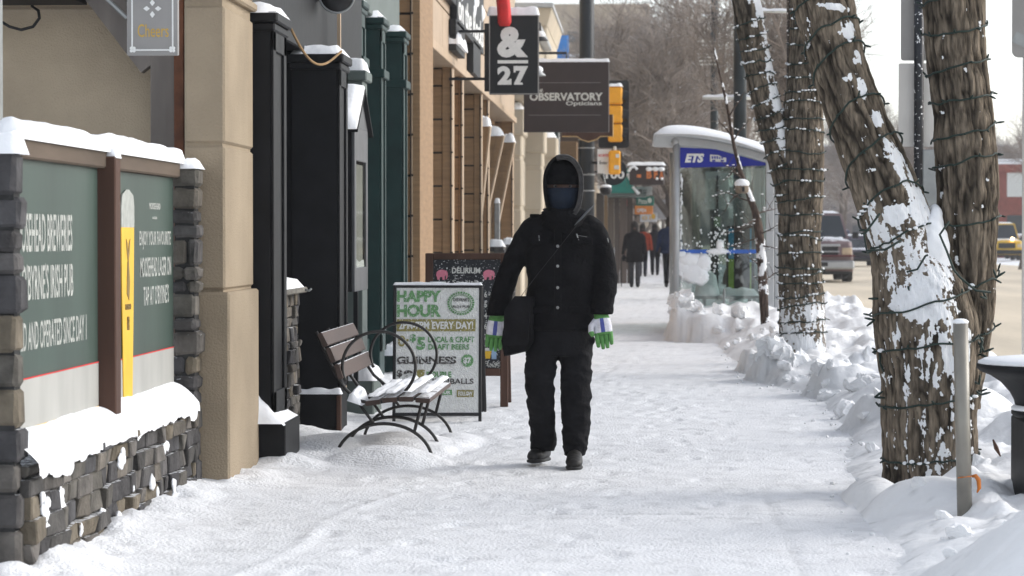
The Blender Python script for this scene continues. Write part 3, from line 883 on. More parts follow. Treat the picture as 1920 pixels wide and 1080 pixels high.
mb = MB(); mb.box(-4.5, 15.22, -.1, -2.62, 22, 4.2); mb.bbox(-2.62, 15.22, 2.62, -2.30, 22, 4.2, .01); mb.bbox(-2.62, 18.72, -.1, -2.40, 21.9, 2.62, .01)
mb.bbox(-2.60, 15.83, 2.35, -2.42, 18.2, 2.615, .01)
mb.build('wall', M['black_paint'], pub)
mb = MB(); mb.box(-2.619, 15.85, 1.0, -2.60, 18.2, 2.34)
wn = mb.build('window', M['glass_dark'], pub)
mb = MB()
for y in (15.86, 16.62, 17.4, 18.14): mb.bbox(-2.60, y, 1.0, -2.53, y + .07, 2.345, .005)
mb.build('window_frame', M['black_paint'], wn)
# teal trim strip of the bay
mb = MB(); mb.bbox(-2.52, 16.3, 1.0, -2.475, 16.42, 2.6, .004); mb.bbox(-2.50, 17.6, 1.0, -2.40, 17.68, 2.6, .004); mb.build('trim_strip', M['teal_paint'], pub)
# stone wall beneath the window
sw = thing('stone_sill_wall', 'narrow split-stone wall with a snowy ledge beside the black column', 'stone wall', (-2.4, 17, 0))
mb = MB(); r2 = random.Random(9)
stone_face(mb, 15.9, 17.90, -.05, .97, lambda a, d, z: (-2.33 + d, a, z), r2, (.05, .10), (.08, .2), .055)
stone_face(mb, -2.60, -2.30, -.05, .97, lambda a, d, z: (a, 17.90 + d * .4, z), r2, (.05, .10), (.06, .16), .04)
mb.box(-2.6, 15.9, -.1, -2.335, 17.9, .965, (.04, .04, .04)); mb.build('wall', M['stone'], sw)
mb = MB(); mb.bbox(-2.62, 15.88, .968, -2.245, 17.95, 1.005, .008, (.16, .15, .13)); mb.build('ledge', M['stone'], sw)
s = MB(); snow_cap(s, -2.60, 15.9, -2.26, 17.93, 1.004, .055, 2, .0, rough=.5); s.build('snow_cover', M['snow'], sw, True)
mb = MB(); mb.tube([W(555, 540, 17.9), W(570, 543, 17.8), W(580, 545, 17.8), W(584, 541, 17.8)], .008, 6); tag(mb.build('wall_hook', M['galv'], None, True, loc=W(570, 543, 17.8)), 'small metal hook by the snowy stone ledge', 'hook')

# rope between the two black columns
mb = MB()
ra, rb = W(536, 32, 15.75), W(640, 96, 18.2)
pts = []
for i in range(25):
    t_ = i / 24; p = ra.lerp(rb, t_); p.z -= .20 * math.sin(math.pi * t_) ** 1.0 * (1 - .2 * t_); pts.append(p)
mb.tube(pts, .0085, 7)
tag(mb.build('rope', mat('hemp_rope', (.26, .16, .07), .9, bs=80, bstr=.6), None, True, loc=ra), 'sagging tan rope strung between the two black columns', 'rope')
# round lamp high on the wall
lm = thing('wall_lamp', 'round black bulkhead lamp with a metal rim at the top of the pub front', 'lamp', W(640, 2, 18.9))
c = W(632, -9, 18.95)
mb = MB(); mb.rings([[c + Vector((r_ * math.cos(a), yy, r_ * math.sin(a))) for a in [2 * math.pi * j / 28 for j in range(28)]] for r_, yy in ((.06, -.03), (.115, -.02), (.125, .03), (.10, .08))]); mb.build('lamp_body', M['black_metal'], lm, True)
mb = MB(); mb.tube([c + Vector((.125 * math.cos(a), -.01, .125 * math.sin(a))) for a in [2 * math.pi * j / 32 for j in range(33)]], .009, 6); mb.build('rim', M['galv'], lm, True)
mb = MB(); mb.box(c.x - .3, c.y + .08, c.z - .03, c.x, c.y + .12, c.z + .03); mb.build('arm', M['black_metal'], lm)
mb = MB(); mb.box(UX(634, 19.6), 19.55, 2.45, UX(640, 19.6), 19.6, 3.1); mb.box(UX(645, 19.6), 19.55, .2, UX(650, 19.6), 19.6, 1.0); tag(mb.build('timber_strip', M['cedar_lit_trim'], None, loc=(-2.2, 19.6, 0)), 'pale timber strip behind the second black column', 'trim')

# ---- menu case with gabled snowy roof
mc = thing('menu_case', 'black glazed menu case with a snow-covered gable roof, fixed beside the green front', 'display case', (-2.1, 19.3, .95))
xc = -2.035; ya, yb = 18.95, 19.85; za, zb = .95, 2.13
mb = MB()
mb.bbox(xc - .115, ya, za, xc - .02, ya + .02, zb, .003)
mb.bbox(xc - .115, yb - .02, za, xc - .02, yb, zb, .003); mb.bbox(xc - .115, ya, za, xc - .10, yb, zb, .003)
mb.bbox(xc - .115, ya, za, xc - .02, yb, za + .02, .003)
mb.build('case_body', M['black_paint'], mc)
mb = MB()
for (a, b, c_, d_) in ((ya, ya + .10, za, zb), (yb - .10, yb, za, zb)): mb.bbox(xc - .02, a, c_, xc + .004, b, d_, .004)
mb.bbox(xc - .02, ya + .1, za, xc + .004, yb - .1, za + .17, .004); mb.bbox(xc - .02, ya + .1, zb - .24, xc + .004, yb - .1, zb, .004)
M['dk_grey'] = mat('dark_grey_paint', (.085, .087, .092), .5); dr = mb.build('door_frame', M['dk_grey'], mc)
mb = MB(); mb.box(xc - .008, ya + .1, za + .17, xc - .004, yb - .1, zb - .24); mb.build('pane', M['clear_glass'], dr)
mb = MB(); mb.box(xc - .026, ya + .12, za + .18, xc - .022, yb - .12, zb - .26); mb.build('menu_sheet', M['poster_white'], mc)
s = MB(); snow_cap(s, xc - .021, ya + .12, xc - .010, yb - .12, za + .168, .05, 12, .0); s.build('snow_inside', M['snow'], mc, True)
mb = MB(); ym = (ya + yb) / 2
mb.prism([(ya - .03, zb), (yb + .03, zb), (ym, zb + .25)], xc - .12, xc + .002, axis='x'); mb.build('gable', M['dk_grey'], mc)
mb = MB()
for (p, q_) in (((ya - .10, zb - .045), (ym, zb + .27)), ((yb + .10, zb - .045), (ym, zb + .27))):
    mb.prism([(p[0], p[1]), (q_[0], q_[1]), (q_[0], q_[1] + .02), (p[0], p[1] + .02)], xc - .16, xc + .035, axis='x')
rf = mb.build('roof', M['black_paint'], mc)
s = MB()
for sg in (-1, 1):
    rg = []
    for i in range(14):
        t_ = i / 13; y = ym + sg * t_ * (ym - ya + .11); z = zb + .285 - t_ * .31
        th = .075 * math.sqrt(max(.02, 1 - (2 * t_ - 1) ** 8)) * (1 + .2 * mn.noise(Vector((t_ * 3, sg, 0))))
        rg.append([(xc - .16, y, z), (xc + .03, y, z), (xc + .02, y, z + th * .8), (xc - .05, y, z + th), (xc - .12, y, z + th), (xc - .15, y, z + th * .8)])
    s.rings(rg)
s.build('snow_cover', M['snow'], rf, True)
mb = MB(); mb.bbox(xc - .16, ya - .022, 1.60, xc - .05, ya - .001, 1.66, .003); mb.build('latch', M['galv'], mc)
mb = MB(); mb.box(xc - .03, ya + .2, .3, xc, ya + .26, .95); mb.box(-2.40, 19.3, .3, xc - .1, 19.4, 1.6); mb.build('mounting_post', M['black_paint'], mc)

# ================================================================ dark green shop front
gf = thing('green_shop_front', 'dark green timber shop front with tall capped columns, between the black pub and cedar building', 'shop front', (-2.5, 24.5, 0))
X3 = -2.30
for (yy, x1) in ((22.3, -2.355), (24.1, -2.355), (25.75, -2.30)):
    panel_column('column', x1, yy, yy + .42, 3.33, M['teal_paint'], gf, depth=.40, bands=(2.82,))
mb = MB(); mb.box(-4.5, 22.05, -.1, -2.62, 26.9, 5.2); mb.build('wall', M['teal_paint'], gf)
mb = MB(); mb.bbox(-2.62, 22.05, 3.34, -2.42, 26.8, 4.9, .01); sb = mb.build('sign_band', M['grey_green'], gf)
q = MB(); T = frame((-2.42, 22.2, 3.6), (0, 1, 0), (0, 0, 1)); q.text("BOOKS", 1.6, .05, 2.6, .35, T, bold=.05); q.build('lettering', M['white'], sb)
mb = MB()
for (a, b) in ((22.75, 24.05), (24.55, 25.7)): mb.box(-2.619, a, .6, -2.60, b, 2.9)
mb.build('window', M['glass_dark'], gf)
mb = MB()
for (a, b) in ((22.72, 24.1), (24.52, 25.75)):
    mb.bbox(-2.60, a, .3, -2.45, b, .42, .01); mb.bbox(-2.62, a, -.1, -2.5, b, .3, .01); mb.bbox(-2.60, a, 2.9, -2.5, b, 3.0, .01)
mb.build('window_sill', M['teal_paint'], gf)
mb = MB(); mb.bbox(-2.46, 25.3, -.05, -2.24, 26.3, .22, .01); st_ = mb.build('step_base', M['teal_paint'], gf)
s = MB(); snow_cap(s, -2.46, 25.2, -2.20, 26.3, .218, .09, 6, .02); s.build('snow_cover', M['snow'], st_, True)
# low grey pier with snow cap and a low box before the green front
pr = thing('capped_pier', 'grey-green square pier with a snow cap behind the menu case', 'pier', (-2.3, 20.6, 0))
xa, xb = UX(645, 20.6), UX(680, 20.6)
mb = MB(); mb.bbox(xa, 20.6, -.05, xb, 20.95, 2.55, .006); mb.build('shaft', M['grey_green'], pr)
mb = MB(); mb.bbox(xa - .02, 20.57, 2.55, xb + .035, 21.0, 2.63, .01); mb.build('cap', M['grey_green'], pr)
s = MB(); snow_cap(s, xa - .01, 20.58, xb + .025, 20.98, 2.628, .10, 3, .0, rough=.15); s.build('snow_cover', M['snow'], pr, True)
bxx = thing('low_planter_box', 'low green box topped with snow behind the bench backrest', 'planter', (-2.1, 19.9, 0))
mb = MB(); mb.bbox(UX(650, 20), 19.9, -.05, UX(703, 20), 20.5, .27, .01); mb.build('box', M['grey_green'], bxx)
s = MB(); snow_cap(s, UX(650, 20), 19.9, UX(703, 20), 20.5, .268, .09, 7, .02); s.build('snow_cover', M['snow'], bxx, True)

# ================================================================ cedar-clad building
cd = thing('cedar_building', 'tan cedar-clad building with slotted piers, tan fascia panels and leaning fins', 'building', (-2.6, 38, 0))
HZ = 3.44
XF = -2.345
def cedar_pier(y0, y1, x0, x1, z1=HZ, split=None):
    mb = MB()
    w = x1 - x0
    sp = split or x0 + w * .62
    # boards between grooves on the face seen along the street
    z = -.1
    while z < z1 - .01:
        zz = min(z + .415, z1)
        mb.bbox(x0, y0, z + .004, sp - .004, y1, zz - .020, .003)
        z = zz
    mb.bbox(sp, y0 - .012, -.1, x1, y1, z1, .004)
    p = mb.build('pier', M['cedar'], cd)
    mb = MB(); mb.box(x0 + .004, y0 + .015, -.1, x1 - .01, y1 - .01, z1 - .004); mb.build('seams', M['dark_gap'], p)
    mb = MB(); mb.bbox(x1 + .001, y0 - .016, -.1, x1 + .016, y0 + .26, z1, .003); mb.build('sunlit_side_strip', M['cedar_lit_trim'], p)  # street side of the pier, its sunlight put into the paler colour
    mb = MB(); z = .3
    while z < z1 - .1:
        mb.box(x1 - .012, y0 - .030, z, x1 + .022, y0 - .018, z + .022); z += .415
    mb.tube([(x1 - .004, y0 - .03, .0), (x1 - .004, y0 - .03, z1 - .02)], .007, 5)
    mb.build('cable_clips', M['dark_gap'], p)
cedar_pier(27.3, 29.0, -2.50 - .12, XF, 6.5, split=UX(788, 27.3))
cedar_pier(33.1, 33.7, UX(802, 33.1), XF)
cedar_pier(35.0, 35.5, UX(852, 35), XF)
cedar_pier(39.2, 39.7, UX(869, 39.2), XF)
cedar_pier(41.0, 41.6, UX(893, 41), XF)
cedar_pier(48.9, 49.6, -2.9, XF)
mb = MB(); mb.box(-6, 27, -.1, -2.66, 49.6, 7); mb.build('wall', M['cedar'], cd)
mb = MB()
for (a, b) in ((29.1, 33.0), (35.6, 39.1), (41.7, 48.8)): mb.box(-2.659, a, .5, -2.64, b, HZ - .1)
wn = mb.build('window', M['glass_dark'], cd)
mb = MB()
for (a, b) in ((29.1, 33.0), (35.6, 39.1), (41.7, 48.8)):
    for k in range(4): mb.box(-2.64, a + (b - a - .08) * k / 3, .5, -2.60, a + (b - a - .08) * k / 3 + .08, HZ - .1)
mb.build('window_frame', M['cedar_lit_trim'], wn)
mb = MB()
yy = 29.05
for z0_, z1_ in ((HZ + .12, 4.05), (4.07, 4.75), (4.77, 6.5)):
    y = yy
    while y < 49.6:
        y1_ = min(y + 2.55, 49.7); mb.bbox(-2.66, y, z0_, XF + .005, y1_ - .02, z1_, .004); y = y1_
mb.build('fascia_panels', M['tan_panel'], cd)
mb = MB(); mb.box(-2.66, 29.05, HZ + .1, XF - .02, 49.7, 6.4); mb.build('fascia_seams', M['dark_gap'], cd)
mb = MB(); mb.bbox(-2.66, 29.0, HZ, XF + .05, 49.65, HZ + .105, .006); mb.build('lintel', M['cedar_lit_trim'], cd)
mb = MB()
def fin(y, u_top, v_top, u_bot, wd, snow=True):
    f_ = thing('leaning_fin', {40: 'nearest leaning cedar fin with a domed snow cap, under the fascia of the cedar building', 44: 'widest leaning cedar fin with snow cap, middle one under the fascia', 47: 'farthest leaning cedar fin with snow cap beside the beige column'}[int(y)], 'fin', (XF, y, 0), 'leaning fins of the cedar building')
    zt = VZ(v_top, y); xt = UX(u_top, y); xb_ = UX(u_bot, y)
    def pr_(x_l, x_r, y0_, y1_, zz0, zz1):
        def X(z): return xb_ + (xt - xb_) * (z - 1.0) / (zt - 1.0)
        v = []
        for z in (zz0, zz1):
            v += [(X(z) + x_l, y0_, z), (X(z) + x_r, y0_, z), (X(z) + x_r, y1_, z), (X(z) + x_l, y1_, z)]
        return v
    F = [(0, 3, 2, 1), (4, 5, 6, 7), (0, 1, 5, 4), (1, 2, 6, 5), (2, 3, 7, 6), (3, 0, 4, 7)]
    mb = MB(); z = 0
    while z < zt - .02:
        zz = min(z + .40, zt); mb.add(pr_(-wd, -.10, y, y + .5, z + .005, zz - .014), F); z = zz
    mb.add(pr_(-.098, -.012, y - .01, y + .5, 0, zt), F); mb.add(pr_(-wd + .005, -.02, y + .02, y + .48, 0, zt - .005), F)
    mb.build('fin_body', M['cedar'], f_)
    mb = MB(); mb.add(pr_(-.011, .014, y - .012, y + .3, 0, zt), F); mb.build('sunlit_edge_strip', M['cedar_lit_trim'], f_)  # sunlit edge of the fin, brightness painted as a paler strip
    s = MB(); snow_cap(s, xt - wd * .9, y - .01, xt, y + .5, zt - .004, .15, y, .012, rough=.2); s.build('snow_cover', M['snow'], f_, True)
fin(40.6, 918, 236, 893, .20)
fin(44.5, 944, 254, 895, .42)
fin(47.5, 964, 266, 922, .24)
# sign of stacked black boards on the fascia
sg = thing('black_fascia_sign', 'stack of black boards with white lettering clogged by snow, high on the tan fascia', 'sign', (XF, 34, 4))
mb = MB()
def yU(u, X=XF): return X * 5000 / (u - 1200) if u != 1200 else 0
y1_, y2_ = yU(842), yU(894)
zb_ = 3.95
mb.bbox(XF + .01, y1_, zb_, XF + .10, y2_, 5.5, .006); mb.bbox(XF + .01, yU(826), zb_ + .22, XF + .09, y1_, zb_ + .62, .006); mb.bbox(XF + .01, yU(826), zb_ + .78, XF + .09, y1_, 5.5, .006)
mb.bbox(XF + .01, yU(840), 3.62, XF + .10, yU(857), 3.70, .006); mb.bbox(XF + .01, yU(874), 3.55, XF + .10, yU(888), 4.0, .006); mb.bbox(XF + .01, yU(840), 3.75, XF + .10, yU(857), 4.0, .006)
bd = mb.build('boards', M['black_sign'], sg)
q = MB(); T = frame((XF + .10, y1_, zb_), (0, 1, 0), (0, 0, 1)); L_ = y2_ - y1_
q.text("on the Rocks", L_ * .04, .08, L_ * .98, .42, T, bold=.02); q.text("PUB", L_ * .2, .55, L_ * .8, .95, T, bold=.03)
q.build('lettering', M['white'], bd)
s = MB()
r5 = random.Random(5)
for i in range(13):
    a = r5.uniform(0, 1); y = y1_ + a * L_; z = r5.choice([zb_ + .5, zb_ + .95, zb_ + .5, zb_ + 1.2]) + r5.uniform(-.08, .08); hh = r5.uniform(.05, .15)
    s.sphere((XF + .10, y, z), (.03, .07 + r5.random() * .06, hh), 7, m=5)
snow_cap(s, XF + .0, yU(826), XF + .12, y1_ - .05, zb_ + .62, .17, 3); snow_cap(s, XF + .0, yU(840), XF + .13, yU(857), 3.70, .14, 9)
s.build('snow_cover', M['snow'], sg, True)
# vertical posts with snow tips & snow-topped stone piers of the terrace
for i, (u, v, y, lb) in enumerate(((909, 372, 43, 'slim dark metal post with snow tip, left of the pair before the leaning fins'), (932, 380, 45.5, 'slim dark metal post with snow tip, right of the pair before the leaning fins'))):
    p = thing('terrace_post', lb, 'post', (UX(u, y), y, 0), 'dark posts of the terrace')
    mb = MB(); z = VZ(v, y); mb.bbox(UX(u - 5, y), y, 0, UX(u + 5, y), y + .09, z, .008); mb.build('shaft', M['galv'] if i else M['black_metal'], p)
    s = MB(); snow_cap(s, UX(u - 5, y), y, UX(u + 5, y), y + .09, z, .08, i, .005, rough=.1); s.build('snow_cover', M['snow'], p, True)
for i, (u0, u1, v, y, lb) in enumerate(((914, 944, 462, 43.5, 'low stone pier with a thick snow cap, left of two behind the chalkboard'), (943, 962, 458, 46, 'low stone pier with a thick snow cap, right of two beside the walker'))):
    p = thing('terrace_pier', lb, 'stone pier', (UX((u0 + u1) / 2, y), y, 0), 'low stone piers of the terrace')
    xa, xb = UX(u0, y), UX(u1, y); z = VZ(v, y)
    mb = MB(); stone_face(mb, xa, xb, -.05, z, lambda a, d, zz: (a, y - d, zz), random.Random(i), (.06, .14), (.08, .2), .03)
    stone_face(mb, y, y + .4, -.05, z, lambda a, d, zz: (xb + d, a, zz), random.Random(i + 5), (.06, .14), (.08, .2), .03)
    mb.box(xa, y + .0, -.05, xb, y + .4, z - .01, (.08, .08, .08)); mb.build('pier_stones', M['stone'], p)
    s = MB(); snow_cap(s, xa, y, xb, y + .4, z, .11, i, .02, rough=.2); s.build('snow_cover', M['snow'], p, True)

# ================================================================ beige building beyond
b2 = thing('cream_building', 'cream stucco building with projecting cornice and capped columns behind the hanging signs', 'building', (-2.8, 60, 0))
mb = MB(); mb.box(-9, 50, -.1, -2.62, 74, 7.6)
mb.build('wall', M['stucco_light'], b2)
for (y, u, v) in ((50.3, 962, 205), (57.5, 1000, 243), (66, 1024, 258)):
    x1 = UX(u + 15, y); z1 = VZ(v, y)
    mb = MB(); mb.bbox(-2.9, y, -.1, x1, y + 1.3, z1, .02)
    for k in range(4): mb.bbox(-2.9, y - .03, k * .95 + .0, x1 + .02, y + 1.33, k * .95 + .90, .03)
    mb.bbox(-2.95, y - .10, z1 - .5, x1 + .07, y + 1.4, z1, .03); c_ = mb.build('column', M['stucco_light'], b2)
    s = MB(); snow_cap(s, -2.9, y - .1, x1 + .07, y + 1.4, z1, .16, y, .0, rough=.2); s.build('snow_cover', M['snow'], c_, True)
mb = MB(); mb.bbox(-4.5, 50.05, 3.9, -2.0, 55.9, 5.2, .03); mb.bbox(-4.5, 56, 3.9, -1.96, 63, 5.9, .03)
mb.build('upper_storey', M['stucco_light'], b2)
mb = MB(); xo = UX(1035, 56)
mb.prism([(-4.5, 5.75), (-1.95, 5.75), (xo - .02, 6.05), (xo, 6.12), (-4.5, 6.12)], 55.9, 63.1, axis='y'); cn = mb.build('cornice', M['stucco_light'], b2)
mb = MB(); mb.bbox(-4.5, 55.8, 6.122, xo + .03, 63.2, 6.22, .01); mb.bbox(-4.5, 50, 5.202, UX(1013, 50) + .02, 55.8, 5.30, .01); mb.build('gutter', M['alu'], cn)
s = MB(); snow_cap(s, -4.4, 55.85, xo - .05, 63.1, 6.21, .16, 2, .0); snow_cap(s, -4.4, 50.05, UX(1011, 50), 55.7, 5.30, .06, 5, .0); s.build('snow_cover', M['snow'], cn, True)
mb = MB()
for (a, b) in ((52, 57), (59.2, 65.5), (68, 73)): mb.box(-2.63, a, .5, -2.60, b, 3.2)
wn = mb.build('window', M['glass_dark'], b2)
mb = MB(); mb.bbox(-2.62, 51.5, 3.25, -2.45, 73.5, 3.8, .02); mb.build('shop_fascia', M['stucco'], b2)
# gooseneck lamps
for i, (u, v, y, lb) in enumerate(((1013, 72, 46, 'dark gooseneck lamp holding snow on the tan fascia beside the ampersand sign, upper one'), (1008, 138, 43.5, 'grey dish lamp with snow on it, right below the edge of the ampersand sign'))):
    l_ = thing('gooseneck_lamp', lb, 'lamp', W(u, v, y), 'lamps above the shop signs'); c = W(u, v, y)
    mb = MB(); mb.lathe([(.02, .10), (.05, .08), (.07, .03), (.13, -.02), (.135, -.04), (.01, -.03)], c, 20); mb.build('shade', M['galv'] if i else M['black_metal'], l_, True)
    mb = MB(); mb.tube([c + Vector((0, 0, .1)), c + Vector((0, 0, .25)), c + Vector((-.1, 0, .33)), c + Vector((-.6, 0, .3)), Vector((XF, c.y, c.z + .2))], .018, 7); mb.build('arm', M['black_metal'], l_, True)
    s = MB(); s.sphere(c + Vector((0, 0, .06)), (.09, .09, .07), 12, m=8); s.build('snow_cover', M['snow'], l_, True)

# ================================================================ hanging signs
def T_panel(u0, v1, y, rot=0):
    o_ = W(u0, v1, y)
    return frame(o_, (math.cos(rot), math.sin(rot), 0), (0, 0, 1))
sA = thing('hanging_sign', 'square black hanging sign with a white ampersand over the number 27', 'sign', W(962, 178, 33), 'signs hanging over the sidewalk')
y = 33; w = UX(1010, y) - UX(917, y); h = VZ(28, y) - VZ(177, y)
T = T_panel(917, 177, y)
mb = MB(); mb.bbox(0, 0, 0, w, .12, h, .006, T=T); mb.build('cabinet', M['black_sign'], sA)
mb = MB(); mb.bbox(-.06, .03, .04, -.002, .11, h - .1, .004, T=T); mb.tube([T @ Vector((-.06, .07, h * .8)), T @ Vector((-.5, .07, h * .8))], .02, 6); mb.tube([T @ Vector((-.06, .07, h * .2)), T @ Vector((-.5, .07, h * .2))], .02, 6); mb.build('bracket', M['black_metal'], sA)
mb = MB(); e = .012
mb.box(0, -.004, 0, w, -.001, e, T=T); mb.box(0, -.004, h - e, w, -.001, h, T=T); mb.box(0, -.004, e, e, -.001, h - e, T=T); mb.box(w - e, -.004, e, w, -.001, h - e, T=T); mb.build('rim', M['sign_back'], sA)
q = MB()
def ux_(u): return (u - 917) / 93 * w
def vz_(v): return (177 - v) / 149 * h
q.text("&", ux_(932), vz_(108), ux_(990), vz_(50), T, bold=.055)
q.box(ux_(933), -.008, vz_(119), ux_(990), -.002, vz_(113), T=T)
q.text("2", ux_(933), vz_(159), ux_(959), vz_(124), T, bold=.055); q.text("7", ux_(963), vz_(159), ux_(990), vz_(124), T, bold=.055)
for (a, b, c_, d_) in ((933, 130, 937, 138), (963, 124, 967, 136), (955, 148, 959, 158), (964, 155, 980, 159)): q.box(ux_(a), -.008, vz_(d_), ux_(c_), -.002, vz_(b), T=T)
q.build('lettering', M['white'], sA)
s = MB(); x0 = T.translation.x; snow_cap(s, x0 - .02, y - .01, x0 + w, y + .13, T.translation.z + h, .10, 1, .01, rough=.15); s.build('snow_cover', M['snow'], sA, True)
# red ribbon hanging in front
rb_ = thing('red_ribbon', 'red fabric ribbon end hanging down in front of the ampersand sign', 'ribbon', W(946, 48, 32.8))
mb = MB(); ctr = [W(943 + 3 * math.sin(v_ / 30), v_, 32.85) for v_ in range(-60, 48, 6)]
mb.rings([[p + Vector((-.085, .01, 0)), p + Vector((-.03, -.03, 0)), p + Vector((.04, -.035, 0)), p + Vector((.085, 0, 0)), p + Vector((.04, .03, 0)), p + Vector((-.04, .03, 0))] for p in ctr] +
         [[W(946, 49, 32.85) + Vector((a * .06, b * .6, 0)) for a, b in ((-1, .01), (-.4, -.03), (.4, -.035), (1, 0), (.4, .03), (-.4, .03))]])
mb.build('ribbon', M['red'], rb_, True)
sB = thing('hanging_sign', 'wide brown hanging sign of an optician with cream lettering and snow on its top edge', 'sign', W(1063, 248, 45), 'signs hanging over the sidewalk')
y = 45; T = T_panel(982, 248, y); w = UX(1142, y) - UX(982, y); h = VZ(116, y) - VZ(248, y)
mb = MB(); mb.bbox(0, 0, 0, w, .10, h, .006, T=T); mb.build('board', M['brown_sign'], sB)
mb = MB(); mb.box(w * .06, -.003, h * .70, w * .9, -.001, h * .705, T=T); mb.box(w * .06, -.003, h * .24, w * .9, -.001, h * .245, T=T); mb.box(w - .012, -.004, 0, w, -.001, h, T=T); mb.build('panel_seams', M['sign_back'], sB)
q = MB()
def u2(u): return (u - 982) / 160 * w
def v2(v): return (248 - v) / 132 * h
q.text("OBSERVATORY", u2(993), v2(189), u2(1130), v2(174), T, bold=.035); q.text("Opticians", u2(1061), v2(200), u2(1128), v2(190), T, bold=.02); q.text("THE", u2(1003), v2(173), u2(1018), v2(167), T, bold=.02)
q.build('lettering', M['off_white'], sB)
s = MB(); x0 = T.translation.x; snow_cap(s, x0, y, x0 + w, y + .10, T.translation.z + h, .055, 5, .01, rough=.3); s.build('snow_cover', M['snow'], sB, True)
mb = MB(); mb.tube([T @ Vector((w * .1, .05, h)), T @ Vector((w * .1, .05, h + .15)), T @ Vector((-.7, .05, h + .15))], .022, 6); mb.tube([T @ Vector((w * .5, .05, h)), T @ Vector((w * .5, .05, h + .15)), T @ Vector((-.7, .05, h + .15))], .022, 6); mb.build('bracket', M['black_metal'], sB)
sC = thing('hanging_sign', 'dark brown sign with gold edge and rounded bottom, mostly hidden behind the optician sign', 'sign', W(1100, 262, 48), 'signs hanging over the sidewalk')
y = 48; a0 = W(1054, 257, y)
mb = MB(); poly = [(UX(1054, y), VZ(215, y)), (UX(1149, y), VZ(215, y)), (UX(1149, y), VZ(256, y)), (UX(1126, y), VZ(256, y)), (UX(1118, y), VZ(262, y)), (UX(1103, y), VZ(266, y)), (UX(1090, y), VZ(262, y)), (UX(1082, y), VZ(256, y)), (UX(1054, y), VZ(256, y))]
mb.prism(list(reversed(poly)), y, y + .08); mb.build('board', M['brown_wood'], sC)
mb = MB()
gold = mat('gold_edge', (.42, .28, .12), .5)
mb.tube([(p[0], y - .004, p[1]) for p in poly[1:]], .012, 5); mb.build('gold_edge', gold, sC)
# ================================================================ bench
bn = thing('park_bench', 'slatted brown park bench with curled iron frames, dusted with snow, beside the pub', 'bench', (-1.58, 16.85, 0))
BY0, BY1 = 16.0, 17.78
def slat(xa, za, xb, zb, th, name='slat'):
    """a board along the street between two cross-section points"""
    a = Vector((xa, 0, za)); b = Vector((xb, 0, zb)); d = (b - a).normalized(); n_ = Vector((-d.z, 0, d.x)) * th
    mb = MB()
    q = [(a.x, a.z), (b.x, b.z), (b.x + n_.x, b.z + n_.z), (a.x + n_.x, a.z + n_.z)]
    # rounded board: chamfered section
    def lp(p, q_, t): return (p[0] + (q_[0] - p[0]) * t, p[1] + (q_[1] - p[1]) * t)
    sec = [lp(q[0], q[1], .05), lp(q[0], q[1], .95), lp(q[1], q[2], .2), lp(q[1], q[2], .8), lp(q[2], q[3], .05), lp(q[2], q[3], .95), lp(q[3], q[0], .2), lp(q[3], q[0], .8)]
    mb.prism(sec, BY0, BY1)
    o = mb.build(name, M['slat_wood'], bn)
    return o, b, a, n_
seat = [(-1.655, .352), (-1.552, .372), (-1.452, .380), (-1.350, .376)]
sl = []
for i, (x, z) in enumerate(seat):
    o, *_ = slat(x + .088, z + (.012, .006, 0, -.006)[i], x, z, .030); sl.append(o)
    s = MB(); snow_cap(s, x + .006, BY0 + .02, x + .082, BY1 - .02, z + .033 if 1 else 0, .010, i * 3, -.004, rough=.8, step=.03); s.build('snow_cover', M['snow'], o, True)
back = [((-1.815, .480), (-1.845, .570)), ((-1.860, .580), (-1.895, .668)), ((-1.905, .676), (-1.945, .755))]
for i, (a, b) in enumerate(back):
    slat(b[0], b[1], a[0], a[1], .030, 'back_slat')
s = MB()
snow_cap(s, -1.765, BY0 + .0, -1.675, BY0 + .45, .345, .055, 3, .0, rough=.5, tilt=(-.03, 0))
s.build('snow_patch', M['snow'], bn, True)
def arc(cx, cz, rx, rz, a0, a1, y, n=28): return [(cx + rx * math.cos(R(a0 + (a1 - a0) * i / n)), y, cz + rz * math.sin(R(a0 + (a1 - a0) * i / n))) for i in range(n + 1)]
for i, y in enumerate((BY0 + .04, (BY0 + BY1) / 2 - .25, BY1 - .05)):
    mb = MB()
    r_ = .0105
    mb.tube(arc(-1.545, -.02, .295, .235, 180, 0, y), r_, 7)                       # foot arch
    ctr = [(-1.955, .77), (-1.90, .64), (-1.83, .50), (-1.775, .42), (-1.70, .355), (-1.62, .335), (-1.50, .355), (-1.40, .368), (-1.27, .365)]
    mb.tube([(x, y, z) for x, z in ctr], r_, 7)                                     # back and seat bearer
    mb.tube([(-1.31, y, .36), (-1.36, y, .17)], r_, 7); mb.tube([(-1.72, y, .37), (-1.60, y, .205)], r_ * .9, 7)
    if i != 1: pass
    mb.build('iron_frame', M['bench_iron'], bn, True)
    if i != 1:
        mb = MB()
        mb.tube(arc(-1.575, .560, .222, .212, 205, -48, y, 40), r_ * .95, 7)
        mb.build('arm_loop', M['bench_iron'], bn, True)

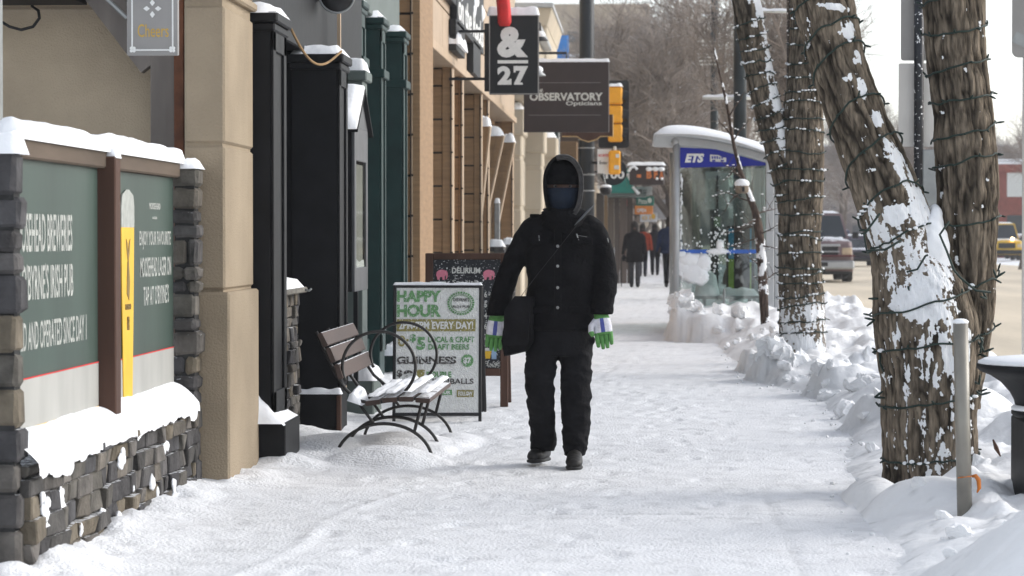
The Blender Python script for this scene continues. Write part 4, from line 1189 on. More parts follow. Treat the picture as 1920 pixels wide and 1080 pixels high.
# ================================================================ A-frame board "Happy Hour"
hb_ = thing('sandwich_board', 'white happy hour board in a black frame, right of the bench', 'sandwich board', (-1.46, 19.3, 0))
x0, x1 = UX(737, 19.3), UX(904, 19.3); w = x1 - x0
T = frame((x0, 19.22, .045), (1, .06, 0), (0, .10, 1)); h = .955
mb = MB(); e = .024
mb.bbox(0, 0, 0, w, .03, e, .004, T=T); mb.bbox(0, 0, h - e, w, .03, h, .004, T=T); mb.bbox(0, 0, -.05, e, .03, h, .004, T=T); mb.bbox(w - e, 0, -.10, w, .03, h, .004, T=T)
mb.build('frame', M['black_metal'], hb_)
snp = mat('snowy_poster', (.84, .84, .81), .8, ns=30, na=.09, bs=90, bstr=.9, speck=.22, dscale=70)
mb = MB(); mb.box(e, .006, e, w - e, .022, h - e, T=T); fc = mb.build('poster_sheet', snp, hb_)
pg = mat('green_print', (.13, .30, .12), .8, ns=40, na=.2, speck=.10, dscale=110)
po = mat('olive_print', (.27, .235, .075), .8, ns=40, na=.2, speck=.10, dscale=110)
pk = mat('black_print', (.06, .055, .05), .8, ns=40, na=.2, speck=.10, dscale=110)
def hu(px): return (px - 65) / 645 * w        # survey on the enlarged sheet
def hv(py): return h - (py - 55) / 940 * h
q = MB()
yt = .003
q.text("HAPPY", hu(92), hv(180), hu(412), hv(98), T, y=yt, bold=.05); q.text("HOUR", hu(92), hv(288), hu(412), hv(198), T, y=yt, bold=.05)
q.text("$", hu(188), hv(470), hu(232), hv(410), T, y=yt, bold=.04); q.text("5", hu(236), hv(524), hu(300), hv(430), T, y=yt, bold=.05)
q.text("LOCAL & CRAFT", hu(320), hv(470), hu(655), hv(428), T, y=yt, bold=.03); q.text("DRAFT BEERS", hu(322), hv(522), hu(618), hv(482), T, y=yt, bold=.03)
q.text("DOUBLE", hu(310), hv(720), hu(490), hv(678), T, y=yt, bold=.04)
q.box(hu(360), yt - .003, hv(845), hu(495), yt, hv(808), T=T)
c_ = [(hu(604) + .043 * (1 + .10 * (k % 2)) * math.cos(2 * math.pi * k / 48), hv(600) + .043 * (1 + .10 * (k % 2)) * math.sin(2 * math.pi * k / 48)) for k in range(48)]
q.prism(c_, yt - .003, yt, T=T)
def ringp(cx, cz, r0, r1, n=36, ax=1.0):
    for k in range(n):
        a, b = 2 * math.pi * k / n, 2 * math.pi * (k + .72) / n
        q.prism([(cx + ax * r0 * math.cos(a), cz + r0 * math.sin(a)), (cx + ax * r1 * math.cos(a), cz + r1 * math.sin(a)), (cx + ax * r1 * math.cos(b), cz + r1 * math.sin(b)), (cx + ax * r0 * math.cos(b), cz + r0 * math.sin(b))], yt - .003, yt, T=T)
ringp(hu(555), hv(190), .072, .086, 30, 1.15); ringp(hu(555), hv(190), .060, .066, 40, 1.15)
q.build('green_lettering', pg, fc)
q = MB(); q.box(hu(92), yt - .002, hv(390), hu(662), yt, hv(303), T=T); q.box(hu(530), yt - .003, hv(860), hu(652), yt, hv(810), T=T)
q.text("0:", hu(100), hv(500), hu(180), hv(420), T, y=yt, bold=.02)
q.prism([(hu(245), hv(735)), (hu(290), hv(735)), (hu(298), hv(665)), (hu(238), hv(665))], yt - .003, yt, T=T)
q.build('olive_bands', po, fc)
q = MB(); q.text("2PM-7PM EVERY DAY!", hu(108), hv(375), hu(645), hv(320), T, y=yt - .004, bold=.03); q.text("HOUR", hu(372), hv(840), hu(485), hv(815), T, y=yt - .006, bold=.03)
q.text("FOLLOW", hu(540), hv(850), hu(642), hv(820), T, y=yt - .006, bold=.03); q.text("$7", hu(575), hv(625), hu(632), hv(578), T, y=yt - .006, bold=.05)
q.build('white_lettering', M['white'], fc)
q = MB(); q.text("GUINNESS", hu(95), hv(622), hu(525), hv(570), T, y=yt, bold=.035)
for k in range(8):
    xx = hu(95 + 54 * k); q.box(xx + .002, yt - .004, hv(624), xx + .030, yt, hv(617), T=T)
q.text("$", hu(95), hv(722), hu(135), hv(665), T, y=yt, bold=.04); q.text("9", hu(145), hv(728), hu(212), hv(668), T, y=yt, bold=.09)
q.text("HIGHBALLS", hu(322), hv(768), hu(650), hv(728), T, y=yt, bold=.02)
q.text("O'BYRNE'S", hu(498), hv(176), hu(614), hv(152), T, y=yt, bold=.02); q.text("IRISH PUB", hu(490), hv(222), hu(620), hv(204), T, y=yt, bold=.01)
q.build('black_lettering', pk, fc)
mb = MB(); T2 = frame((x0, 19.85, .03), (1, .06, 0), (0, -.45, 1))
mb.bbox(0, 0, 0, e, .03, 1.03, .004, T=T2); mb.bbox(w - e, 0, 0, w, .03, 1.03, .004, T=T2); mb.bbox(e, 0, .0, w - e, .02, 1.0, .004, T=T2); mb.build('rear_panel', M['black_metal'], hb_)
mb = MB(); p1 = T @ Vector((w * .40, .015, h)); p2 = T @ Vector((w * .6, .015, h)); mb.tube([p1, p1 + Vector((.01, 0, .018)), p2 + Vector((-.01, 0, .018)), p2], .006, 6); mb.build('handle', M['galv'], hb_)
s = MB(); a = T.translation; snow_cap(s, a.x, a.y + .09, a.x + w, a.y + .12, a.z + h - .003, .014, 4, .002, rough=.8); s.build('snow_cover', M['snow'], hb_, True)

# ================================================================ chalkboard
cb_ = thing('chalkboard_sign', 'brown framed chalkboard with pink elephants and chalk prices, behind the happy hour board', 'sandwich board', (-1.36, 21, 0))
x0, x1 = UX(797, 21), UX(953, 21); w = x1 - x0; h = 1.215
T = frame((x0, 20.95, 0), (1, 0, 0), (0, .06, 1)); e = .062
mb = MB(); mb.bbox(0, 0, -.01, e, .04, h, .005, T=T); mb.bbox(w - e, 0, -.01, w, .04, h, .005, T=T); mb.bbox(e, 0, h - .05, w - e, .038, h, .005, T=T); mb.bbox(e, 0, .245, w - e, .038, .305, .005, T=T)
mb.build('frame', M['brown_wood'], cb_)
mb = MB(); mb.box(e - .01, .012, .29, w - e + .01, .03, h - .04, T=T); sl_ = mb.build('slate', mat('chalk_slate', (.022, .024, .028), .8, ns=6, na=.25, speck=.02, dscale=70), cb_)
pink = mat('pink_chalk', (.62, .20, .27), .8)
q = MB()
def cu(u): return (u - 797) / 156 * w
def cv(v): return (763 - v) / 238
for cx in (828, 916):
    f_ = 1
    X0, Z0 = cu(cx), cv(514)
    body = [(-.045, -.005), (-.04, .02), (-.02, .035), (.0, .038), (.02, .034), (.038, .028), (.048, .01), (.046, -.02), (.036, -.04), (.030, -.036), (.036, -.02), (.034, -.008), (.024, -.012), (.022, -.042), (.006, -.042), (.004, -.02), (-.014, -.020), (-.018, -.042), (-.034, -.042), (-.038, -.02)]
    q.prism([(X0 + a, Z0 + b) for a, b in body], .006, .010, T=T)
q.build('elephant_drawing', pink, sl_)
q = MB()
q.text("DELIRIUM", cu(847), cv(512), cu(900), cv(501), T, y=.008, bold=.03)
q.text("Specials", cu(848), cv(536), cu(898), cv(524), T, y=.008)
for k, (tx, v) in enumerate((("6", 552), ("5", 571), ("4", 592), ("6", 612), ("7", 632))):
    q.text(tx, cu(908), cv(v + 5), cu(913), cv(v - 6), T, y=.008, bold=.02)
    q.text("pint", cu(917), cv(v + 2), cu(930), cv(v - 6), T, y=.008)
r6 = random.Random(2)
for k in range(150):
    a, b = cu(r6.uniform(808, 938)), r6.uniform(.33, 1.12); s_ = r6.uniform(.0015, .0045)
    q.box(a, .006, b, a + s_, .011, b + s_ * r6.uniform(.6, 2), T=T)
for k in range(60):
    a, b = cu(r6.uniform(908, 938)), r6.uniform(.31, .36); q.box(a, .006, b, a + .008, .011, b + .006, T=T)
q.build('chalk_writing', M['off_white'], sl_)
q = MB(); q.prism([(cu(911), cv(672)), (cu(919), cv(672)), (cu(922), cv(658)), (cu(908), cv(658))], .006, .010, T=T); q.build('beer_drawing', M['yellow_beer'], sl_)
q = MB(); q.prism([(cu(922), cv(673)), (cu(931), cv(673)), (cu(931), cv(655)), (cu(928), cv(647)), (cu(928), cv(641)), (cu(925), cv(641)), (cu(925), cv(647)), (cu(922), cv(655))], .006, .010, T=T); q.build('bottle_drawing', mat('blue_chalk', (.25, .36, .5), .8), sl_)
q = MB(); q.prism([(cu(908), cv(657.5)), (cu(922), cv(657.5)), (cu(920), cv(652)), (cu(910), cv(652))], .006, .011, T=T); q.build('foam_drawing', M['off_white'], sl_)
mb = MB(); T2 = frame((x0, 21.5, 0), (1, 0, 0), (0, -.42, 1)); mb.bbox(0, 0, 0, .05, .03, 1.24, .005, T=T2); mb.bbox(w - .05, 0, 0, w, .03, 1.24, .005, T=T2); mb.box(.05, .005, .3, w - .05, .02, 1.2, T=T2); mb.build('rear_legs', M['brown_wood'], cb_)

# ================================================================ people
def hand(mb, c, side, s=1.0, curl=.5, col=None, palm_to=(0, 0)):
    """relaxed hanging gloved hand; c = wrist; side=+1 thumb towards +x"""
    x, y, z = c
    mb.limb([(x, y, z, .033 * s, .027 * s), (x, y - .002, z - .03 * s, .040 * s, .027 * s), (x, y - .006, z - .07 * s, .046 * s, .026 * s), (x, y - .010, z - .100 * s, .044 * s, .024 * s), (x, y - .010, z - .112 * s, .036 * s, .018 * s)], 14, col)
    for k in range(4):
        fx = x + (-.033 + .022 * k) * s
        ln = (.062, .078, .080, .068)[k if side > 0 else 3 - k] * s
        z0 = z - .10 * s
        p = [(fx, y - .010, z0), (fx * 1.0, y - .016 * curl * 2, z0 - ln * .40), (fx, y - .026 * curl * 2, z0 - ln * .72), (fx, y - .024 * curl, z0 - ln * .98)]
        mb.tube(p, [.0125 * s, .012 * s, .011 * s, .0085 * s], 8, col)
    mb.tube([(x + side * .030 * s, y - .012, z - .035 * s), (x + side * .056 * s, y - .022, z - .062 * s), (x + side * .060 * s, y - .030, z - .092 * s), (x + side * .052 * s, y - .034, z - .112 * s)], [.017 * s, .015 * s, .0135 * s, .010 * s], 8, col)

PX, PYY = W(1045, 442, 15.55).x, 15.55
pr = thing('person', 'person walking towards us in black coat, dark hood, navy face mask and green gloves', 'person', (PX, PYY, 0))
def pl(u, v, dy=0): return (PX + (u - 1045) / 321, PYY + dy, (877 - v) / 321)
def sec(u, v, wx, ry, dy=0):
    p = pl(u, v, dy); return (p[0], p[1], p[2], wx / 321 / 2, ry)
# continuous body
mb = MB()
mb.limb([sec(1056, 408, 40, .06, .03), sec(1056, 392, 44, .07, .01), sec(1056, 374, 54, .09, -.005), sec(1056, 352, 60, .098, -.005), sec(1056, 330, 58, .098, 0), sec(1056, 314, 44, .075, 0), sec(1056, 305, 18, .03, 0)], 20)
mb.limb([sec(1056, 415, 36, .055, .03), sec(1056, 400, 36, .055, .03)], 16)
mb.limb([sec(1055, 408, 60, .08, .03), sec(1055, 425, 120, .10, .02), sec(1052, 470, 112, .11, .01), sec(1048, 540, 100, .10, .01), sec(1046, 600, 100, .10, 0), sec(1046, 660, 104, .10, 0)], 20)
mb.limb([sec(1104, 420, 30, .04), sec(1124, 450, 28, .04), sec(1134, 520, 22, .03, -.02), sec(1129, 590, 18, .025, -.08)], 12); mb.limb([sec(1004, 420, 30, .04), sec(983, 450, 28, .04), sec(955, 520, 22, .03, .02), sec(932, 596, 18, .025, .04)], 12)
mb.limb([sec(1020, 640, 46, .08), sec(1016, 740, 34, .06, -.04), sec(1020, 850, 24, .04, .12)], 12); mb.limb([sec(1076, 640, 46, .08), sec(1078, 740, 34, .06), sec(1078, 858, 24, .04)], 12)
# nose, brow
mb.sphere(pl(1056, 356, -.10), (.014, .02, .024), 8); mb.sphere(pl(1056, 345, -.085), (.055, .016, .010), 10)
body = remesh(mb.build('body', M['skin'], pr, True), .009)
for u in (1043, 1069):
    e_ = MB(); e_.sphere(pl(u, 351.5, -.088), (.0135, .009, .009), 10, m=8); e_.build('eye', mat('shaded_eye_white', (.14, .13, .12), .3) if u == 1043 else bpy.data.materials['shaded_eye_white'], body, True)  # eye whites painted dark for the shade inside the hood
    e_ = MB(); e_.sphere(pl(u, 351.5, -.096), (.006, .004, .006), 8, m=6); e_.build('iris', M['black_metal'], body, True)
# coat
mb = MB()
d_ = mb.dense
tor = [sec(1056, 392, 56, .075, .03), sec(1056, 402, 78, .10, .03), sec(1056, 412, 102, .115, .025), sec(1055, 424, 134, .125, .02), sec(1054, 450, 150, .135, .01), sec(1052, 500, 130, .14, .0), sec(1051, 545, 124, .135, 0), sec(1050, 580, 129, .14, 0), sec(1048, 612, 140, .15, 0), sec(1048, 620, 134, .145, 0)]
mb.limb(d_(tor, 4), 36, wr=.07, seed=1, se=.9)
ra_ = [sec(1094, 405, 34, .055, .02), sec(1105, 418, 46, .07, .01), sec(1117, 444, 52, .075, 0), sec(1128, 480, 50, .07, -.01), sec(1134, 520, 48, .066, -.02), sec(1134, 550, 44, .06, -.04), sec(1130, 575, 42, .055, -.07), sec(1127, 590, 44, .055, -.085)]
mb.limb(d_(ra_, 4), 26, wr=.13, seed=3)
la_ = [sec(1017, 404, 32, .055, .02), sec(1004, 415, 44, .07, .01), sec(989, 442, 50, .076, 0), sec(969, 480, 46, .07, .01), sec(951, 520, 43, .064, .02), sec(940, 555, 42, .058, .03), sec(934, 580, 41, .055, .035), sec(932, 594, 41, .052, .04)]
mb.limb(d_(la_, 4), 26, wr=.13, seed=7)
coat = remesh(mb.build('coat', M['jacket'], pr, True), .008)
mb = MB()   # details lying on the coat
for v in (463, 500, 540, 577): mb.sphere(pl(1047, v, -.143), (.0095, .006, .0095), 10, m=6)
bt = mb.build('buttons', M['galv'], coat, True)
mb = MB(); mb.tube([pl(1012, 443, -.135), pl(1013, 453, -.140)], .0028, 5); mb.tube([pl(1082, 440, -.134), pl(1086, 452, -.137)], .004, 5); mb.tube([pl(1084, 443, -.135), pl(1102, 446, -.122)], .0008, 5)
mb.tube([pl(1139, 448, -.075), pl(1141, 456, -.078)], .003, 5)
mb.build('zip_pulls', M['galv'], coat, True)
mb = MB()
mb.rings([[pl(1047 + sx, v, -.144 + (.02 if abs(sx) > 6 else 0)) for sx in (-7, -6, 6, 7)] for v in (428, 470, 520, 570, 612)])
for (u0, u1, v) in ((996, 1034, 446), (1072, 1112, 446), (996, 1034, 575), (1068, 1108, 575)): mb.bbox(pl(u0, 0)[0], PYY - .140, pl(0, v + 14)[2], pl(u1, 0)[0], PYY - .118, pl(0, v)[2], .006)
mb.build('placket_and_flaps', M['jacket'], coat)
mb = MB()   # epaulettes and turned collar
mb.bbox(pl(994, 0)[0], PYY - .05, pl(0, 412)[2], pl(1012, 0)[0], PYY + .0, pl(0, 403)[2], .005)
mb.limb(mb.dense([sec(1056, 440, 60, .11, -.02), sec(1056, 424, 90, .145, -.01), sec(1056, 410, 92, .155, -.005), sec(1057, 399, 84, .140, .0), sec(1057, 392, 70, .11, .02)], 3), 30, wr=.16, seed=4)
mb.build('collar', M['jacket'], coat, True)
# hood: opening towards us
mb = MB()
rg = []
def hoodring(dy, k, cz=1.635, inset=0):
    out = []
    for j in range(40):
        a = 2 * math.pi * j / 40
        rx = .113 * k - inset; rz = .178 * k - inset
        if math.sin(a) < 0: rz = .19 * k - inset
        ca_, sa_ = math.cos(a), math.sin(a)
        ca_ = math.copysign(abs(ca_) ** .86, ca_); sa_ = math.copysign(abs(sa_) ** .86, sa_)
        out.append((PX + .036 + rx * ca_ * (1 + .02 * math.sin(5 * a)), PYY + dy, cz + rz * sa_))
    return out
shell = [hoodring(-.105, .98, inset=.014), hoodring(-.118, 1.0, inset=.004), hoodring(-.10, 1.03), hoodring(-.03, 1.02), hoodring(.05, .98), hoodring(.10, .80), hoodring(.13, .45), hoodring(.14, .08)]
mb.rings(shell, False); hood = mb.build('hood', M['jacket'], pr, True)
mb = MB()
L1, L2_, L3, L4, L5 = hoodring(-.06, .98, inset=.014), hoodring(-.112, .98, inset=.020), hoodring(-.128, 1.0, inset=.012), hoodring(-.126, 1.03, inset=.004), hoodring(-.10, 1.04, inset=-.002)
ar = [(j - 7) % 40 for j in range(0, 20)]
mb.rings([[L1[j], L2_[j], L3[j], L4[j], L5[j]] for j in ar]); mb.tube([Vector(L4[j]) + Vector((.004, -.004, 0)) for j in ar], .0045, 6)
mb.build('fleece_lining', M['fleece'], hood, True)
mb = MB(); mb.limb([sec(1056, 348.5, 68, .112, -.003), sec(1056, 330, 68, .112, 0), sec(1056, 314, 58, .095, .005), sec(1056, 304, 36, .06, .01), sec(1056, 299, 10, .02, .01)], 24, wr=.03); mb.build('knit_cap', M['jacket'], pr, True)
mb = MB(); mb.limb(mb.dense([sec(1056, 354.5, 67, .116, -.004), sec(1056, 366, 66, .120, -.006), sec(1056, 384, 58, .108, -.006), sec(1056, 398, 40, .085, -.008), sec(1056, 404, 26, .06, -.01)], 3), 24, wr=.03); mb.build('face_mask', M['navy'], pr, True)
mb = MB(); mb.limb([sec(1056, 402, 40, .07, -.035), sec(1056, 412, 34, .07, -.05), sec(1058, 424, 26, .05, -.07)], 16, wr=.1); mb.build('scarf', M['fleece'], pr, True)
# trousers
mb = MB()
mb.limb(mb.dense([sec(1048, 600, 124, .12), sec(1048, 640, 128, .125), sec(1048, 668, 126, .12)], 3), 30, wr=.05)
mb.limb(mb.dense([sec(1018, 650, 66, .10), sec(1014, 690, 60, .095, -.02), sec(1013, 718, 54, .09, -.04), sec(1014, 745, 52, .085, -.05), sec(1016, 780, 50, .08, .0), sec(1018, 815, 48, .08, .06), sec(1018, 838, 50, .078, .10), sec(1016, 850, 46, .075, .12)], 5), 26, wr=.21, seed=11)
mb.limb(mb.dense([sec(1078, 650, 66, .10), sec(1080, 690, 60, .095), sec(1080, 730, 57, .09), sec(1080, 770, 55, .085), sec(1080, 800, 52, .08), sec(1078, 826, 50, .08), sec(1079, 842, 44, .08), sec(1078, 856, 38, .075)], 5), 26, wr=.21, seed=13)
mb.bbox(pl(986, 0)[0] - .006, PYY - .05, pl(0, 700)[2], pl(994, 0)[0], PYY + .07, pl(0, 680)[2], .008); mb.bbox(pl(1104, 0)[0] - .0, PYY - .05, pl(0, 645)[2], pl(1116, 0)[0], PYY + .02, pl(0, 634)[2], .006)
trs = remesh(mb.build('trousers', M['trousers'], pr, True), .008)
def shoe(cx, y0, zt, toe_x=0.0, pitch=0.0):
    mb = MB()
    def q(t, rx, rz, zc): return (cx + toe_x * t, y0 - t, zc + pitch * t, rx, rz)
    mb.limb([q(-.06, .030, .035, .05), q(-.03, .040, .05, .055), q(.05, .045, .055, .060), q(.12, .048, .045, .052), q(.18, .050, .036, .044), q(.23, .040, .028, .038), q(.25, .018, .014, .034)], 16, axis='y')
    mb.v = [(x, y, z + zt) for x, y, z in mb.v]
    s_ = mb.build('boot', M['boot'], pr, True)
    mb = MB(); mb.limb([(cx + toe_x * t, y0 - t, .012 + zt + pitch * t, r_, .012) for t, r_ in ((-.06, .028), (-.02, .042), (.06, .043), (.15, .051), (.22, .045), (.255, .02))], 14, axis='y', se=.6)
    mb.build('sole', M['rubber'], s_, True)
shoe(pl(1078, 0)[0], PYY - .0, .0, 0.0)
shoe(pl(1016, 0)[0], PYY + .22, .015, -.20, .03)
# gloves
gl = bpy.data.materials.new('glove_knit'); bpy.data.materials.remove(gl)
M['glove'] = mat('glove_knit', (.10, .42, .06), .85, ns=40, na=.15, bs=120, bstr=.4, attr=True)
def glove(u, v, dy, side, ang, fl):
    mb = MB(); c0 = pl(u, v, dy)
    hand(mb, (0, 0, 0), side, 1.18, .6)
    mb.limb([(0, 0, .03, .040, .034), (0, 0, -.005, .042, .034), (0, 0, -.02, .039, .031)], 14)
    T = Matrix.Translation(Vector(c0)) @ Matrix.Rotation(R(ang), 4, 'Y') @ Matrix.Rotation(R(fl), 4, 'X')
    cols = []
    for f in mb.f:
        cx = sum(mb.v[i][0] for i in f) / len(f); cy = sum(mb.v[i][1] for i in f) / len(f); cz = sum(mb.v[i][2] for i in f) / len(f)
        c = (.11, .29, .085)
        if -.115 < cz < -.035 and cy < 0.012: c = (.66, .66, .72)
        if ((cz + .08) / .03) ** 2 + (cx / .026) ** 2 < 1 and cy < -.006: c = (.08, .10, .34)
        cols.append(c)
    mb.c = cols
    mb.v = [tuple(T @ Vector(p)) for p in mb.v]
    mb.build('glove', M['glove'], pr, True)
glove(1127, 588, -.085, -1, -8, -12)
glove(931, 592, .04, 1, 6, 5)
# messenger bag
bag = thing('messenger_bag', 'black messenger bag at the hip of the walking person, strap across the chest', 'bag', pl(965, 610, -.05))
mb = MB()
T = frame(pl(940, 668, -.14), (1, -.25, 0), (.05, 0, 1))
wq = 56 / 321; hq = 112 / 321
mb.prism([(.02, .0), (wq * .8, .03), (wq, .09), (wq * .98, hq), (wq * .45, hq), (wq * .12, hq * .8), (0, .09)], 0, .10, T=T)
b_ = remesh(mb.build('bag_body', M['jacket'], bag, True), .009, 4)
mb = MB(); mb.prism([(.015, .06), (wq * .95, .07), (wq * .98, hq + .002), (wq * .42, hq + .002), (wq * .08, hq * .78)], -.008, .0, T=T); mb.build('flap', M['trousers'], bag)
mb = MB()
path = [pl(975, 562, -.10), pl(985, 548, -.155), pl(1010, 515, -.165), pl(1040, 478, -.165), pl(1070, 440, -.158), pl(1092, 412, -.125), pl(1104, 398, -.06), pl(1110, 392, .02), pl(1100, 398, .10), pl(1060, 450, .16)]
mb.rings([[Vector(p) + Vector((-.012, -.002, -.016)), Vector(p) + Vector((-.012, -.006, -.014)), Vector(p) + Vector((.012, -.006, .016)), Vector(p) + Vector((.012, -.002, .014))] for p in path]); mb.build('strap', mat('strap_webbing', (.028, .028, .032), .7, ns=30, na=.2), bag)
mb = MB(); pth = [pl(1086, 418, -.137), pl(1096, 405, -.11), pl(1104, 396, -.07), pl(1109, 390, -.01)]
mb.rings([[Vector(p) + Vector((-.024, -.004, -.022)), Vector(p) + Vector((-.024, -.014, -.018)), Vector(p) + Vector((.024, -.014, .022)), Vector(p) + Vector((.024, -.004, .02))] for p in pth]); mb.build('shoulder_pad', mat('grey_webbing', (.12, .13, .14), .8), bag)

def far_person(label, u, v, cat='person', h=1.68, coat=(.012, .012, .014), legs=(.02, .02, .025), hem=.75, hat=None, stride=.10, seed=1, wide=1.0, group='people far down the sidewalk', arms=.0, boots=True):
    """someone seen from behind, walking away; v = row of the feet"""
    Y = 1.35 * FPX / (v - 442.0); x = UX(u, Y)
    t = thing('person', label, 'person', (x, Y, 0))
    t['kind_of'] = 'walker'; del t['kind_of']
    k = h / 1.7
    mk = lambda n_, c, **a: bpy.data.materials.get(n_) or mat(n_, c, .9, ns=14, na=.3, bs=50, bstr=.4, spec=.12, **a)
    mc_ = mat('coat_cloth', coat, .9, ns=14, na=.3, bs=50, bstr=.4, spec=.12); ml_ = mat('leg_cloth', legs, .9, ns=14, na=.3, spec=.12)
    S = lambda dx, dy, z, rx, ry: (x + dx * k, Y + dy * k, z * k, rx * k, ry * k)
    mb = MB()
    mb.limb([S(0, 0, 1.40, .05, .06), S(0, 0, 1.48, .055, .065), S(0, -.01, 1.53, .075, .09), S(0, -.01, 1.60, .078, .098), S(0, 0, 1.67, .06, .075), S(0, 0, 1.70, .02, .03)], 16)
    mb.limb([S(0, 0, 1.44, .08, .08), S(0, 0, 1.38, .18, .10), S(0, 0, 1.2, .16, .11), S(0, 0, .95, .15, .10), S(0, 0, .8, .15, .1)], 16)
    mb.limb([S(-.08, .0, .85, .07, .08), S(-.08, stride * .5, .48, .05, .055), S(-.075, stride, .06, .035, .04)], 12); mb.limb([S(.08, .0, .85, .07, .08), S(.08, -stride * .4, .48, .05, .055), S(.075, -stride, .06, .035, .04)], 12)
    mb.limb([S(.20, 0, 1.38, .05, .055), S(.25, .02, 1.1, .04, .045), S(.26, -.04, .85, .03, .035)], 10); mb.limb([S(-.20, 0, 1.38, .05, .055), S(-.25, -.02, 1.1, .04, .045), S(-.27, .02, .85, .03, .035)], 10)
    body = remesh(mb.build('body', M['skin'], t, True), .015)
    mb = MB()
    mb.limb(mb.dense([S(0, 0, 1.47, .08, .09), S(0, 0, 1.42, .15, .12), S(0, 0, 1.36, .205 * wide, .13), S(0, 0, 1.2, .20 * wide, .145), S(0, 0, 1.0, .19 * wide, .14), S(0, 0, hem, .215 * wide, .155)], 3), 24, wr=.08, seed=seed)
    mb.limb(mb.dense([S(.15, 0, 1.42, .06, .065), S(.21, 0, 1.34, .068, .07), S(.255, .02, 1.1, .06, .06), S(.285, -.05, .86, .05, .05)], 3), 16, wr=.1, seed=seed + 1)
    mb.limb(mb.dense([S(-.15, 0, 1.42, .06, .065), S(-.21, 0, 1.34, .068, .07), S(-.26, -.02, 1.1, .06, .06), S(-.30, .03, .86, .05, .05)], 3), 16, wr=.1, seed=seed + 2)
    remesh(mb.build('coat', mc_, t, True), .014)
    mb = MB(); mb.limb([S(0, .01, 1.43, .11, .10), S(0, .01, 1.52, .095, .10), S(0, 0, 1.62, .098, .115), S(0, 0, 1.69, .075, .09), S(0, 0, 1.73, .02, .03)], 18, wr=.05); mb.build('knit_cap' if hat else 'hair', mat('headwear', hat or (.02, .016, .014), .9, ns=20, na=.3), t, True)
    mb = MB()
    for sx, sy in ((-1, 1), (1, -1)):
        mb.limb(mb.dense([S(sx * .085, 0, .86, .10, .11), S(sx * .085, sy * stride * .5, .5, .075, .08), S(sx * .08, sy * stride, .10, .06, .065)], 4), 16, wr=.10, seed=seed + 4)
    mb.build('trousers', ml_, t, True)
    for sx, sy in ((-1, 1), (1, -1)):
        mb = MB(); cx = x + sx * .08 * k; cy = Y + sy * stride * k
        mb.limb([(cx, cy - .07, .04, .035, .035), (cx, cy, .06, .048, .055), (cx, cy + .09, .045, .048, .04), (cx, cy + .17, .03, .03, .025)], 12, axis='y')
        mb.limb([(cx, cy, .05, .05, .055), (cx, cy, .22, .058, .062)], 12); mb.build('boot', M['boot'], t, True)
        mb = MB(); hand(mb, (x + sx * .285 * k, Y + (-.05 if sx > 0 else .03), .85 * k), -sx, .95); mb.build('glove', M['trousers'], t, True)
    return t
fp = far_person('distant person in a long black coat walking away with a cane', 1190, 539, coat=(.010, .009, .010), hem=.66, legs=(.05, .05, .055), seed=2, wide=1.08, h=1.7)
xx = fp.location.x; yy = fp.location.y
mb = MB(); mb.tube([(xx - .30, yy - .02, .78), (xx - .33, yy - .02, .80), (xx - .345, yy - .02, .74), (xx - .345, yy - .02, .02)], .012, 6); tag(mb.build('walking_cane', M['black_metal'], None, True, loc=(xx - .34, yy, 0)), 'thin black walking cane beside the person in the long coat', 'cane')
far_person('person in a navy jacket partly hidden by the bus shelter post', 1256, 539, coat=(.012, .02, .05), legs=(.012, .012, .014), h=1.84, hem=.82, seed=5, stride=.12, wide=1.1)
far_person('distant person in a rusty orange jacket half hidden behind the long black coat', 1205, 519, coat=(.22, .035, .015), legs=(.02, .02, .03), h=1.72, hem=.85, seed=8)
far_person('distant person in a black jacket just left of the navy jacket, farthest of the walkers', 1228, 516, coat=(.02, .02, .025), legs=(.015, .015, .02), h=1.75, hem=.8, seed=9)
# ================================================================ corner pole, signals and far shops
tp = thing('signal_pole', 'thick dark pole at the corner carrying the yellow traffic signals, behind the hooded walker', 'pole', (UX(1100, 52), 52, 0))
x = UX(1100, 52)
mb = MB(); mb.tube([(x, 52, -.1), (x, 52, 4), (x, 52, 9)], [.155, .145, .14], 20); mb.build('shaft', mat('dark_pole_paint', (.012, .015, .018), .5, ns=4, na=.2), tp, True)
mb = MB()
for v in (278, 328, 358, 262): mb.tube([(x + .155 * math.cos(a), 52 + .155 * math.sin(a), VZ(v, 52)) for a in [2 * math.pi * j / 20 for j in range(21)]], .014, 5)
mb.build('steel_bands', M['galv'], tp, True)
ts = thing('traffic_signal', 'tall yellow traffic signal with a black backplate right of the brown signs', 'traffic light', W(1154, 215, 51.5))
y = 51.5; xa, xb = UX(1140, y), UX(1167, y)
mb = MB()
for k in range(3):
    z1 = VZ(163 + k * 35, y); z0_ = VZ(163 + (k + 1) * 35 - 2, y); mb.bbox(xa, y, z0_, xb, y + .22, z1, .03); 
    T = Matrix.Translation(Vector((xa, y + .11, (z0_ + z1) / 2)))
mb.build('housing', M['orange'], ts)
mb = MB()
for k in range(3):
    zc = VZ(163 + k * 35 + 17, y)
    mb.tube([(xb, y + .11, zc), (xb + .10, y + .11, zc - .02)], [.11, .115], 16, cap=False)
mb.build('visors', M['black_metal'], ts, True)
mb = MB(); poly = []
xl, xr, zb, zt = UX(1122, y + .25), UX(1179, y + .25), VZ(277, y), VZ(150, y)
for (cx, cz, a0) in ((xr - .06, zb + .06, -90), (xr - .06, zt - .06, 0), (xl + .06, zt - .06, 90), (xl + .06, zb + .06, 180)):
    for j in range(5): poly.append((cx + .06 * math.cos(R(a0 + 22.5 * j)), cz + .06 * math.sin(R(a0 + 22.5 * j))))
mb.prism(list(reversed(poly)), y + .23, y + .25); mb.build('backplate', M['black_metal'], ts)
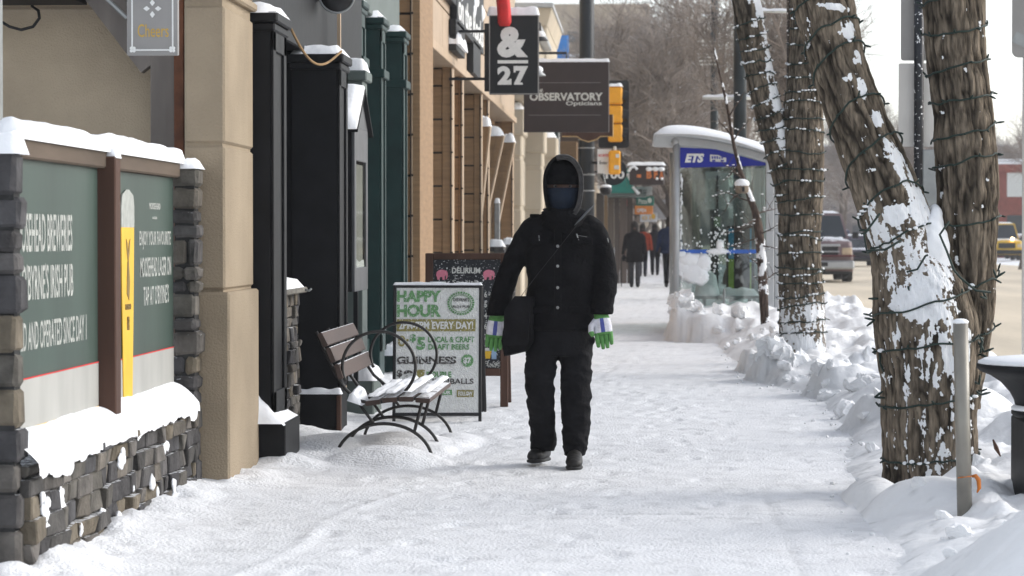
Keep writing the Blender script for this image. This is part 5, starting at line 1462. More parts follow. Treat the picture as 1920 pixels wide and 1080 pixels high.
mb = MB(); mb.tube([(x, 52, VZ(170, 52)), (xa + .1, 51.7, VZ(170, 52))], .03, 8); mb.tube([(x, 52, VZ(255, 52)), (xa + .1, 51.7, VZ(255, 52))], .03, 8); mb.build('bracket', M['galv'], ts)
s = MB(); snow_cap(s, xa, y, xb, y + .22, VZ(162, y), .06, 3, .01); s.build('snow_cover', M['snow'], ts, True)
ps = thing('pedestrian_signal', 'small yellow pedestrian signal hanging below the traffic signal', 'traffic light', W(1153, 305, 51.5))
mb = MB(); xa, xb = UX(1141, y), UX(1164, y); za, zb2 = VZ(327, y), VZ(282, y)
mb.bbox(xa, y, za, xb, y + .2, zb2, .035); hs = mb.build('housing', M['orange'], ps)
mb = MB(); mb.tube([((xa + xb) / 2, y + .1, zb2), ((xa + xb) / 2, y + .1, zb2 + .08)], .03, 8); mb.box(xb - .10, y - .006, VZ(293, y) - .03, xb - .03, y - .002, VZ(293, y) + .04); mb.box(xb - .13, y - .006, VZ(315, y) - .03, xb - .03, y - .002, VZ(315, y) + .05); mb.build('label_plate', M['off_white'], ps)
mb = MB(); mb.box(xb - .001, y + .03, za + .05, xb + .03, y + .17, zb2 - .05); mb.tube([(x, 52, (za + zb2) / 2), (xa + .05, 51.7, (za + zb2) / 2)], .025, 8); mb.build('hood', M['black_metal'], ps)
wsn = thing('street_notice', 'white notice sign with a red top line fixed to the corner pole', 'sign', W(1130, 300, 51.7)); y2 = 51.7
mb = MB(); mb.bbox(UX(1120, y2), y2, VZ(327, y2), UX(1146, y2), y2 + .02, VZ(280, y2), .003); mb.build('plate', M['white'], wsn)
q = MB(); T = frame(W(1120, 327, y2 - .003), (1, 0, 0), (0, 0, 1)); s_ = 1 / FPX * y2
q.text("NO ENTRY", 2 * s_, 33 * s_, 22 * s_, 38 * s_, T, bold=.03); q.build('red_line', M['red'], wsn)
q = MB(); q.text("Enter", 4 * s_, 19 * s_, 19 * s_, 25 * s_, T, bold=.02); q.build('lettering', M['black_metal'], wsn)
rs = thing('round_sign', 'round black sign with white digits behind the pedestrian signal', 'sign', W(1152, 325, 53)); y3 = 53
mb = MB(); c = W(1150, 322, y3); mb.prism([(c.x + .27 * math.cos(2 * math.pi * j / 28), c.z + .27 * math.sin(2 * math.pi * j / 28)) for j in range(28)], y3 - .02, y3 + .04); mb.build('disc', M['black_sign'], rs)
q = MB(); T = frame((c.x, y3 - .022, c.z), (1, 0, 0), (0, 0, 1)); q.text("100", -.15, -.14, .22, .02, T, bold=.03); q.build('lettering', M['white'], rs)
mb = MB(); mb.tube([c + Vector((-.25, .02, 0)), c + Vector((-.6, .02, 0))], .02, 6); mb.build('bracket', M['black_metal'], rs)
vl = thing('hanging_lantern', 'small dark hanging lantern with snow on its hood beside the walker shoulder', 'lamp', W(1135, 352, 50)); c = W(1136, 356, 50)
mb = MB(); mb.lathe([(.03, .06), (.10, .05), (.12, .0), (.09, -.08), (.03, -.10)], c, 14); mb.build('lantern_body', M['black_metal'], vl, True)
s = MB(); s.sphere(c + Vector((0, 0, .06)), (.11, .11, .04), 12, m=6); s.build('snow_cover', M['snow'], vl, True)
mb = MB(); mb.tube([c + Vector((0, 0, .08)), c + Vector((-.05, .1, .3)), Vector((x, 52, c.z + .35))], .012, 6); mb.build('arm', M['galv'], vl, True)

# far shops on the left side of the street
pal = [(.30, .22, .15), (.22, .10, .07), (.40, .35, .28), (.17, .15, .14)]
def far_shop(label, y0, y1, xf, h, colr, seed, snow=True):
    r_ = random.Random(seed)
    t = thing('shop_building', label, 'building', (xf - 2, (y0 + y1) / 2, 0))
    mb = MB(); mb.box(xf - 9, y0, -.1, xf, y1, h); mb.bbox(xf - 9, y0 - .15, h - .5, xf + .25, y1, h + .05, .03); mb.bbox(xf - .2, y0, 3.2, xf + .12, y1, 3.9, .02)
    mb.build('wall', mat('shop_wall', colr, .85, ns=2, na=.15, bs=20, bstr=.3), t)
    n = max(2, int((y1 - y0) / 3))
    for i in range(n):
        a = y0 + .5 + i * (y1 - y0 - .6) / n; b = a + (y1 - y0) / n - .8
        mb = MB(); mb.box(xf + .002, a, .5, xf + .02, b, 3.0); mb.build('window', M['glass_dark'], t)
        mb = MB(); mb.bbox(xf - .1, a - .35, -.1, xf + .12, a - .05, 3.2, .02); mb.build('pier', mat('pier_paint', r_.choice(pal), .8) if i == 0 else M['stucco'], t)
        if h > 6:
            mb = MB(); mb.box(xf + .002, a + .3, 4.6, xf + .02, b - .3, 6.2); mb.build('window', M['glass_dark'], t)
    mb = MB(); mb.bbox(xf - 9, y0 - .1, h + .052, xf + .27, y1, h + .2, .05); mb.build('snow_cover', M['snow'], t)
    return t
far_shop('brown panelled shop building just beyond the corner pole', 76, 92, -1.62, 5.0, (.16, .12, .095), 1)
far_shop('reddish brick shop building farther along the left side', 92, 118, -2.3, 7.4, (.24, .12, .08), 2)
far_shop('plain tan shop building far down the left side', 118, 150, -2.4, 6.4, (.33, .26, .18), 3)
far_shop('grey low shop building at the far end of the left side', 150, 220, -2.4, 7, (.2, .19, .18), 4)
tower = thing('tan_tower_block', 'tall hazy tan building rising behind the bare trees', 'building', (-3, 330, 0))
mb = MB(); mb.bbox(-16, 330, -.2, 1.2, 350, 30, .2); mb.build('wall', mat('tower_wall', (.36, .28, .19), .9, ns=.3, na=.1), tower)
for j in range(7):
    mb = MB(); mb.box(-9, 329.9, 6 + j * 3.2, .4, 329.98, 7.4 + j * 3.2); mb.build('window', M['glass_dark'], tower)
gp = thing('green_door_post', 'dark green vertical post between cream and tan walls behind the optician sign', 'post', (UX(1040, 74), 74.2, 0))
mb = MB(); mb.bbox(UX(1034, 74), 74.05, -.1, UX(1046, 74), 74.3, 5, .02); mb.build('shaft', M['teal_paint'], gp)
mb = MB(); mb.bbox(UX(1046, 74), 74.1, -.1, UX(1049, 74), 74.3, 5, .01); mb.build('white_edge', M['white'], gp)
ws = thing('tan_side_wall', 'tan stucco wall section between the green post and the corner pole', 'wall', (UX(1063, 76), 75, 0))
mb = MB(); mb.bbox(UX(1049, 75), 75, -.1, UX(1082, 75), 76, 4.0, .02); mb.build('wall', M['cedar'], ws)
bl = thing('blue_panel', 'plain bright blue panel between the cream building and the corner pole', 'sign', W(1052, 112, 90))  # plain panel filling a patch of bright blue
mb = MB(); mb.bbox(UX(1036, 90), 90, VZ(114, 90), UX(1066, 90), 90.2, VZ(66, 90), .02); mb.build('board', mat('bright_blue', (.05, .20, .50), .6, ns=1.5, na=.2), bl)
mb = MB(); mb.tube([(UX(1042, 90), 90.1, VZ(90, 90)), (UX(1042, 90) - 1.5, 90.1, VZ(90, 90))], .04, 6); mb.build('bracket', M['black_metal'], bl)
# panels of the brown shop seen beside the walker
mb = MB()
y = 75.6
for k, (u0, u1, c) in enumerate(((1118, 1133, (.10, .085, .075)), (1133, 1140, (.30, .20, .11)), (1140, 1152, (.15, .125, .105)), (1152, 1162, (.12, .10, .09)), (1162, 1176, (.15, .12, .105)), (1176, 1188, (.10, .08, .07)))):
    mb.bbox(UX(u0, y), y + .02 * (k % 2), -.1, UX(u1, y) - .012, y + .3, VZ(362, y), .01, c)
t_ = thing('panelled_shop_wall', 'brown and tan upright panels under the teal awning left of the far walkers', 'wall', (UX(1150, y), y, 0)); mb.build('panels', mat('panel_paint', (.2, .2, .2), .8, attr=True, ns=3, na=.15, stretch=(6, 1, .3)), t_)
aw = thing('teal_awning', 'teal sloped awning over the panelled shop wall', 'awning', W(1165, 350, 73))
mb = MB(); y = 73; mb.prism([(UX(1140, y), VZ(362, y)), (UX(1190, y), VZ(362, y)), (UX(1182, y), VZ(316, y)), (UX(1150, y), VZ(316, y))], y, y + 2.5); mb.build('canopy', mat('teal_canvas', (.035, .24, .20), .8, ns=4, na=.1), aw)
mb = MB(); mb.bbox(UX(1138, y), y - .02, VZ(368, y), UX(1212, y), y + 2.5, VZ(362.3, y), .01); mb.build('valance', M['grey_green'], aw)
s = MB(); s.tube([W(1176, 325, y - .05), W(1181, 334, y - .05), W(1187, 347, y - .05)], [.05, .045, .035], 8); s.tube([W(1186, 350, y - .05), W(1198, 364, y - .05)], .04, 8)
s.build('snow_cover', M['snow'], aw, True)
# bar sign with orange letters
bs_ = thing('bar_sign', 'brown sign with orange letters under a thick snow cap, above the distant walkers', 'sign', W(1212, 325, 66)); y = 66
mb = MB(); mb.bbox(UX(1180, y), y, VZ(347, y), UX(1246, y), y + .3, VZ(310, y), .03); mb.build('board', M['brown_sign'], bs_)
q = MB(); T = frame(W(1180, 347, y - .01), (1, 0, 0), (0, 0, 1)); s_ = y / FPX
q.text("B", 32 * s_, 12 * s_, 42 * s_, 28 * s_, T, bold=.06); q.text("F", 46 * s_, 12 * s_, 53 * s_, 28 * s_, T, bold=.06); q.text("A", 56 * s_, 12 * s_, 64 * s_, 28 * s_, T, bold=.06); q.text("1", 14 * s_, 14 * s_, 22 * s_, 20 * s_, T, bold=.04)
q.build('lettering', mat('orange_letters', (.55, .17, .05), .6), bs_)
s = MB(); snow_cap(s, UX(1176, y), y - .05, UX(1247, y), y + .3, VZ(310, y), .08, 3, .02, rough=.15)
for u in (1217, 1229, 1240): s.sphere(W(u, 317, y - .03), (.085, .06, .055), 10, m=6)
for u in (1232, 1241): s.sphere(W(u, 335, y - .03), (.035, .04, .035), 8, m=6)
s.tube([W(1178, 322, y - .04), W(1183, 314, y - .04), W(1190, 312, y - .04), W(1195, 318, y - .04)], .035, 8)
s.build('snow_cover', M['snow'], bs_, True)
# cluster of small far signs
for (nm, lb, u0, u1, v0, v1, y, c, txt, tc) in (
    ('shop_sign', 'small white sign with dark letters, topmost of the distant sign cluster', 1193, 1223, 350, 366, 74.5, (.42, .42, .42), 'FY LI', (.05, .05, .05)),
    ('shop_sign', 'small green sign with a white disc in the distant sign cluster', 1193, 1226, 368, 386, 77, (.03, .16, .12), 'Pizza', (.6, .65, .6)),
    ('shop_sign', 'small orange-striped sign lowest in the distant sign cluster', 1190, 1224, 386, 402, 80, (.62, .22, .05), 'OPEN', (.7, .7, .7)),
    ('shop_sign', 'small red sign at the left end of the distant sign cluster', 1173, 1186, 375, 386, 78, (.45, .05, .05), 'H', (.6, .6, .6)),
    ('shop_sign', 'small pale sign with yellow bar below the green disc sign', 1200, 1232, 400, 416, 84, (.5, .5, .52), 'O I', (.6, .35, .05))):
    t = thing(nm, lb, 'sign', W((u0 + u1) / 2, v1, y), 'far shop signs'); mb = MB(); mb.bbox(UX(u0, y), y, VZ(v1, y), UX(u1, y), y + .12, VZ(v0, y), .01); mb.build('board', mat('far_sign_paint', c, .6), t)
    q = MB(); T = frame(W(u0, v1, y - .012), (1, 0, 0), (0, 0, 1)); s_ = y / FPX; q.text(txt, 4 * s_, 4 * s_, (u1 - u0) * .62 * s_, (v1 - v0 - 5) * s_, T, bold=.03)
    if 'disc' in lb: q.prism([((25 + 4 * math.cos(a)) * s_, (10 + 5 * math.sin(a)) * s_) for a in [j * .45 for j in range(14)]], -.008, -.001, T=T)
    q.build('lettering', mat('far_letters', tc, .7), t)
    mb = MB(); mb.tube([(UX(u0, y), y + .06, VZ(v0 + 3, y)), (UX(u0, y) - .8, y + .06, VZ(v0 + 3, y))], .025, 6); mb.build('bracket', M['black_metal'], t)
ga = thing('grey_canopy', 'pale grey shop canopy beyond the distant walkers', 'awning', W(1245, 390, 95)); y = 95
mb = MB(); mb.prism([(UX(1222, y), VZ(410, y)), (UX(1272, y), VZ(410, y)), (UX(1272, y), VZ(376, y)), (UX(1232, y), VZ(374, y))], y, y + 4); mb.build('canopy', mat('grey_canvas', (.42, .42, .43), .8), ga)

# ================================================================ bus shelter
sh = thing('bus_shelter', 'grey-framed glass bus shelter with curved snowy roof and blue ETS band', 'bus shelter', (1.2, 38.5, 0))
Y0, Y1 = 37.0, 41.2
xl = UX(1262, Y0); xr = UX(1452, Y0)
zt_l = VZ(262, Y0)
def roof_z(x):       # underside of the curved roof: high over the sidewalk, falling to the road
    t = (x - xl) / (xr - xl)
    return 2.71 - .05 * t - .24 * max(t, 0) ** 2
def post(xc, yc, r, zt, name='post'):
    mb = MB(); mb.tube([(xc, yc, -.05), (xc, yc, zt)], r, 20); return mb
mb = post(UX(1268, Y0), Y0, .048, 2.63); mb.sphere((UX(1266, Y0), Y0, 2.65), .06, 14, m=8); mb.build('post', M['alu'], sh, True)
mb = post(UX(1268, Y0), Y1, .048, 2.63); mb.build('post', M['alu'], sh, True)
for yy in (Y0, Y1):
    mb = MB(); xc = UX(1443, Y0); mb.bbox(xc - .055, yy - .05, -.05, xc + .06, yy + .05, 2.44, .01); mb.bbox(xc + .065, yy - .03, -.05, xc + .13, yy + .06, 2.42, .01); mb.build('post', M['alu'], sh)
# roof
N = 24
mb = MB(); rg = []
x_a, x_b = UX(1228, Y0), xr + .45
for i in range(N + 1):
    x_ = x_a + (x_b - x_a) * i / N; z_ = roof_z(x_); th = .012 + .03 * math.sin(math.pi * min(1, (i / N) * 1.3)) 
    if i == 0: th = .02
    rg.append([(x_, Y0 - .22, z_ + .01), (x_, Y1 + .35, z_ + .01), (x_, Y1 + .35, z_ + th + .02), (x_, Y0 - .22, z_ + th + .02)])
mb.rings(rg); mb.build('roof', M['alu'], sh)
s = MB(); rg = []
for i in range(N * 2 + 1):
    t = i / (N * 2); x_ = x_a - .02 + (x_b - x_a + .04) * t; z_ = roof_z(x_) + .028 + .03 * math.sin(math.pi * min(1, t * 1.3)); th = .125 * (1 - (1 - min(1, t * 7)) ** 3) * min(1, (1 - t) * 9 + .1) * (1 + .12 * math.sin(t * 9))
    sec_ = []
    for j in range(9):
        a = j / 8; yy = Y0 - .24 + (Y1 - Y0 + .74) * a; e_ = math.sqrt(max(0, 1 - abs(2 * a - 1) ** 14))
        sec_.append((x_, yy, z_ + .005 + th * e_))
    sec_ = [(x_, Y0 - .24, z_ - .005)] + sec_ + [(x_, Y1 + .37, z_ - .005)]
    rg.append(sec_)
s.rings(rg); s.build('snow_cover', M['snow'], sh, True)
# frame beam beneath the roof, band and glass of the near end
mb = MB(); rg = []
for i in range(13):
    x_ = xl + .02 + (xr - xl) * i / 12; z_ = roof_z(x_); rg.append([(x_, Y0 - .03, z_ - .10), (x_, Y0 + .04, z_ - .10), (x_, Y0 + .04, z_), (x_, Y0 - .03, z_)])
mb.rings(rg); mb.build('end_beam', M['alu'], sh)
mb = MB(); xa, xb = UX(1275, Y0), UX(1436, Y0); n = 12
top = [(xa + (xb - xa) * i / n, VZ(np.interp(i / n, [0, .4, 1], [277, 280, 306]), Y0)) for i in range(n + 1)]
mb.prism([(xa, VZ(315, Y0)), (xb, VZ(311, Y0))] + top[::-1], Y0 - .02, Y0 + .0); bd = mb.build('blue_band', mat('transit_blue', (.003, .012, .27), .5, ns=3, na=.08), sh)
q = MB(); T = frame(W(1275, 315, Y0 - .025), (1, 0, 0), (0, 0, 1)); s_ = Y0 / FPX
q.text("ETS", 9 * s_, 10 * s_, 45 * s_, 27 * s_, T, bold=.06, shear=.25)
q.build('lettering', M['white'], bd)
q = MB(); q.prism([(56 * s_, 12 * s_), (86 * s_, 11 * s_), (86 * s_, 19 * s_), (78 * s_, 20 * s_), (72 * s_, 24 * s_), (56 * s_, 25 * s_)], -.006, -.002, T=T); q.build('bus_emblem', M['off_white'], bd)
q = MB()
for k in range(5): q.box((59 + k * 4.5) * s_, -.009, 17 * s_, (62 + k * 4.5) * s_, -.0062, 22 * s_ if k < 3 else 20 * s_, T=T)
q.box(60 * s_, -.009, 12 * s_, 66 * s_, -.0062, 15 * s_, T=T); q.box(76 * s_, -.009, 12 * s_, 82 * s_, -.0062, 15 * s_, T=T); q.build('emblem_windows', bpy.data.materials['transit_blue'], bd)
zb = VZ(577, Y0)
for (nm, a, b, c_, d_) in (('glass_pane', xa, UX(1436, Y0), zb, VZ(316, Y0)),):
    mb = MB(); mb.box(a, Y0 - .006, c_, b, Y0 + .006, d_); gpn = mb.build(nm, M['glass'], sh)
mb = MB(); mb.box(xa, Y0 - .010, VZ(475, Y0), UX(1436, Y0), Y0 - .007, VZ(468, Y0)); mb.build('blue_stripe', mat('blue_film', (.03, .12, .48), .5), gpn)
mb = MB(); mb.bbox(xa, Y0 - .02, zb - .04, UX(1436, Y0), Y0 + .03, zb, .005); mb.bbox(xa - .02, Y0 - .02, zb, xa, Y0 + .02, VZ(316, Y0), .004); mb.tube([(UX(1358, Y0), Y0, -.05), (UX(1358, Y0), Y0, .62)], .018, 10); mb.build('rail', M['galv'], sh)
# back wall on the road side and far end
mb = MB(); mb.box(UX(1440, Y0) - .01, Y0 + .06, .2, UX(1440, Y0) + .0, Y1 - .06, 2.40); mb.build('glass_pane', M['glass'], sh)
mb = MB(); mb.box(UX(1268, Y0) + .3, Y1, .2, UX(1440, Y0) - .06, Y1 + .01, 2.45); mb.build('glass_pane', M['glass'], sh)
mb = MB(); mb.bbox(UX(1268, Y0), Y1 - .03, 2.45, UX(1440, Y0), Y1 + .03, 2.6, .01); mb.bbox(UX(1268, Y0) + .3, Y1 - .03, .15, UX(1440, Y0) - .06, Y1 + .03, .2, .01); mb.build('far_rail', M['alu'], sh)
# snow thrown against the glass
sp = MB(); r7 = random.Random(4)
def splat(u, v, ru, rv, n, yy=Y0 - .008):
    dp = r7.uniform(.010, .024) if ru > 5 else .012 + r7.random() * .006
    c = W(u, v, yy); pts = []
    for k in range(n):
        a = 2 * math.pi * k / n; rr = 1 + r7.uniform(-.10, .12)
        pts.append((c.x + ru * s_ * rr * math.cos(a), yy, c.z + rv * s_ * rr * math.sin(a)))
    pts2 = [(c.x + (p[0] - c.x) * .6, yy - dp, c.z + (p[2] - c.z) * .6) for p in pts]
    sp.rings([pts, pts2])
splat(1298, 500, 34, 27, 46); splat(1312, 520, 18, 16, 26); splat(1345, 472, 22, 6, 24); splat(1350, 462, 8, 14, 20); splat(1272, 510, 12, 10, 20); splat(1281, 497, 16, 18, 20); splat(1290, 488, 22, 14, 22); splat(1318, 492, 16, 16, 22); splat(1300, 512, 26, 20, 26); splat(1278, 478, 10, 8, 12)
for k in range(150):
    if r7.random() < .5: a, b = r7.gauss(1300, 26), r7.gauss(480, 26)
    else: a, b = r7.gauss(1352, 14), r7.gauss(452, 26)
    if 1277 < a < 1425 and 330 < b < 560:
        z = r7.uniform(.6, 2.2) * (1 if b > 430 else .7); splat(a, b, z, z * 1.2, 7)
for k in range(40): splat(1277 + r7.uniform(-1, 2), r7.uniform(330, 560), r7.uniform(1, 2.5), r7.uniform(2, 6), 8)
tag(sp.build('snow_splash', M['snow'], gpn, True), kind='stuff')
# inside: bench with snow, advertising panel
ib = thing('shelter_bench', 'low bench buried in snow inside the bus shelter', 'bench', (UX(1340, 39), 39, 0))
mb = MB(); y = 39.4; mb.bbox(UX(1300, y), y, .42, UX(1425, y), y + .4, .47, .01); mb.bbox(UX(1318, y), y + .1, -.05, UX(1324, y), y + .3, .42, .005); mb.bbox(UX(1404, y), y + .1, -.05, UX(1410, y), y + .3, .42, .005); mb.build('seat', M['galv'], ib)
s = MB(); snow_cap(s, UX(1302, y), y - .02, UX(1350, y), y + .4, .47, .34, 5, .0, rough=.15); snow_cap(s, UX(1352, y), y, UX(1424, y), y + .4, .47, .10, 6, .0); s.build('snow_cover', M['snow'], ib, True)
ad = thing('advert_panel', 'blue and green advertising panel standing inside the bus shelter', 'poster', (UX(1375, 40.6), 40.6, .5))
y = 40.6
mb = MB(); mb.bbox(UX(1362, y), y, .45, UX(1415, y), y + .06, 1.50, .006); mb.build('frame', M['black_metal'], ad)
mb = MB(); mb.box(UX(1366, y), y - .006, 1.0, UX(1376, y), y - .001, 1.46); mb.box(UX(1406, y), y - .006, .95, UX(1409, y), y - .001, 1.46); mb.build('blue_print', mat('cyan_print', (.03, .28, .48), .5), ad)
mb = MB(); mb.box(UX(1366, y), y - .006, .52, UX(1376, y), y - .001, .995); mb.box(UX(1406, y), y - .006, .52, UX(1409, y), y - .001, .945); mb.build('green_print', mat('lime_print', (.28, .45, .06), .5), ad)

# timetable board beyond the shelter
tb = thing('timetable_board', 'pale grey notice board on a dark post seen through the shelter glass', 'notice board', (UX(1345, 47), 47, 0)); y = 47
mb = MB(); mb.bbox(UX(1322, y), y, VZ(393, y), UX(1367, y), y + .04, VZ(322, y), .01); mb.build('board', M['sign_back_light'], tb)
mb = MB(); mb.bbox(UX(1343, y), y - .06, -.1, UX(1347, y), y - .01, VZ(330, y), .004); mb.build('post', M['black_metal'], tb)
mb = MB(); mb.bbox(UX(1339, y), y - .09, VZ(425, y), UX(1350, y), y - .065, VZ(407, y), .004); mb.build('green_plate', mat('pale_green', (.35, .45, .28), .6), tb)

# ================================================================ poles on the right
def pole(name, label, u0, u1, y, z1, m, cat='pole', group=None):
    t = thing(name, label, cat, (UX((u0 + u1) / 2, y), y, 0), group)
    r_ = (UX(u1, y) - UX(u0, y)) / 2; xc = UX((u0 + u1) / 2, y)
    mb = MB(); mb.tube([(xc, y, -.1), (xc, y, z1)], [r_ * 1.05, r_ * .97], 18); mb.build('shaft', m, t, True)
    mb = MB(); mb.tube([(xc, y, -.1), (xc, y, .35), (xc, y, .42)], [r_ * 1.7, r_ * 1.6, r_ * 1.05], 18); mb.build('base', m, t, True)
    return t, xc
M['lamp_post'] = mat('dark_lamp_post', (.012, .020, .024), .5, ns=4, na=.2)
M['near_pole'] = mat('black_pole', (.010, .011, .015), .4, ns=14, na=.5, speck=.02, dscale=45)
p1, x1_ = pole('lamp_post', 'dark lamp post rising behind the leaning snowy limb of the second tree', 1375, 1399, 44, 9, M['lamp_post'], group='street lamp posts')
p2, x2_ = pole('lamp_post', 'slimmer far lamp post left of the one behind the snowy limb', 1332, 1346, 70, 9, M['lamp_post'], group='street lamp posts')
p3, x3_ = pole('light_pole', 'black pole standing directly behind the second wrapped tree trunk', 1474, 1512, 28.2, 7, M['near_pole'])
def arm_bar(u0, u1, v, y, r_=.03, par=None):
    mb = MB(); mb.tube([W(u0, v, y), W(u1, v, y)], r_, 8); o = mb.build('banner_arm', M['off_white'], par, True)
    s = MB(); a, b = W(u0, v, y), W(u1, v, y); snow_cap(s, a.x, y - .03, b.x, y + .03, a.z + r_ * .8, .035, u0, .0, rough=.6); s.build('snow_cover', M['snow'], o, True)
arm_bar(1317, 1408, 184, 44, .028, p1); arm_bar(1315, 1372, 32, 70, .045, p2)
arm_bar(1425, 1500, 22, 44.5, .02, p1)
# snowflake light frame
sf = thing('snowflake_light', 'faint ladder-like holiday light frame on the far lamp post', 'street decoration', (x2_, 69.8, VZ(100, 70)), None)
mb = MB()
for k, (u0, u1, v) in enumerate(((1306, 1376, 78), (1312, 1372, 85), (1312, 1368, 92), (1308, 1372, 101), (1308, 1366, 108), (1312, 1376, 114), (1310, 1374, 121))): mb.tube([W(u0, v, 69.8), W(u1, v + (1 if k % 2 else -1), 69.8)], .016, 5)
for u in (1318, 1360): mb.tube([W(u, 74, 69.8), W(u, 124, 69.8)], .010, 5)
mb.build('frame', M['off_white'], sf)
# near steel post (tie) on the right
np_ = thing('parking_post', 'bare grey steel post with an orange tie standing in the snow before the big tree', 'post', (UX(1806, 12.2), 12.2, 0))
y = 12.2; za = ground_z(UX(1812, y), y)
mb = MB(); a, b = Vector((UX(1812, y), y, za - .15)), W(1801, 602, y); mb.tube([a, b], .0345, 24); mb.build('shaft', M['grey_post'], np_, True)
s = MB(); s.sphere(b + Vector((0, 0, -.004)), (.038, .038, .016), 14, m=8); s.build('snow_cover', M['snow'], np_, True)
mb = MB(); mb.tube([W(1822, 893, y - .0), W(1829, 892, y), W(1835, 900, y), W(1836, 915, y), W(1832, 924, y)], [.006, .010, .011, .009, .003], 8); mb.tube([W(1796, 896, y - .035), W(1822, 893, y - .03)], .003, 5); mb.build('orange_tie', mat('orange_plastic', (.55, .16, .02), .45), np_, True)
# sign post with two sign backs
sp_ = thing('sign_post', 'black sign post between the forked stems, carrying two pale sign backs', 'sign post', (UX(1722, 17.5), 17.5, 0)); y = 17.5; xc = UX(1722, y)
mb = MB(); mb.tube([(xc, y, .5), (xc, y, 4)], .032, 14); mb.build('shaft', M['near_pole'], sp_, True)
mb = MB(); mb.bbox(UX(1728, y), y - .03, -.1, UX(1758, y), y + .06, VZ(282, y), .008); mb.build('grey_sleeve', M['galv'], sp_)
def rsign(nm, u0, u1, v0, v1, y, m, par, rad=.05):
    x0, x1, z0, z1 = UX(u0, y), UX(u1, y), VZ(v1, y), VZ(v0, y); poly = []
    for (cx, cz, a0) in ((x1 - rad, z0 + rad, -90), (x1 - rad, z1 - rad, 0), (x0 + rad, z1 - rad, 90), (x0 + rad, z0 + rad, 180)):
        for j in range(6): poly.append((cx + rad * math.cos(R(a0 + 18 * j)), cz + rad * math.sin(R(a0 + 18 * j))))
    mb = MB(); mb.prism(list(reversed(poly)), y, y + .004); return mb.build(nm, m, par)
rsign('upper_sign_back', 1688, 1752, -70, 116, y + .04, M['sign_back'], sp_, .02)
rsign('lower_sign_back', 1684, 1757, 121, 276, y + .04, M['sign_back_light'], sp_, .01)
rp = thing('sign_post', 'pale post with a grey rounded sign back, cut by the right picture edge', 'sign post', (UX(1921, 24), 24, 0)); y = 24
mb = MB(); mb.bbox(UX(1918, y), y + .02, -.1, UX(1934, y), y + .07, 4, .006); mb.build('shaft', M['sign_back_light'], rp)
o = rsign('sign_back', 1896, 1965, -80, 111, y, M['sign_back'], rp, .06)
mb = MB(); T = frame(W(1897, 78, y - .003), (.9, 0, -.45), (.45, 0, .9)); mb.box(0, -.002, 0, .16, .002, .10, T=T); mb.build('sticker', M['galv'], o)

# ================================================================ urn planter
ur = thing('urn_planter', 'large black flared urn on a square pedestal with snow on its rim, right picture edge', 'planter', (UX(2000, 12.7), 12.7, 0)); y = 12.7
cx = UX(2010, y); k_ = y / FPX
rr = lambda u: (2010 - u) * k_
zz = lambda v: VZ(v, y, 1900)
mb = MB(); mb.lathe([(rr(1908), zz(782)), (rr(1900), zz(776)), (rr(1900), zz(768)), (rr(1908), zz(764)), (rr(1905), zz(750)), (rr(1897), zz(735)), (rr(1880), zz(716)), (rr(1860), zz(703)), (rr(1842), zz(696)), (rr(1836), zz(690)), (rr(1836), zz(682)), (rr(1842), zz(680)), (rr(1850), zz(686))], (cx, y, 0), 48)
mb.build('bowl', M['black_paint'], ur, True)
mb = MB(); mb.bbox(cx - rr(1912), y - rr(1912), zz(965) - .1, cx + rr(1912), y + rr(1912), zz(783), .01); mb.build('pedestal', M['black_paint'], ur)
s = MB(); s.lathe([(rr(1838), zz(682)), (rr(1839), zz(677)), (rr(1850), zz(672)), (rr(1900), zz(668)), (.01, zz(668))], (cx, y, 0), 40); s.lathe([(rr(1899), zz(768)), (rr(1899), zz(763)), (rr(1910), zz(757)), (.05, zz(757))], (cx, y, 0), 24)
s.build('snow_cover', M['snow'], ur, True)
mb = MB(); mb.tube([W(1862, 824, 13.4), W(1868, 840, 13.4), W(1876, 856, 13.4)], [.004, .012, .003], 6); tag(mb.build('seed_pod', M['brown_wood'], None, True, loc=W(1868, 840, 13.4)), 'small brown twig end sticking up out of the snow left of the black urn', 'twig')
# ================================================================ wrapped street trees
M['bark'] = mat('furrowed_bark', (.2, .2, .2), .95, ns=26, na=.5, bs=34, bstr=1.0, attr=True, stretch=(2.2, 2.2, .45), spec=.1)
bt = M['bark'].node_tree
def add_snow_mask(m):
    t = m.node_tree; L = t.links.new; b = t.nodes["Principled BSDF"]
    src = b.inputs["Base Color"].links[0].from_socket
    at = t.nodes.new("ShaderNodeAttribute"); at.attribute_name = "snow"
    n = t.nodes.new("ShaderNodeTexNoise"); n.inputs["Scale"].default_value = 38; n.inputs["Detail"].default_value = 5
    tc = t.nodes.new("ShaderNodeTexCoord"); L(tc.outputs["Object"], n.inputs["Vector"])
    a = t.nodes.new("ShaderNodeMath"); a.operation = 'ADD'; L(at.outputs["Fac"], a.inputs[0])
    s1 = t.nodes.new("ShaderNodeMath"); s1.operation = 'MULTIPLY_ADD'; L(n.outputs[0], s1.inputs[0]); s1.inputs[1].default_value = 1.5; s1.inputs[2].default_value = -.75; L(s1.outputs[0], a.inputs[1])
    r = t.nodes.new("ShaderNodeMapRange"); r.inputs[1].default_value = .47; r.inputs[2].default_value = .55; L(a.outputs[0], r.inputs[0])
    k = t.nodes.new("ShaderNodeMix"); k.data_type = 'RGBA'; L(r.outputs[0], k.inputs[0]); L(src, k.inputs[6]); k.inputs[7].default_value = (.84, .85, .87, 1)
    L(k.outputs[2], b.inputs["Base Color"])
add_snow_mask(M['bark'])

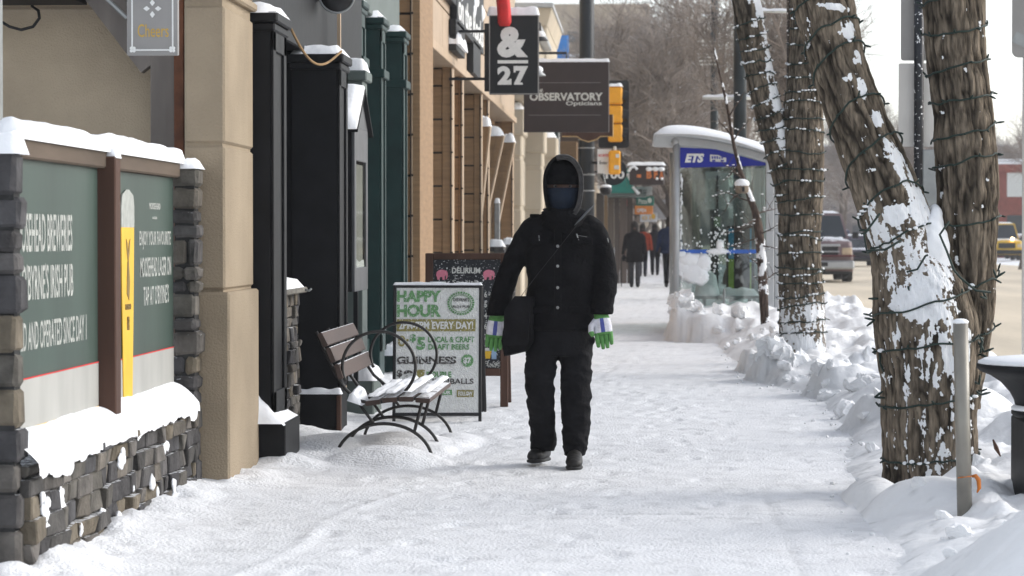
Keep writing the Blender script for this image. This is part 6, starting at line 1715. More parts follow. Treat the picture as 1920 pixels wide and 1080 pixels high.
def bark_stem(name, path, parent, snowf, seed=0, cell=.011, ridge=.022, flat=1.0, col=((.180, .147, .112), (.028, .023, .018))):
    """path: (x,y,z,r) control points; furrowed bark surface with a snow mask"""
    pts = [Vector(p[:3]) for p in path]; rad = [p[3] for p in path]
    # arc length resample
    L_ = [0]
    for a, b in zip(pts[:-1], pts[1:]): L_.append(L_[-1] + (b - a).length)
    n = int(L_[-1] / (cell * 1.6)) + 2; s = np.linspace(0, L_[-1], n)
    def smooth(vals):
        v = np.interp(s, L_, vals); k = max(3, n // 14) | 1; pad = np.pad(v, k // 2, mode='reflect', reflect_type='odd'); return np.convolve(pad, np.ones(k) / k, 'valid')
    X, Y, Zc, Rr = (smooth([p[i] for p in path]) for i in range(4))
    D = np.stack([np.gradient(X), np.gradient(Y), np.gradient(Zc)], -1); D /= np.linalg.norm(D, axis=1)[:, None]
    up = np.array([0., 1., 0.]); A = up - D * (D @ up)[:, None]; A /= np.linalg.norm(A, axis=1)[:, None]; B = np.cross(D, A)
    m = int(2 * math.pi * max(rad) / cell); th = np.linspace(0, 2 * math.pi, m + 1)
    TH, S = np.meshgrid(th, s)
    Rm = np.median(Rr)
    cx, cy = np.cos(TH) * Rm, np.sin(TH) * Rm
    warp = .05 * (fbm(cx * 9 + 30, S * 5 + cy * 7, seed + 1) - .5)
    # furrows: thin valleys between long interlacing ridges
    ua = TH * Rm
    wu = .035 * (fbm(ua * 9 + 3, S * 4.5, seed + 1, 3) - .5) + .012 * (vn(ua * 30, S * 17, seed + 2) - .5)
    n1 = vn((ua + wu) * 30 + 11, S * 4.2 + 3, seed + 10); n2 = vn((ua + wu) * 75 + 5, S * 10 + 9, seed + 20); n3 = vn((ua + wu * 1.5) * 17, S * 2.4, seed + 30)
    f1_ = np.clip(np.abs(n1 - .5) * 4.2, 0, 1); f2_ = np.clip(np.abs(n2 - .5) * 4, 0, 1); f3_ = np.clip(np.abs(n3 - .5) * 5, 0, 1)
    hgt = np.clip(f1_ * .50 + f2_ * .34 + f3_ * .26 - .06, 0, 1) * (.8 + .4 * fbm(ua * 20, S * 14, seed + 40))
    hgt = np.clip(hgt, 0, 1)
    lum = 1 + .05 * 0
    big = 1 + .10 * (fbm(np.cos(TH) * 1.6 + 5, S * 1.6 + np.sin(TH) * 1.6, seed + 3) - .5)
    rad_ = np.interp(S, s, Rr) * big + ridge * (hgt - .6)
    P = np.stack([X, Y, Zc], -1)[:, None, :] + (np.cos(TH)[..., None] * A[:, None, :] + np.sin(TH)[..., None] * B[:, None, :]) * rad_[..., None]
    N_ = (np.cos(TH)[..., None] * A[:, None, :] + np.sin(TH)[..., None] * B[:, None, :])
    sn = snowf(P, N_, hgt, S, TH)
    sn = sn + (sn > .05) * (sn < .95) * ((.55 - hgt) * .75 + .55 * (fbm(ua * 26, S * 15, seed + 60) - .5))
    sn = np.clip(sn, 0, 1.2)
    P = P + N_ * (np.clip(sn - .35, 0, .5) * .018)[..., None]
    tone = np.clip((hgt - .25) * 1.5 + .5 * (fbm(ua * 12, S * 7, seed + 8) - .5), 0, 1.25)
    c1, c2 = np.array(col[0]), np.array(col[1])
    C = c2 + (c1 - c2) * tone[..., None]  # dark furrows: the bark's own tone plus crevice shade painted in
    P[:, -1] = P[:, 0]
    o = grid_mesh(name, P[:, ::-1], M['bark'], parent, col=C[:, ::-1])
    at = o.data.attributes.new("snow", 'FLOAT', 'POINT'); at.data.foreach_set('value', sn[:, ::-1].ravel().astype(np.float32))
    return o, (X, Y, Zc, Rr, A, B, s)

def wrap_lights(mb, st, rings_, r=.0055, seed=0, bulbs=True, sn=None, snow_amt=.5, drift=.03):
    """rings_: (s position, tilt) turns of wire lying on the stem"""
    X, Y, Zc, Rr, A, B, s = st; r_ = random.Random(seed)
    for (sp, tl, ph) in rings_:
        pts = []
        N = 40
        for j in range(N + 1):
            th = 2 * math.pi * j / N
            ss = sp + tl * math.cos(th + ph) + drift * j / N + .016 * mn.noise(Vector((th * 2, sp * 5, seed))) + .010 * mn.noise(Vector((th * 5, sp * 9, seed)))
            ss = min(max(ss, 0), s[-1])
            f = lambda arr: np.interp(ss, s, arr)
            rr = f(Rr) * 1.03 + .010
            a = Vector((f(A[:, 0]), f(A[:, 1]), f(A[:, 2]))); b = Vector((f(B[:, 0]), f(B[:, 1]), f(B[:, 2])))
            p = Vector((f(X), f(Y), f(Zc))) + (a * math.cos(th) + b * math.sin(th)) * rr
            pts.append(p)
            n_ = (a * math.cos(th) + b * math.sin(th))
            if bulbs and j % 5 == (int(sp * 10) % 5):
                d = (n_ * r_.uniform(.3, 1) + Vector((r_.uniform(-.6, .6), r_.uniform(-.5, .2), r_.uniform(-.5, .9)))).normalized()
                l_ = r_.uniform(.018, .042)
                mb.tube([p, p + d * l_ * .5, p + d * l_], [.0045, .006, .004], 5)
            if sn is not None and th_front(n_) and mn.noise(Vector((th * 2.2, sp * 9, seed + 3))) + snow_amt > .35:
                k = r_.uniform(.5, 1.2)
                sn.sphere(p + n_ * .004 + Vector((0, 0, .007 * k)), (r_.uniform(.010, .022), .010, .007 * k + .003), 6, m=4)
        mb.tube(pts, r, 5, cap=False)
def th_front(n_): return n_.y < .35

def ell(P, u, v, ru, rv, Yd, soft=.35, rot=0):
    """patch of snow lying about the point (u,v) of the trunk's street face, in the trunk's own metres"""
    c = W(u, v, Yd); k = Yd / FPX
    dx, dz = P[..., 0] - c.x, P[..., 2] - c.z
    ca, sa = math.cos(R(rot)), math.sin(R(rot))
    a, b = (dx * ca + dz * sa) / (ru * k), (-dx * sa + dz * ca) / (rv * k)
    return 1 - sst(1 - soft, 1 + soft, np.sqrt(a * a + b * b))

# ---- big forked tree
T1Y = 14.1
tr1 = thing('forked_street_tree', 'big forked tree with snow plastered in its fork, nearest tree on the right', 'tree', (UX(1743, T1Y), T1Y, 0))
def tp_(u, v, wpx, dy=0):
    y = T1Y + dy; p = W(u, v, y); return (p.x, p.y, p.z, wpx / 2 * y / FPX)
def snow1(P, N_, hgt, S, TH):
    front = sst(-.1, .35, -N_[..., 1] - .25 * N_[..., 0])
    w = fbm(P[..., 0] * 9, P[..., 2] * 7, 5)
    z = P[..., 2]
    m = 0
    for e in ((1712, 515, 60, 95, 12), (1700, 440, 46, 34, 20), (1728, 572, 62, 36, 0), (1670, 400, 40, 26, -20), (1740, 440, 26, 50, -10)):
        m = np.maximum(m, ell(P, e[0], e[1], e[2], e[3], T1Y, .6, e[4]))
    m = m * (.30 + 1.25 * w) + .06 * m
    st_k = fbm(P[..., 0] * 34, P[..., 2] * 5, 77)
    low = ell(P, 1735, 645, 95, 62, T1Y, .3) * sst(.40, .60, st_k + (.5 - hgt) * .3) * .9 + ell(P, 1735, 860, 110, 200, T1Y, .4) * sst(.55, .68, st_k) * .55
    fleck = sst(.60, .72, fbm(P[..., 0] * 24, P[..., 2] * 13, 9)) * .62 * sst(1.6, .2, z) + sst(.58, .64, fbm(P[..., 0] * 50, P[..., 2] * 22, 19)) * .5 * sst(.7, .3, z) * (hgt < .62)
    return np.clip(np.maximum(np.maximum(m, low * .85), fleck) * front, 0, 1)
trunk, st1 = bark_stem('trunk', [tp_(1745, 930, 176), tp_(1744, 870, 170), tp_(1742, 780, 172), tp_(1742, 700, 180), tp_(1738, 620, 196), tp_(1726, 560, 186), tp_(1708, 510, 150), tp_(1692, 450, 110), tp_(1672, 400, 60)], tr1, snow1, 1, .0068)
def snow1b(P, N_, hgt, S, TH):
    front = sst(-.2, .3, -N_[..., 1] + .5 * N_[..., 0] * 0)
    w = fbm(P[..., 0] * 10, P[..., 2] * 8, 6)
    # right shoulder of the leaning stem
    m = 0
    for e in ((1718, 400, 26, 50, 0), (1690, 330, 16, 62, 24), (1668, 290, 14, 34, 24), (1640, 225, 12, 20, 20), (1612, 165, 12, 26, 10), (1605, 110, 10, 16, 10), (1590, 60, 12, 20, 10), (1560, 18, 50, 7, -10), (1645, 440, 22, 44, 14), (1672, 405, 30, 22, 0), (1695, 470, 50, 44, 0), (1632, 395, 10, 26, 14), (1585, 150, 14, 8, 30), (1576, 65, 16, 10, 0)):
        m = np.maximum(m, ell(P, e[0], e[1], e[2] * .85, e[3], T1Y, .6, e[4]))
    fl = sst(.66, .76, fbm(P[..., 0] * 24, P[..., 2] * 13, 29)) * .5
    return np.clip(np.maximum(m * (.45 + .9 * w), fl) * front, 0, 1)
s2, st2 = bark_stem('leaning_stem', [tp_(1716, 600, 120, .03), tp_(1706, 520, 130), tp_(1694, 450, 128, -.02), tp_(1668, 380, 124, -.02), tp_(1640, 300, 116), tp_(1606, 220, 106), tp_(1575, 130, 100), tp_(1556, 60, 104), tp_(1542, 0, 110), tp_(1528, -70, 112)], tr1, snow1b, 4, .0068)
def snow1c(P, N_, hgt, S, TH):
    fl = sst(.68, .78, fbm(P[..., 0] * 26, P[..., 2] * 14, 33)) * .5
    left = ell(P, 1770, 480, 16, 90, T1Y + .05, .4) * .55 * fbm(P[..., 0] * 12, P[..., 2] * 9, 35)
    return np.clip(np.maximum(fl, left) * sst(0, .3, -N_[..., 1]), 0, 1)
s3, st3 = bark_stem('upright_stem', [tp_(1790, 760, 90, .12), tp_(1800, 680, 96, .10), tp_(1812, 600, 98, .08), tp_(1816, 520, 102, .06), tp_(1816, 430, 108, .05), tp_(1815, 340, 113, .05), tp_(1806, 220, 110, .05), tp_(1792, 110, 108, .05), tp_(1788, 0, 112, .05), tp_(1786, -80, 114, .05)], tr1, snow1c, 8, .0068)
# snow wedged in the fork
fk = MB()
for (u, v, a, b, dy) in ((1745, 470, 34, 60, -.10), (1752, 420, 17, 40, -.04), (1735, 540, 50, 60, -.12), (1757, 520, 30, 55, -.10), (1715, 600, 62, 50, -.10), (1700, 500, 42, 60, -.10), (1750, 590, 36, 48, -.11)):
    c = W(u, v, T1Y + dy); k = T1Y / FPX; rg = []
    fk.sphere(c, (a * k, .07, b * k), 18, m=12)
o = fk.build('snow_in_fork', M['snow'], tr1, True); remesh(o, .012, 3)
dd = o.modifiers.new("d", 'DISPLACE'); tx = bpy.data.textures.new("lumps", 'CLOUDS'); tx.noise_scale = .10; dd.texture = tx; dd.strength = .035; dd.mid_level = .5
ls1 = thing('light_string', 'dark green light string wound round the big forked tree', 'string lights', (UX(1743, T1Y), T1Y, .5))
mb = MB(); sn = MB()
wrap_lights(mb, st1, [(.20, .02, .4), (.50, .03, 1.2), (.78, .015, 2), (1.02, .02, 0)], seed=1, sn=sn, snow_amt=.05)
L2 = st2[6][-1]
wrap_lights(mb, st2, [(.42, .04, 2.6), (.60, .09, 2.9), (.86, .10, 2.7), (1.10, .10, 2.8), (1.40, .09, 2.6), (1.55, .07, 2.6), (1.72, .05, 2.8)], seed=2, sn=sn, snow_amt=.0)
wrap_lights(mb, st3, [(.42, .03, 0), (.66, .04, 1), (.98, .03, .5), (1.28, .02, 2), (1.44, .03, 1), (1.62, .02, 0), (1.78, .02, 1.5), (1.98, .03, .5), (2.13, .02, 2), (2.30, .03, 1)], seed=3, sn=None)
k = T1Y / FPX
for pts in ([(1780, 415), (1762, 440), (1775, 470), (1788, 505), (1800, 520), (1830, 545), (1858, 548)], [(1700, 510), (1720, 505), (1735, 480), (1740, 478)], [(1703, 536), (1706, 556), (1722, 570), (1760, 575), (1786, 590)], [(1824, 640), (1835, 628), (1842, 640), (1838, 662)], [(1650, 400), (1620, 440), (1625, 470), (1660, 468), (1690, 450)]):
    mb.tube([W(u, v, T1Y - .24) for u, v in pts], .006, 6)
r8 = random.Random(8)
for (u, v) in ((1838, 664), (1845, 660), (1832, 675), (1840, 650), (1648, 560), (1650, 680), (1655, 765), (1640, 745), (1840, 740), (1836, 720), (1632, 380), (1630, 432), (1868, 520), (1850, 560), (1640, 600)):
    for q_ in range(2):
        a = W(u, v, T1Y - .1); d = Vector((r8.uniform(-1, 1), r8.uniform(-.5, .5), r8.uniform(-.6, 1))).normalized(); mb.tube([a, a + d * .03, a + d * .055], [.005, .007, .004], 5)
mb.build('wire_and_bulbs', M['wire'], ls1, True); tag(sn.build('snow_cover', M['snow'], ls1, True), kind='stuff')

# ---- second tree
T2Y = 26.0
tr2 = thing('street_tree', 'second wrapped tree trunk with snow-ringed light wires, right of the bus shelter', 'tree', (UX(1505, T2Y), T2Y, 0))
def tq(u, v, wpx, dy=0):
    y = T2Y + dy; p = W(u, v, y); return (p.x, p.y, p.z, wpx / 2 * y / FPX)
def snow2(P, N_, hgt, S, TH):
    w = fbm(P[..., 0] * 9, P[..., 2] * 7, 45); z = P[..., 2]
    low = sst(.98, .62, z) * (.30 + .62 * w) + .10 * sst(.8, .3, z)
    fl = sst(.64, .74, fbm(P[..., 0] * 22, P[..., 2] * 16, 46)) * .52
    return np.clip(np.maximum(low, fl) * sst(-.1, .3, -N_[..., 1]), 0, 1)
_, s21 = bark_stem('trunk', [tq(1507, 700, 88), tq(1506, 650, 82), tq(1503, 580, 84), tq(1500, 520, 80), tq(1499, 460, 76), tq(1500, 400, 78), tq(1502, 340, 82), tq(1504, 260, 78), tq(1508, 180, 66), tq(1510, 100, 60), tq(1512, 0, 58), tq(1514, -60, 56)], tr2, snow2, 12, .011, .022)
def snow2b(P, N_, hgt, S, TH):
    w = fbm(P[..., 0] * 11, P[..., 2] * 8, 47); up = N_[..., 2] * 1.6 + N_[..., 0] * .5
    return np.clip(sst(-.1, .7, up - .2 + (w - .5) * 2.0) * .95 + sst(.66, .76, fbm(P[..., 0] * 24, P[..., 2] * 16, 49)) * .5, 0, 1) * sst(-.2, .2, -N_[..., 1])
_, s22 = bark_stem('leaning_limb', [tq(1490, 420, 54), tq(1482, 360, 54), tq(1468, 310, 52), tq(1448, 240, 50), tq(1430, 170, 50), tq(1416, 100, 50), tq(1405, 40, 52), tq(1398, 0, 50), tq(1390, -60, 50)], tr2, snow2b, 15, .014, .018)
ls2 = thing('light_string', 'snow-laden light string wound in close rings round the second tree', 'string lights', (UX(1505, T2Y), T2Y, .5))
mb = MB(); sn = MB()
S_ = lambda v: (700 - v) * T2Y / FPX
wrap_lights(mb, s21, [(S_(v), .026 * ((k_ % 3) - 1) + .008, k_ * 1.3) for k_, v in enumerate((628, 603, 578, 556, 532, 512, 506, 478, 449, 440, 404, 378, 340, 322, 286, 250, 228, 200, 176, 150, 120, 90, 62, 30))], .007, 5, True, sn, .20, .02)
wrap_lights(mb, s22, [(.30 + .13 * k_, .02, k_ * 1.1) for k_ in range(14)], .007, 9, True, sn, .22, .02)
mb.build('wire_and_bulbs', M['wire'], ls2, True); tag(sn.build('snow_cover', M['snow'], ls2, True), kind='stuff')

# ---- thin tree in front of the shelter
T3Y = 33.0
tr3 = thing('sapling', 'thin snow-flecked young tree bending up in front of the bus shelter', 'tree', (UX(1433, T3Y), T3Y, 0))
def tr_(u, v, wpx): p = W(u, v, T3Y); return (p.x, p.y, p.z, wpx / 2 * T3Y / FPX)
def snow3(P, N_, hgt, S, TH):
    return np.clip(sst(.55, .66, fbm(P[..., 0] * 14, P[..., 2] * 10, 51) + .18 * N_[..., 2] + .06 * N_[..., 0]) * .8, 0, 1)
bark_stem('trunk', [tr_(1436, 640, 17), tr_(1434, 600, 16), tr_(1431, 540, 17), tr_(1428, 490, 16), tr_(1424, 440, 17), tr_(1419, 405, 14), tr_(1408, 375, 11), tr_(1396, 345, 9), tr_(1385, 310, 7), tr_(1374, 265, 6), tr_(1366, 210, 5), tr_(1352, 150, 4), tr_(1338, 90, 3)], tr3, snow3, 21, .010, .006, col=((.11, .08, .065), (.04, .03, .026)))
mb = MB(); sn = MB(); r9 = random.Random(12)
def twig(a, b, r0, par=mb, bend=.1, n=6, k=2):
    a, b = Vector(a), Vector(b); pts = []
    for i in range(n + 1):
        t = i / n; p = a.lerp(b, t) + Vector((mn.noise(a * 3 + Vector((t * 3, 0, 0))), 0, mn.noise(a * 3 + Vector((0, t * 3, 5))))) * bend * (b - a).length * t; pts.append(p)
    par.tube(pts, [r0 * (1 - .8 * i / n) for i in range(n + 1)], 5)
    for p in pts[1:-1]:
        if r9.random() < .3: sn.sphere(p + Vector((0, 0, r0 * .9)), (.017, .010, .007), 6, m=4)
    return pts
for (u, v, u2_, v2_) in ((1424, 445, 1350, 470), (1424, 440, 1466, 420), (1425, 460, 1470, 470), (1420, 410, 1380, 430), (1428, 500, 1400, 480), (1430, 530, 1462, 505), (1430, 540, 1410, 510), (1418, 400, 1462, 390), (1408, 378, 1340, 355), (1392, 335, 1350, 300), (1385, 310, 1352, 345), (1372, 255, 1340, 215), (1366, 220, 1400, 170), (1398, 350, 1350, 400), (1374, 265, 1402, 225), (1420, 420, 1356, 440)):
    p = twig(W(u, v, T3Y), W(u2_, v2_, T3Y + r9.uniform(-.4, .4)), .012)
    for i in (2, 3, 4): twig(p[i], p[i] + Vector((r9.uniform(-.2, .2), r9.uniform(-.2, .2), r9.uniform(-.05, .28))), .005)
mb.build('branches', mat('twig_bark', (.07, .05, .04), .9), tr3, True); tag(sn.build('snow_cover', M['snow'], tr3, True), kind='stuff')
ft = thing('feeder_box', 'small rounded pale box with a snow cap tied to the thin tree', 'bird box', W(1391, 350, T3Y - .1))
c = W(1391, 352, T3Y - .1); mb = MB(); mb.lathe([(.05, -.07), (.08, -.05), (.085, .0), (.08, .05), (.03, .07)], c, 14); mb.build('box', mat('wicker', (.20, .16, .12), .9, ns=30, na=.3), ft, True)
mb = MB(); mb.box(c.x + .0, c.y - .095, c.z - .05, c.x + .03, c.y - .07, c.z + .01); mb.build('opening', M['black_metal'], ft)
s = MB(); s.sphere(c + Vector((.0, 0, .05)), (.094, .094, .06), 12, m=8); s.build('snow_cover', M['snow'], ft, True)

# ================================================================ bare background trees
M['bare_bark'] = mat('bare_tree_bark', (.15, .125, .105), .95, ns=5, na=.3, dust=.16, dscale=7, spec=.1)
M['twigs'] = mat('frosted_twigs', (.29, .25, .22), .95, ns=1.2, na=.35, dust=.10, dscale=3, spec=.05)
def bare_tree(seed, H, spread, kinds=3):
    r_ = random.Random(seed)
    tv, tf, cv, cf = [], [], [], []
    def seg(V, F, pts, rad, n):
        base = len(V)
        for i, p in enumerate(pts):
            d = (pts[min(i + 1, len(pts) - 1)] - pts[max(i - 1, 0)]).normalized()
            a = d.orthogonal().normalized(); b = d.cross(a)
            for j in range(n):
                t = 2 * math.pi * j / n; V.append(tuple(p + (a * math.cos(t) + b * math.sin(t)) * rad[i]))
        for i in range(len(pts) - 1):
            for j in range(n):
                F.append((base + i * n + j, base + i * n + (j + 1) % n, base + (i + 1) * n + (j + 1) % n, base + (i + 1) * n + j))
    def grow(p, d, L, r, lev):
        n = 5 if lev < 3 else 3
        pts = [p.copy()]; q = p.copy(); dd = d.copy()
        for i in range(n):
            dd = (dd + Vector((r_.gauss(0, .13), r_.gauss(0, .13), r_.gauss(0, .10) + (.10 if lev < 3 else .03)))).normalized()
            q = q + dd * (L / n); pts.append(q.copy())
        rad = [r * (1 - .55 * i / n) for i in range(n + 1)]
        if lev <= 1: seg(tv, tf, pts, rad, 8 if lev == 0 else 6)
        else: seg(cv, cf, pts, rad, 4 if lev == 2 else 3)
        if lev >= 5: return
        nb = (5, 6, 6, 6, 5)[lev]
        for k in range(nb):
            t = r_.uniform(.35 if lev else .25, 1.0) if k else 1.0
            i = min(n - 1, int(t * n)); pp = pts[i].lerp(pts[i + 1], t * n - i) if t < 1 else pts[-1]
            ax = Vector((r_.gauss(0, 1), r_.gauss(0, 1), r_.gauss(0, .5))).normalized()
            nd = (dd * (1.0 if k else 1.6) + ax * (.75 * spread if lev < 3 else 1.0)).normalized()
            if lev == 0: nd = (nd + Vector((0, 0, .45))).normalized()
            grow(pp, nd, L * r_.uniform(.52, .80), max(r * r_.uniform(.38, .58), .007), lev + 1)
    grow(Vector((0, 0, -.1)), Vector((r_.gauss(0, .05), r_.gauss(0, .05), 1)), H * .30, H * .020, 0)
    root = bpy.data.objects.new('bare_tree', None); COL.objects.link(root)
    for nm, V, F, m in (('trunk', tv, tf, M['bare_bark']), ('crown', cv, cf, M['twigs'])):
        me = bpy.data.meshes.new(nm); me.from_pydata(V, [], F); me.materials.append(m)
        o = bpy.data.objects.new(nm, me); COL.objects.link(o); o.parent = root
    return root
protos = [bare_tree(31, 12, 1.0), bare_tree(57, 14, 1.15), bare_tree(92, 11, .9), bare_tree(44, 13, 1.3)]
spots = []
rt = random.Random(77)
adj = ['broad', 'slim', 'low-branched', 'wide-crowned']
rows = []
for i, y in enumerate((58, 74, 92, 112, 134, 160, 190, 225)): rows.append((1.7 + rt.uniform(-.2, .3), y, 'right kerb'))
for i, y in enumerate((104, 136, 170, 210)): rows.append((-.4 + rt.uniform(-.3, .5), y + 3, 'left kerb'))
for i, y in enumerate((90, 120, 150, 185, 220, 260, 300)): rows.append((16.5 + rt.uniform(-.6, .6), y, 'far side of the road'))
for i, (x_, y) in enumerate(((-1, 268), (5, 265), (12, 280), (18, 300), (23, 310), (28, 330), (33, 320), (38, 340), (-8, 300), (1, 300), (6, 310), (46, 360), (33, 245), (36, 252), (39, 262), (31, 236), (42, 270), (37, 285))): rows.append((x_, y, 'far end of the street'))
cnt = {}
order = ['first', 'second', 'third', 'fourth', 'fifth', 'sixth', 'seventh', 'eighth', 'ninth', 'tenth', 'eleventh', 'twelfth', 'thirteenth', 'fourteenth', 'fifteenth', 'sixteenth', 'seventeenth', 'eighteenth']
rows.sort(key=lambda q: q[1])
used = set()
for i, (x_, y, side) in enumerate(rows):
    k = (i * 7 + int(y)) % 4
    t = protos[k] if k not in used else copy_tree(protos[k])
    used.add(k)
    t.location = (x_, y, -.1); t.rotation_euler = (0, 0, rt.uniform(0, 6.28)); s_ = rt.uniform(.85, 1.2); t.scale = (s_, s_, s_ * rt.uniform(.95, 1.15))
    cnt[side] = cnt.get(side, 0) + 1
    if side == 'far end of the street':
        tag(t, 'bare tree in the hazy mass of trees at the far end of the street', 'tree', 'far trees closing the street')
    else:
        tag(t, '%s bare tree on the %s, %s from the camera' % (adj[k], side, order[cnt[side] - 1]), 'tree', 'bare street trees, ' + side)

# ================================================================ far side of the road
def far_block(label, x0, x1, y, h, c, seed):
    t = thing('brick_building', label, 'building', ((x0 + x1) / 2, y, 0)); r_ = random.Random(seed)
    mb = MB(); mb.box(x0, y, -.2, x1, y + 18, h); mb.bbox(x0 - .2, y - .2, h - .6, x1 + .2, y + 18, h, .05); mb.build('wall', mat('brick_wall', c, .9, ns=3, na=.2, bs=14, bstr=.4), t)
    n = max(2, int((x1 - x0) / 2.6))
    for j in range(int(h // 3.2)):
        for i in range(n):
            a = x0 + .6 + i * (x1 - x0 - .6) / n
            mb = MB(); mb.box(a, y - .03, 1 + j * 3.1, a + 1.2, y - .01, 2.8 + j * 3.1); w_ = mb.build('window', M['glass_dark'] if r_.random() < .6 else M['off_white'], t)
    for yy in range(3):
        mb = MB(); mb.box(x0 - .03, y + 2 + yy * 5, 1, x0 - .01, y + 5 + yy * 5, 2.9); mb.build('window', M['glass_dark'], t)
    mb = MB(); mb.bbox(x0 - .22, y - .22, h + .003, x1 + .22, y + 18, h + .18, .05); mb.build('snow_cover', M['snow'], t)
far_block('red brick building across the road at the right picture edge', 25.3, 44, 190, 6.4, (.22, .065, .045), 1)
far_block('darker brick building farther across the road', 30, 46, 240, 8.0, (.12, .06, .05), 2)
far_block('grey-brown building closing the road in the distance', 8, 22, 420, 9, (.14, .12, .11), 3)
far_block('long dark brown building beyond the far street trees', 24, 52, 380, 14, (.10, .075, .065), 4)

# ================================================================ vehicles
def vehicle(name, label, cat, x, y, w, h, L, col, truck=True, lit=False, seed=0, back=False, group=None):
    """front view towards the camera; x = centre, y = nose"""
    t = thing(name, label, cat, (x, y, -.14), group)
    cm = mat('car_paint', col, .35, ns=2, na=.12, spec=.5, metal=.1, dust=.05, dscale=6)
    gz = -.14
    hb_ = h * (.62 if truck else .56); hw = w / 2
    def ring(yy, z0, z1, k, top=1.0):
        return [(x - hw * k, yy, z0), (x - hw * k, yy, (z0 + z1) / 2), (x - hw * k * .96 * top, yy, z1 - .06), (x - hw * k * .84 * top, yy, z1), (x, yy, z1 + .03), (x + hw * k * .84 * top, yy, z1), (x + hw * k * .96 * top, yy, z1 - .06), (x + hw * k, yy, (z0 + z1) / 2), (x + hw * k, yy, z0)]
    g = gz + .34
    mb = MB()
    mb.rings([ring(y, g + .05, gz + hb_ * .86, .90), ring(y + .12, g, gz + hb_ * .94, .97), ring(y + .6, g, gz + hb_ * .98, 1.0), ring(y + 1.35, g, gz + hb_ * 1.0, 1.0), ring(y + L * .95, g, gz + hb_ * 1.02, 1.0), ring(y + L, g + .1, gz + hb_ * .98, .94)])
    bd = mb.build('body', cm, t, True)
    mb = MB(); yc = y + 1.25; ye = y + (3.7 if truck else L - .2)
    zr = gz + h
    mb.rings([[(x - hw * .93, yc, gz + hb_), (x - hw * .93, yc + .02, gz + hb_ + .02), (x + hw * .93, yc + .02, gz + hb_ + .02), (x + hw * .93, yc, gz + hb_)], [(x - hw * .76, yc + .75, zr - .06), (x - hw * .70, yc + .78, zr - .01), (x + hw * .70, yc + .78, zr - .01), (x + hw * .76, yc + .75, zr - .06)], [(x - hw * .76, ye - .3, zr - .06), (x - hw * .70, ye - .35, zr), (x + hw * .70, ye - .35, zr), (x + hw * .76, ye - .3, zr - .06)], [(x - hw * .92, ye, gz + hb_), (x - hw * .92, ye + .02, gz + hb_), (x + hw * .92, ye + .02, gz + hb_), (x + hw * .92, ye, gz + hb_)]])
    cab = mb.build('cab', cm, t)
    mb = MB(); mb.add([(x - hw * .84, yc - .005, gz + hb_ + .05), (x + hw * .84, yc - .005, gz + hb_ + .05), (x + hw * .70, yc + .70, zr - .09), (x - hw * .70, yc + .70, zr - .09), (x - hw * .84, yc + .03, gz + hb_ + .05), (x + hw * .84, yc + .03, gz + hb_ + .05), (x + hw * .70, yc + .73, zr - .09), (x - hw * .70, yc + .73, zr - .09)], [(0, 1, 2, 3), (7, 6, 5, 4), (0, 4, 5, 1), (1, 5, 6, 2), (2, 6, 7, 3), (3, 7, 4, 0)]); mb.build('windscreen', M['glass_dark'], cab)
    mb = MB(); mb.bbox(x - hw * .52, y - .03, gz + hb_ * .58, x + hw * .52, y + .1, gz + hb_ * .84, .02); gr = mb.build('grille', M['black_metal'], bd)
    if truck:
        mb = MB(); mb.bbox(x - hw * .58, y - .05, gz + hb_ * .82, x + hw * .58, y + .05, gz + hb_ * .88, .02); mb.bbox(x - hw * .55, y - .05, gz + hb_ * .69, x + hw * .55, y + .05, gz + hb_ * .72, .01); mb.bbox(x - .03, y - .05, gz + hb_ * .55, x + .03, y + .05, gz + hb_ * .85, .01); mb.build('chrome_bars', M['alu'], gr)
    mb = MB(); mb.bbox(x - hw * 1.0, y - .16, gz + hb_ * .30, x + hw * 1.0, y + .16, gz + hb_ * .50, .05); bp = mb.build('bumper', M['alu'] if truck else M['black_metal'], bd)
    mb = MB(); mb.bbox(x - .22, y - .175, gz + hb_ * .37, x + .22, y - .161, gz + hb_ * .46, .01); mb.build('bumper_opening', M['black_metal'], bp)
    for sx in (-1, 1):
        mb = MB(); mb.bbox(x + sx * hw * .62, y - .02, gz + hb_ * .62, x + sx * hw * .93, y + .14, gz + hb_ * .80, .03)
        mb.build('headlight', mat('lit_lamp', (1, .7, .4), .3, emit=(1, .62, .30, 7)) if (lit and sx < 0) else mat('lamp_glass', (.55, .42, .28), .25), bd)
        mb = MB(); mb.bbox(x + sx * hw * 1.02, y + 1.2, gz + hb_ + .02, x + sx * (hw * 1.02 + .22), y + 1.32, gz + hb_ + .22, .03); mb.build('mirror', M['black_metal'], cab)
        for yy in (y + .85, y + L - 1.0):
            mb = MB(); rw = .38 if truck else .33
            mb.rings([[(x + sx * hw * k_, yy + rr_ * math.cos(a), gz + rw + rr_ * math.sin(a)) for a in [2 * math.pi * j / 24 for j in range(24)]] for k_, rr_ in ((.70, rw * .9), (.71, rw), (.97, rw), (.99, rw * .9))]); wl = mb.build('wheel', M['rubber'], t, True)
            mb = MB(); mb.rings([[(x + sx * (hw * .985 + e_), yy + rr_ * math.cos(a), gz + rw + rr_ * math.sin(a)) for a in [2 * math.pi * j / 16 for j in range(16)]] for e_, rr_ in ((0, rw * .6), (.012, rw * .55))]); mb.build('rim', M['alu'], wl, True)
    mb = MB(); mb.bbox(x - hw * .9, y + .1, g - .1, x + hw * .9, y + L - .2, g + .1, .02); mb.build('underbody', M['black_metal'], t)
    s = MB(); snow_cap(s, x - hw * .70, yc + .8, x + hw * .70, ye - .4, zr, .06, seed, .0); snow_cap(s, x - hw * .75, y + .9, x + hw * .75, yc, gz + hb_ * 1.0, .05, seed + 1, .0); s.build('snow_cover', M['snow'], t, True)
    return t
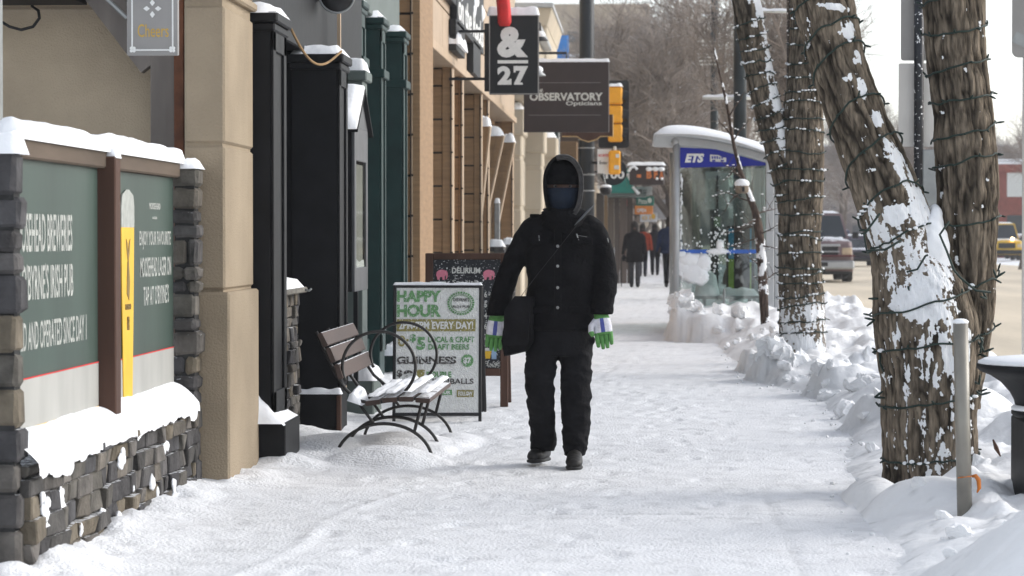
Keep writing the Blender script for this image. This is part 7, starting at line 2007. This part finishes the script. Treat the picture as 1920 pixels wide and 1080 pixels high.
ty = 86.0
tk = vehicle('pickup_truck', 'grey and maroon pickup truck approaching between the second tree and the forked tree', 'pickup truck', UX(1539, ty), ty, 2.15, 2.24, 5.8, (.15, .10, .10), True)
mb = MB(); x_ = UX(1539, ty); mb.bbox(x_ - 1.08, ty - .185, .68, x_ + 1.08, ty - .02, .73, .01); mb.build('maroon_strip', mat('maroon_trim', (.12, .02, .025), .4), tk)
y = 1.49 * FPX / (488 - 442)
vehicle('small_suv', 'yellow small car with one lit headlight at the right picture edge', 'car', UX(1888, y), y, 1.95, 2.25, 4.4, (.62, .38, .02), False, lit=False, seed=3)
lo = MB(); lo.sphere((UX(1898, y), y - .06, VZ(448, y)), (.11, .04, .11), 14, m=8); o = lo.build('lit_lamp', mat('lit_glass', (1, .7, .4), .3, emit=(1, .66, .36, 5)), None, True, loc=(UX(1898, y), y, VZ(448, y)))
for r_ in scene.objects:
    if r_.name == 'small_suv':
        o.name = 'headlight'; w_ = world_off(r_); o.parent = r_; o.location = o.location - w_
vehicle('parked_car', 'dark car with a snow-covered roof beyond the pickup truck', 'car', UX(1612, 130), 130, 1.8, 1.5, 4.4, (.06, .05, .07), False, seed=5)
vehicle('parked_car', 'white and red car behind the yellow car at the right picture edge', 'car', UX(1925, 170), 170, 1.8, 1.55, 4.4, (.5, .42, .42), False, seed=6)
vehicle('parked_car', 'dark blue car far down the road left of the forked tree', 'car', UX(1578, 190), 190, 1.8, 1.9, 4.4, (.05, .06, .14), False, seed=7)

# ================================================================ cold hazy air down the street
mb = MB(); mb.box(-70, -6, -1.4, 75, 470, 42)
hz_ = mb.build('haze', bpy.data.materials.new('haze_air'))
hm = bpy.data.materials['haze_air']; hm.use_nodes = True; ht = hm.node_tree; ht.nodes.clear()
vo = ht.nodes.new("ShaderNodeVolumePrincipled"); vo.inputs["Color"].default_value = (.95, .96, 1, 1); vo.inputs["Density"].default_value = .0006
ho = ht.nodes.new("ShaderNodeOutputMaterial"); ht.links.new(vo.outputs[0], ho.inputs["Volume"])
tag(hz_, kind='stuff')
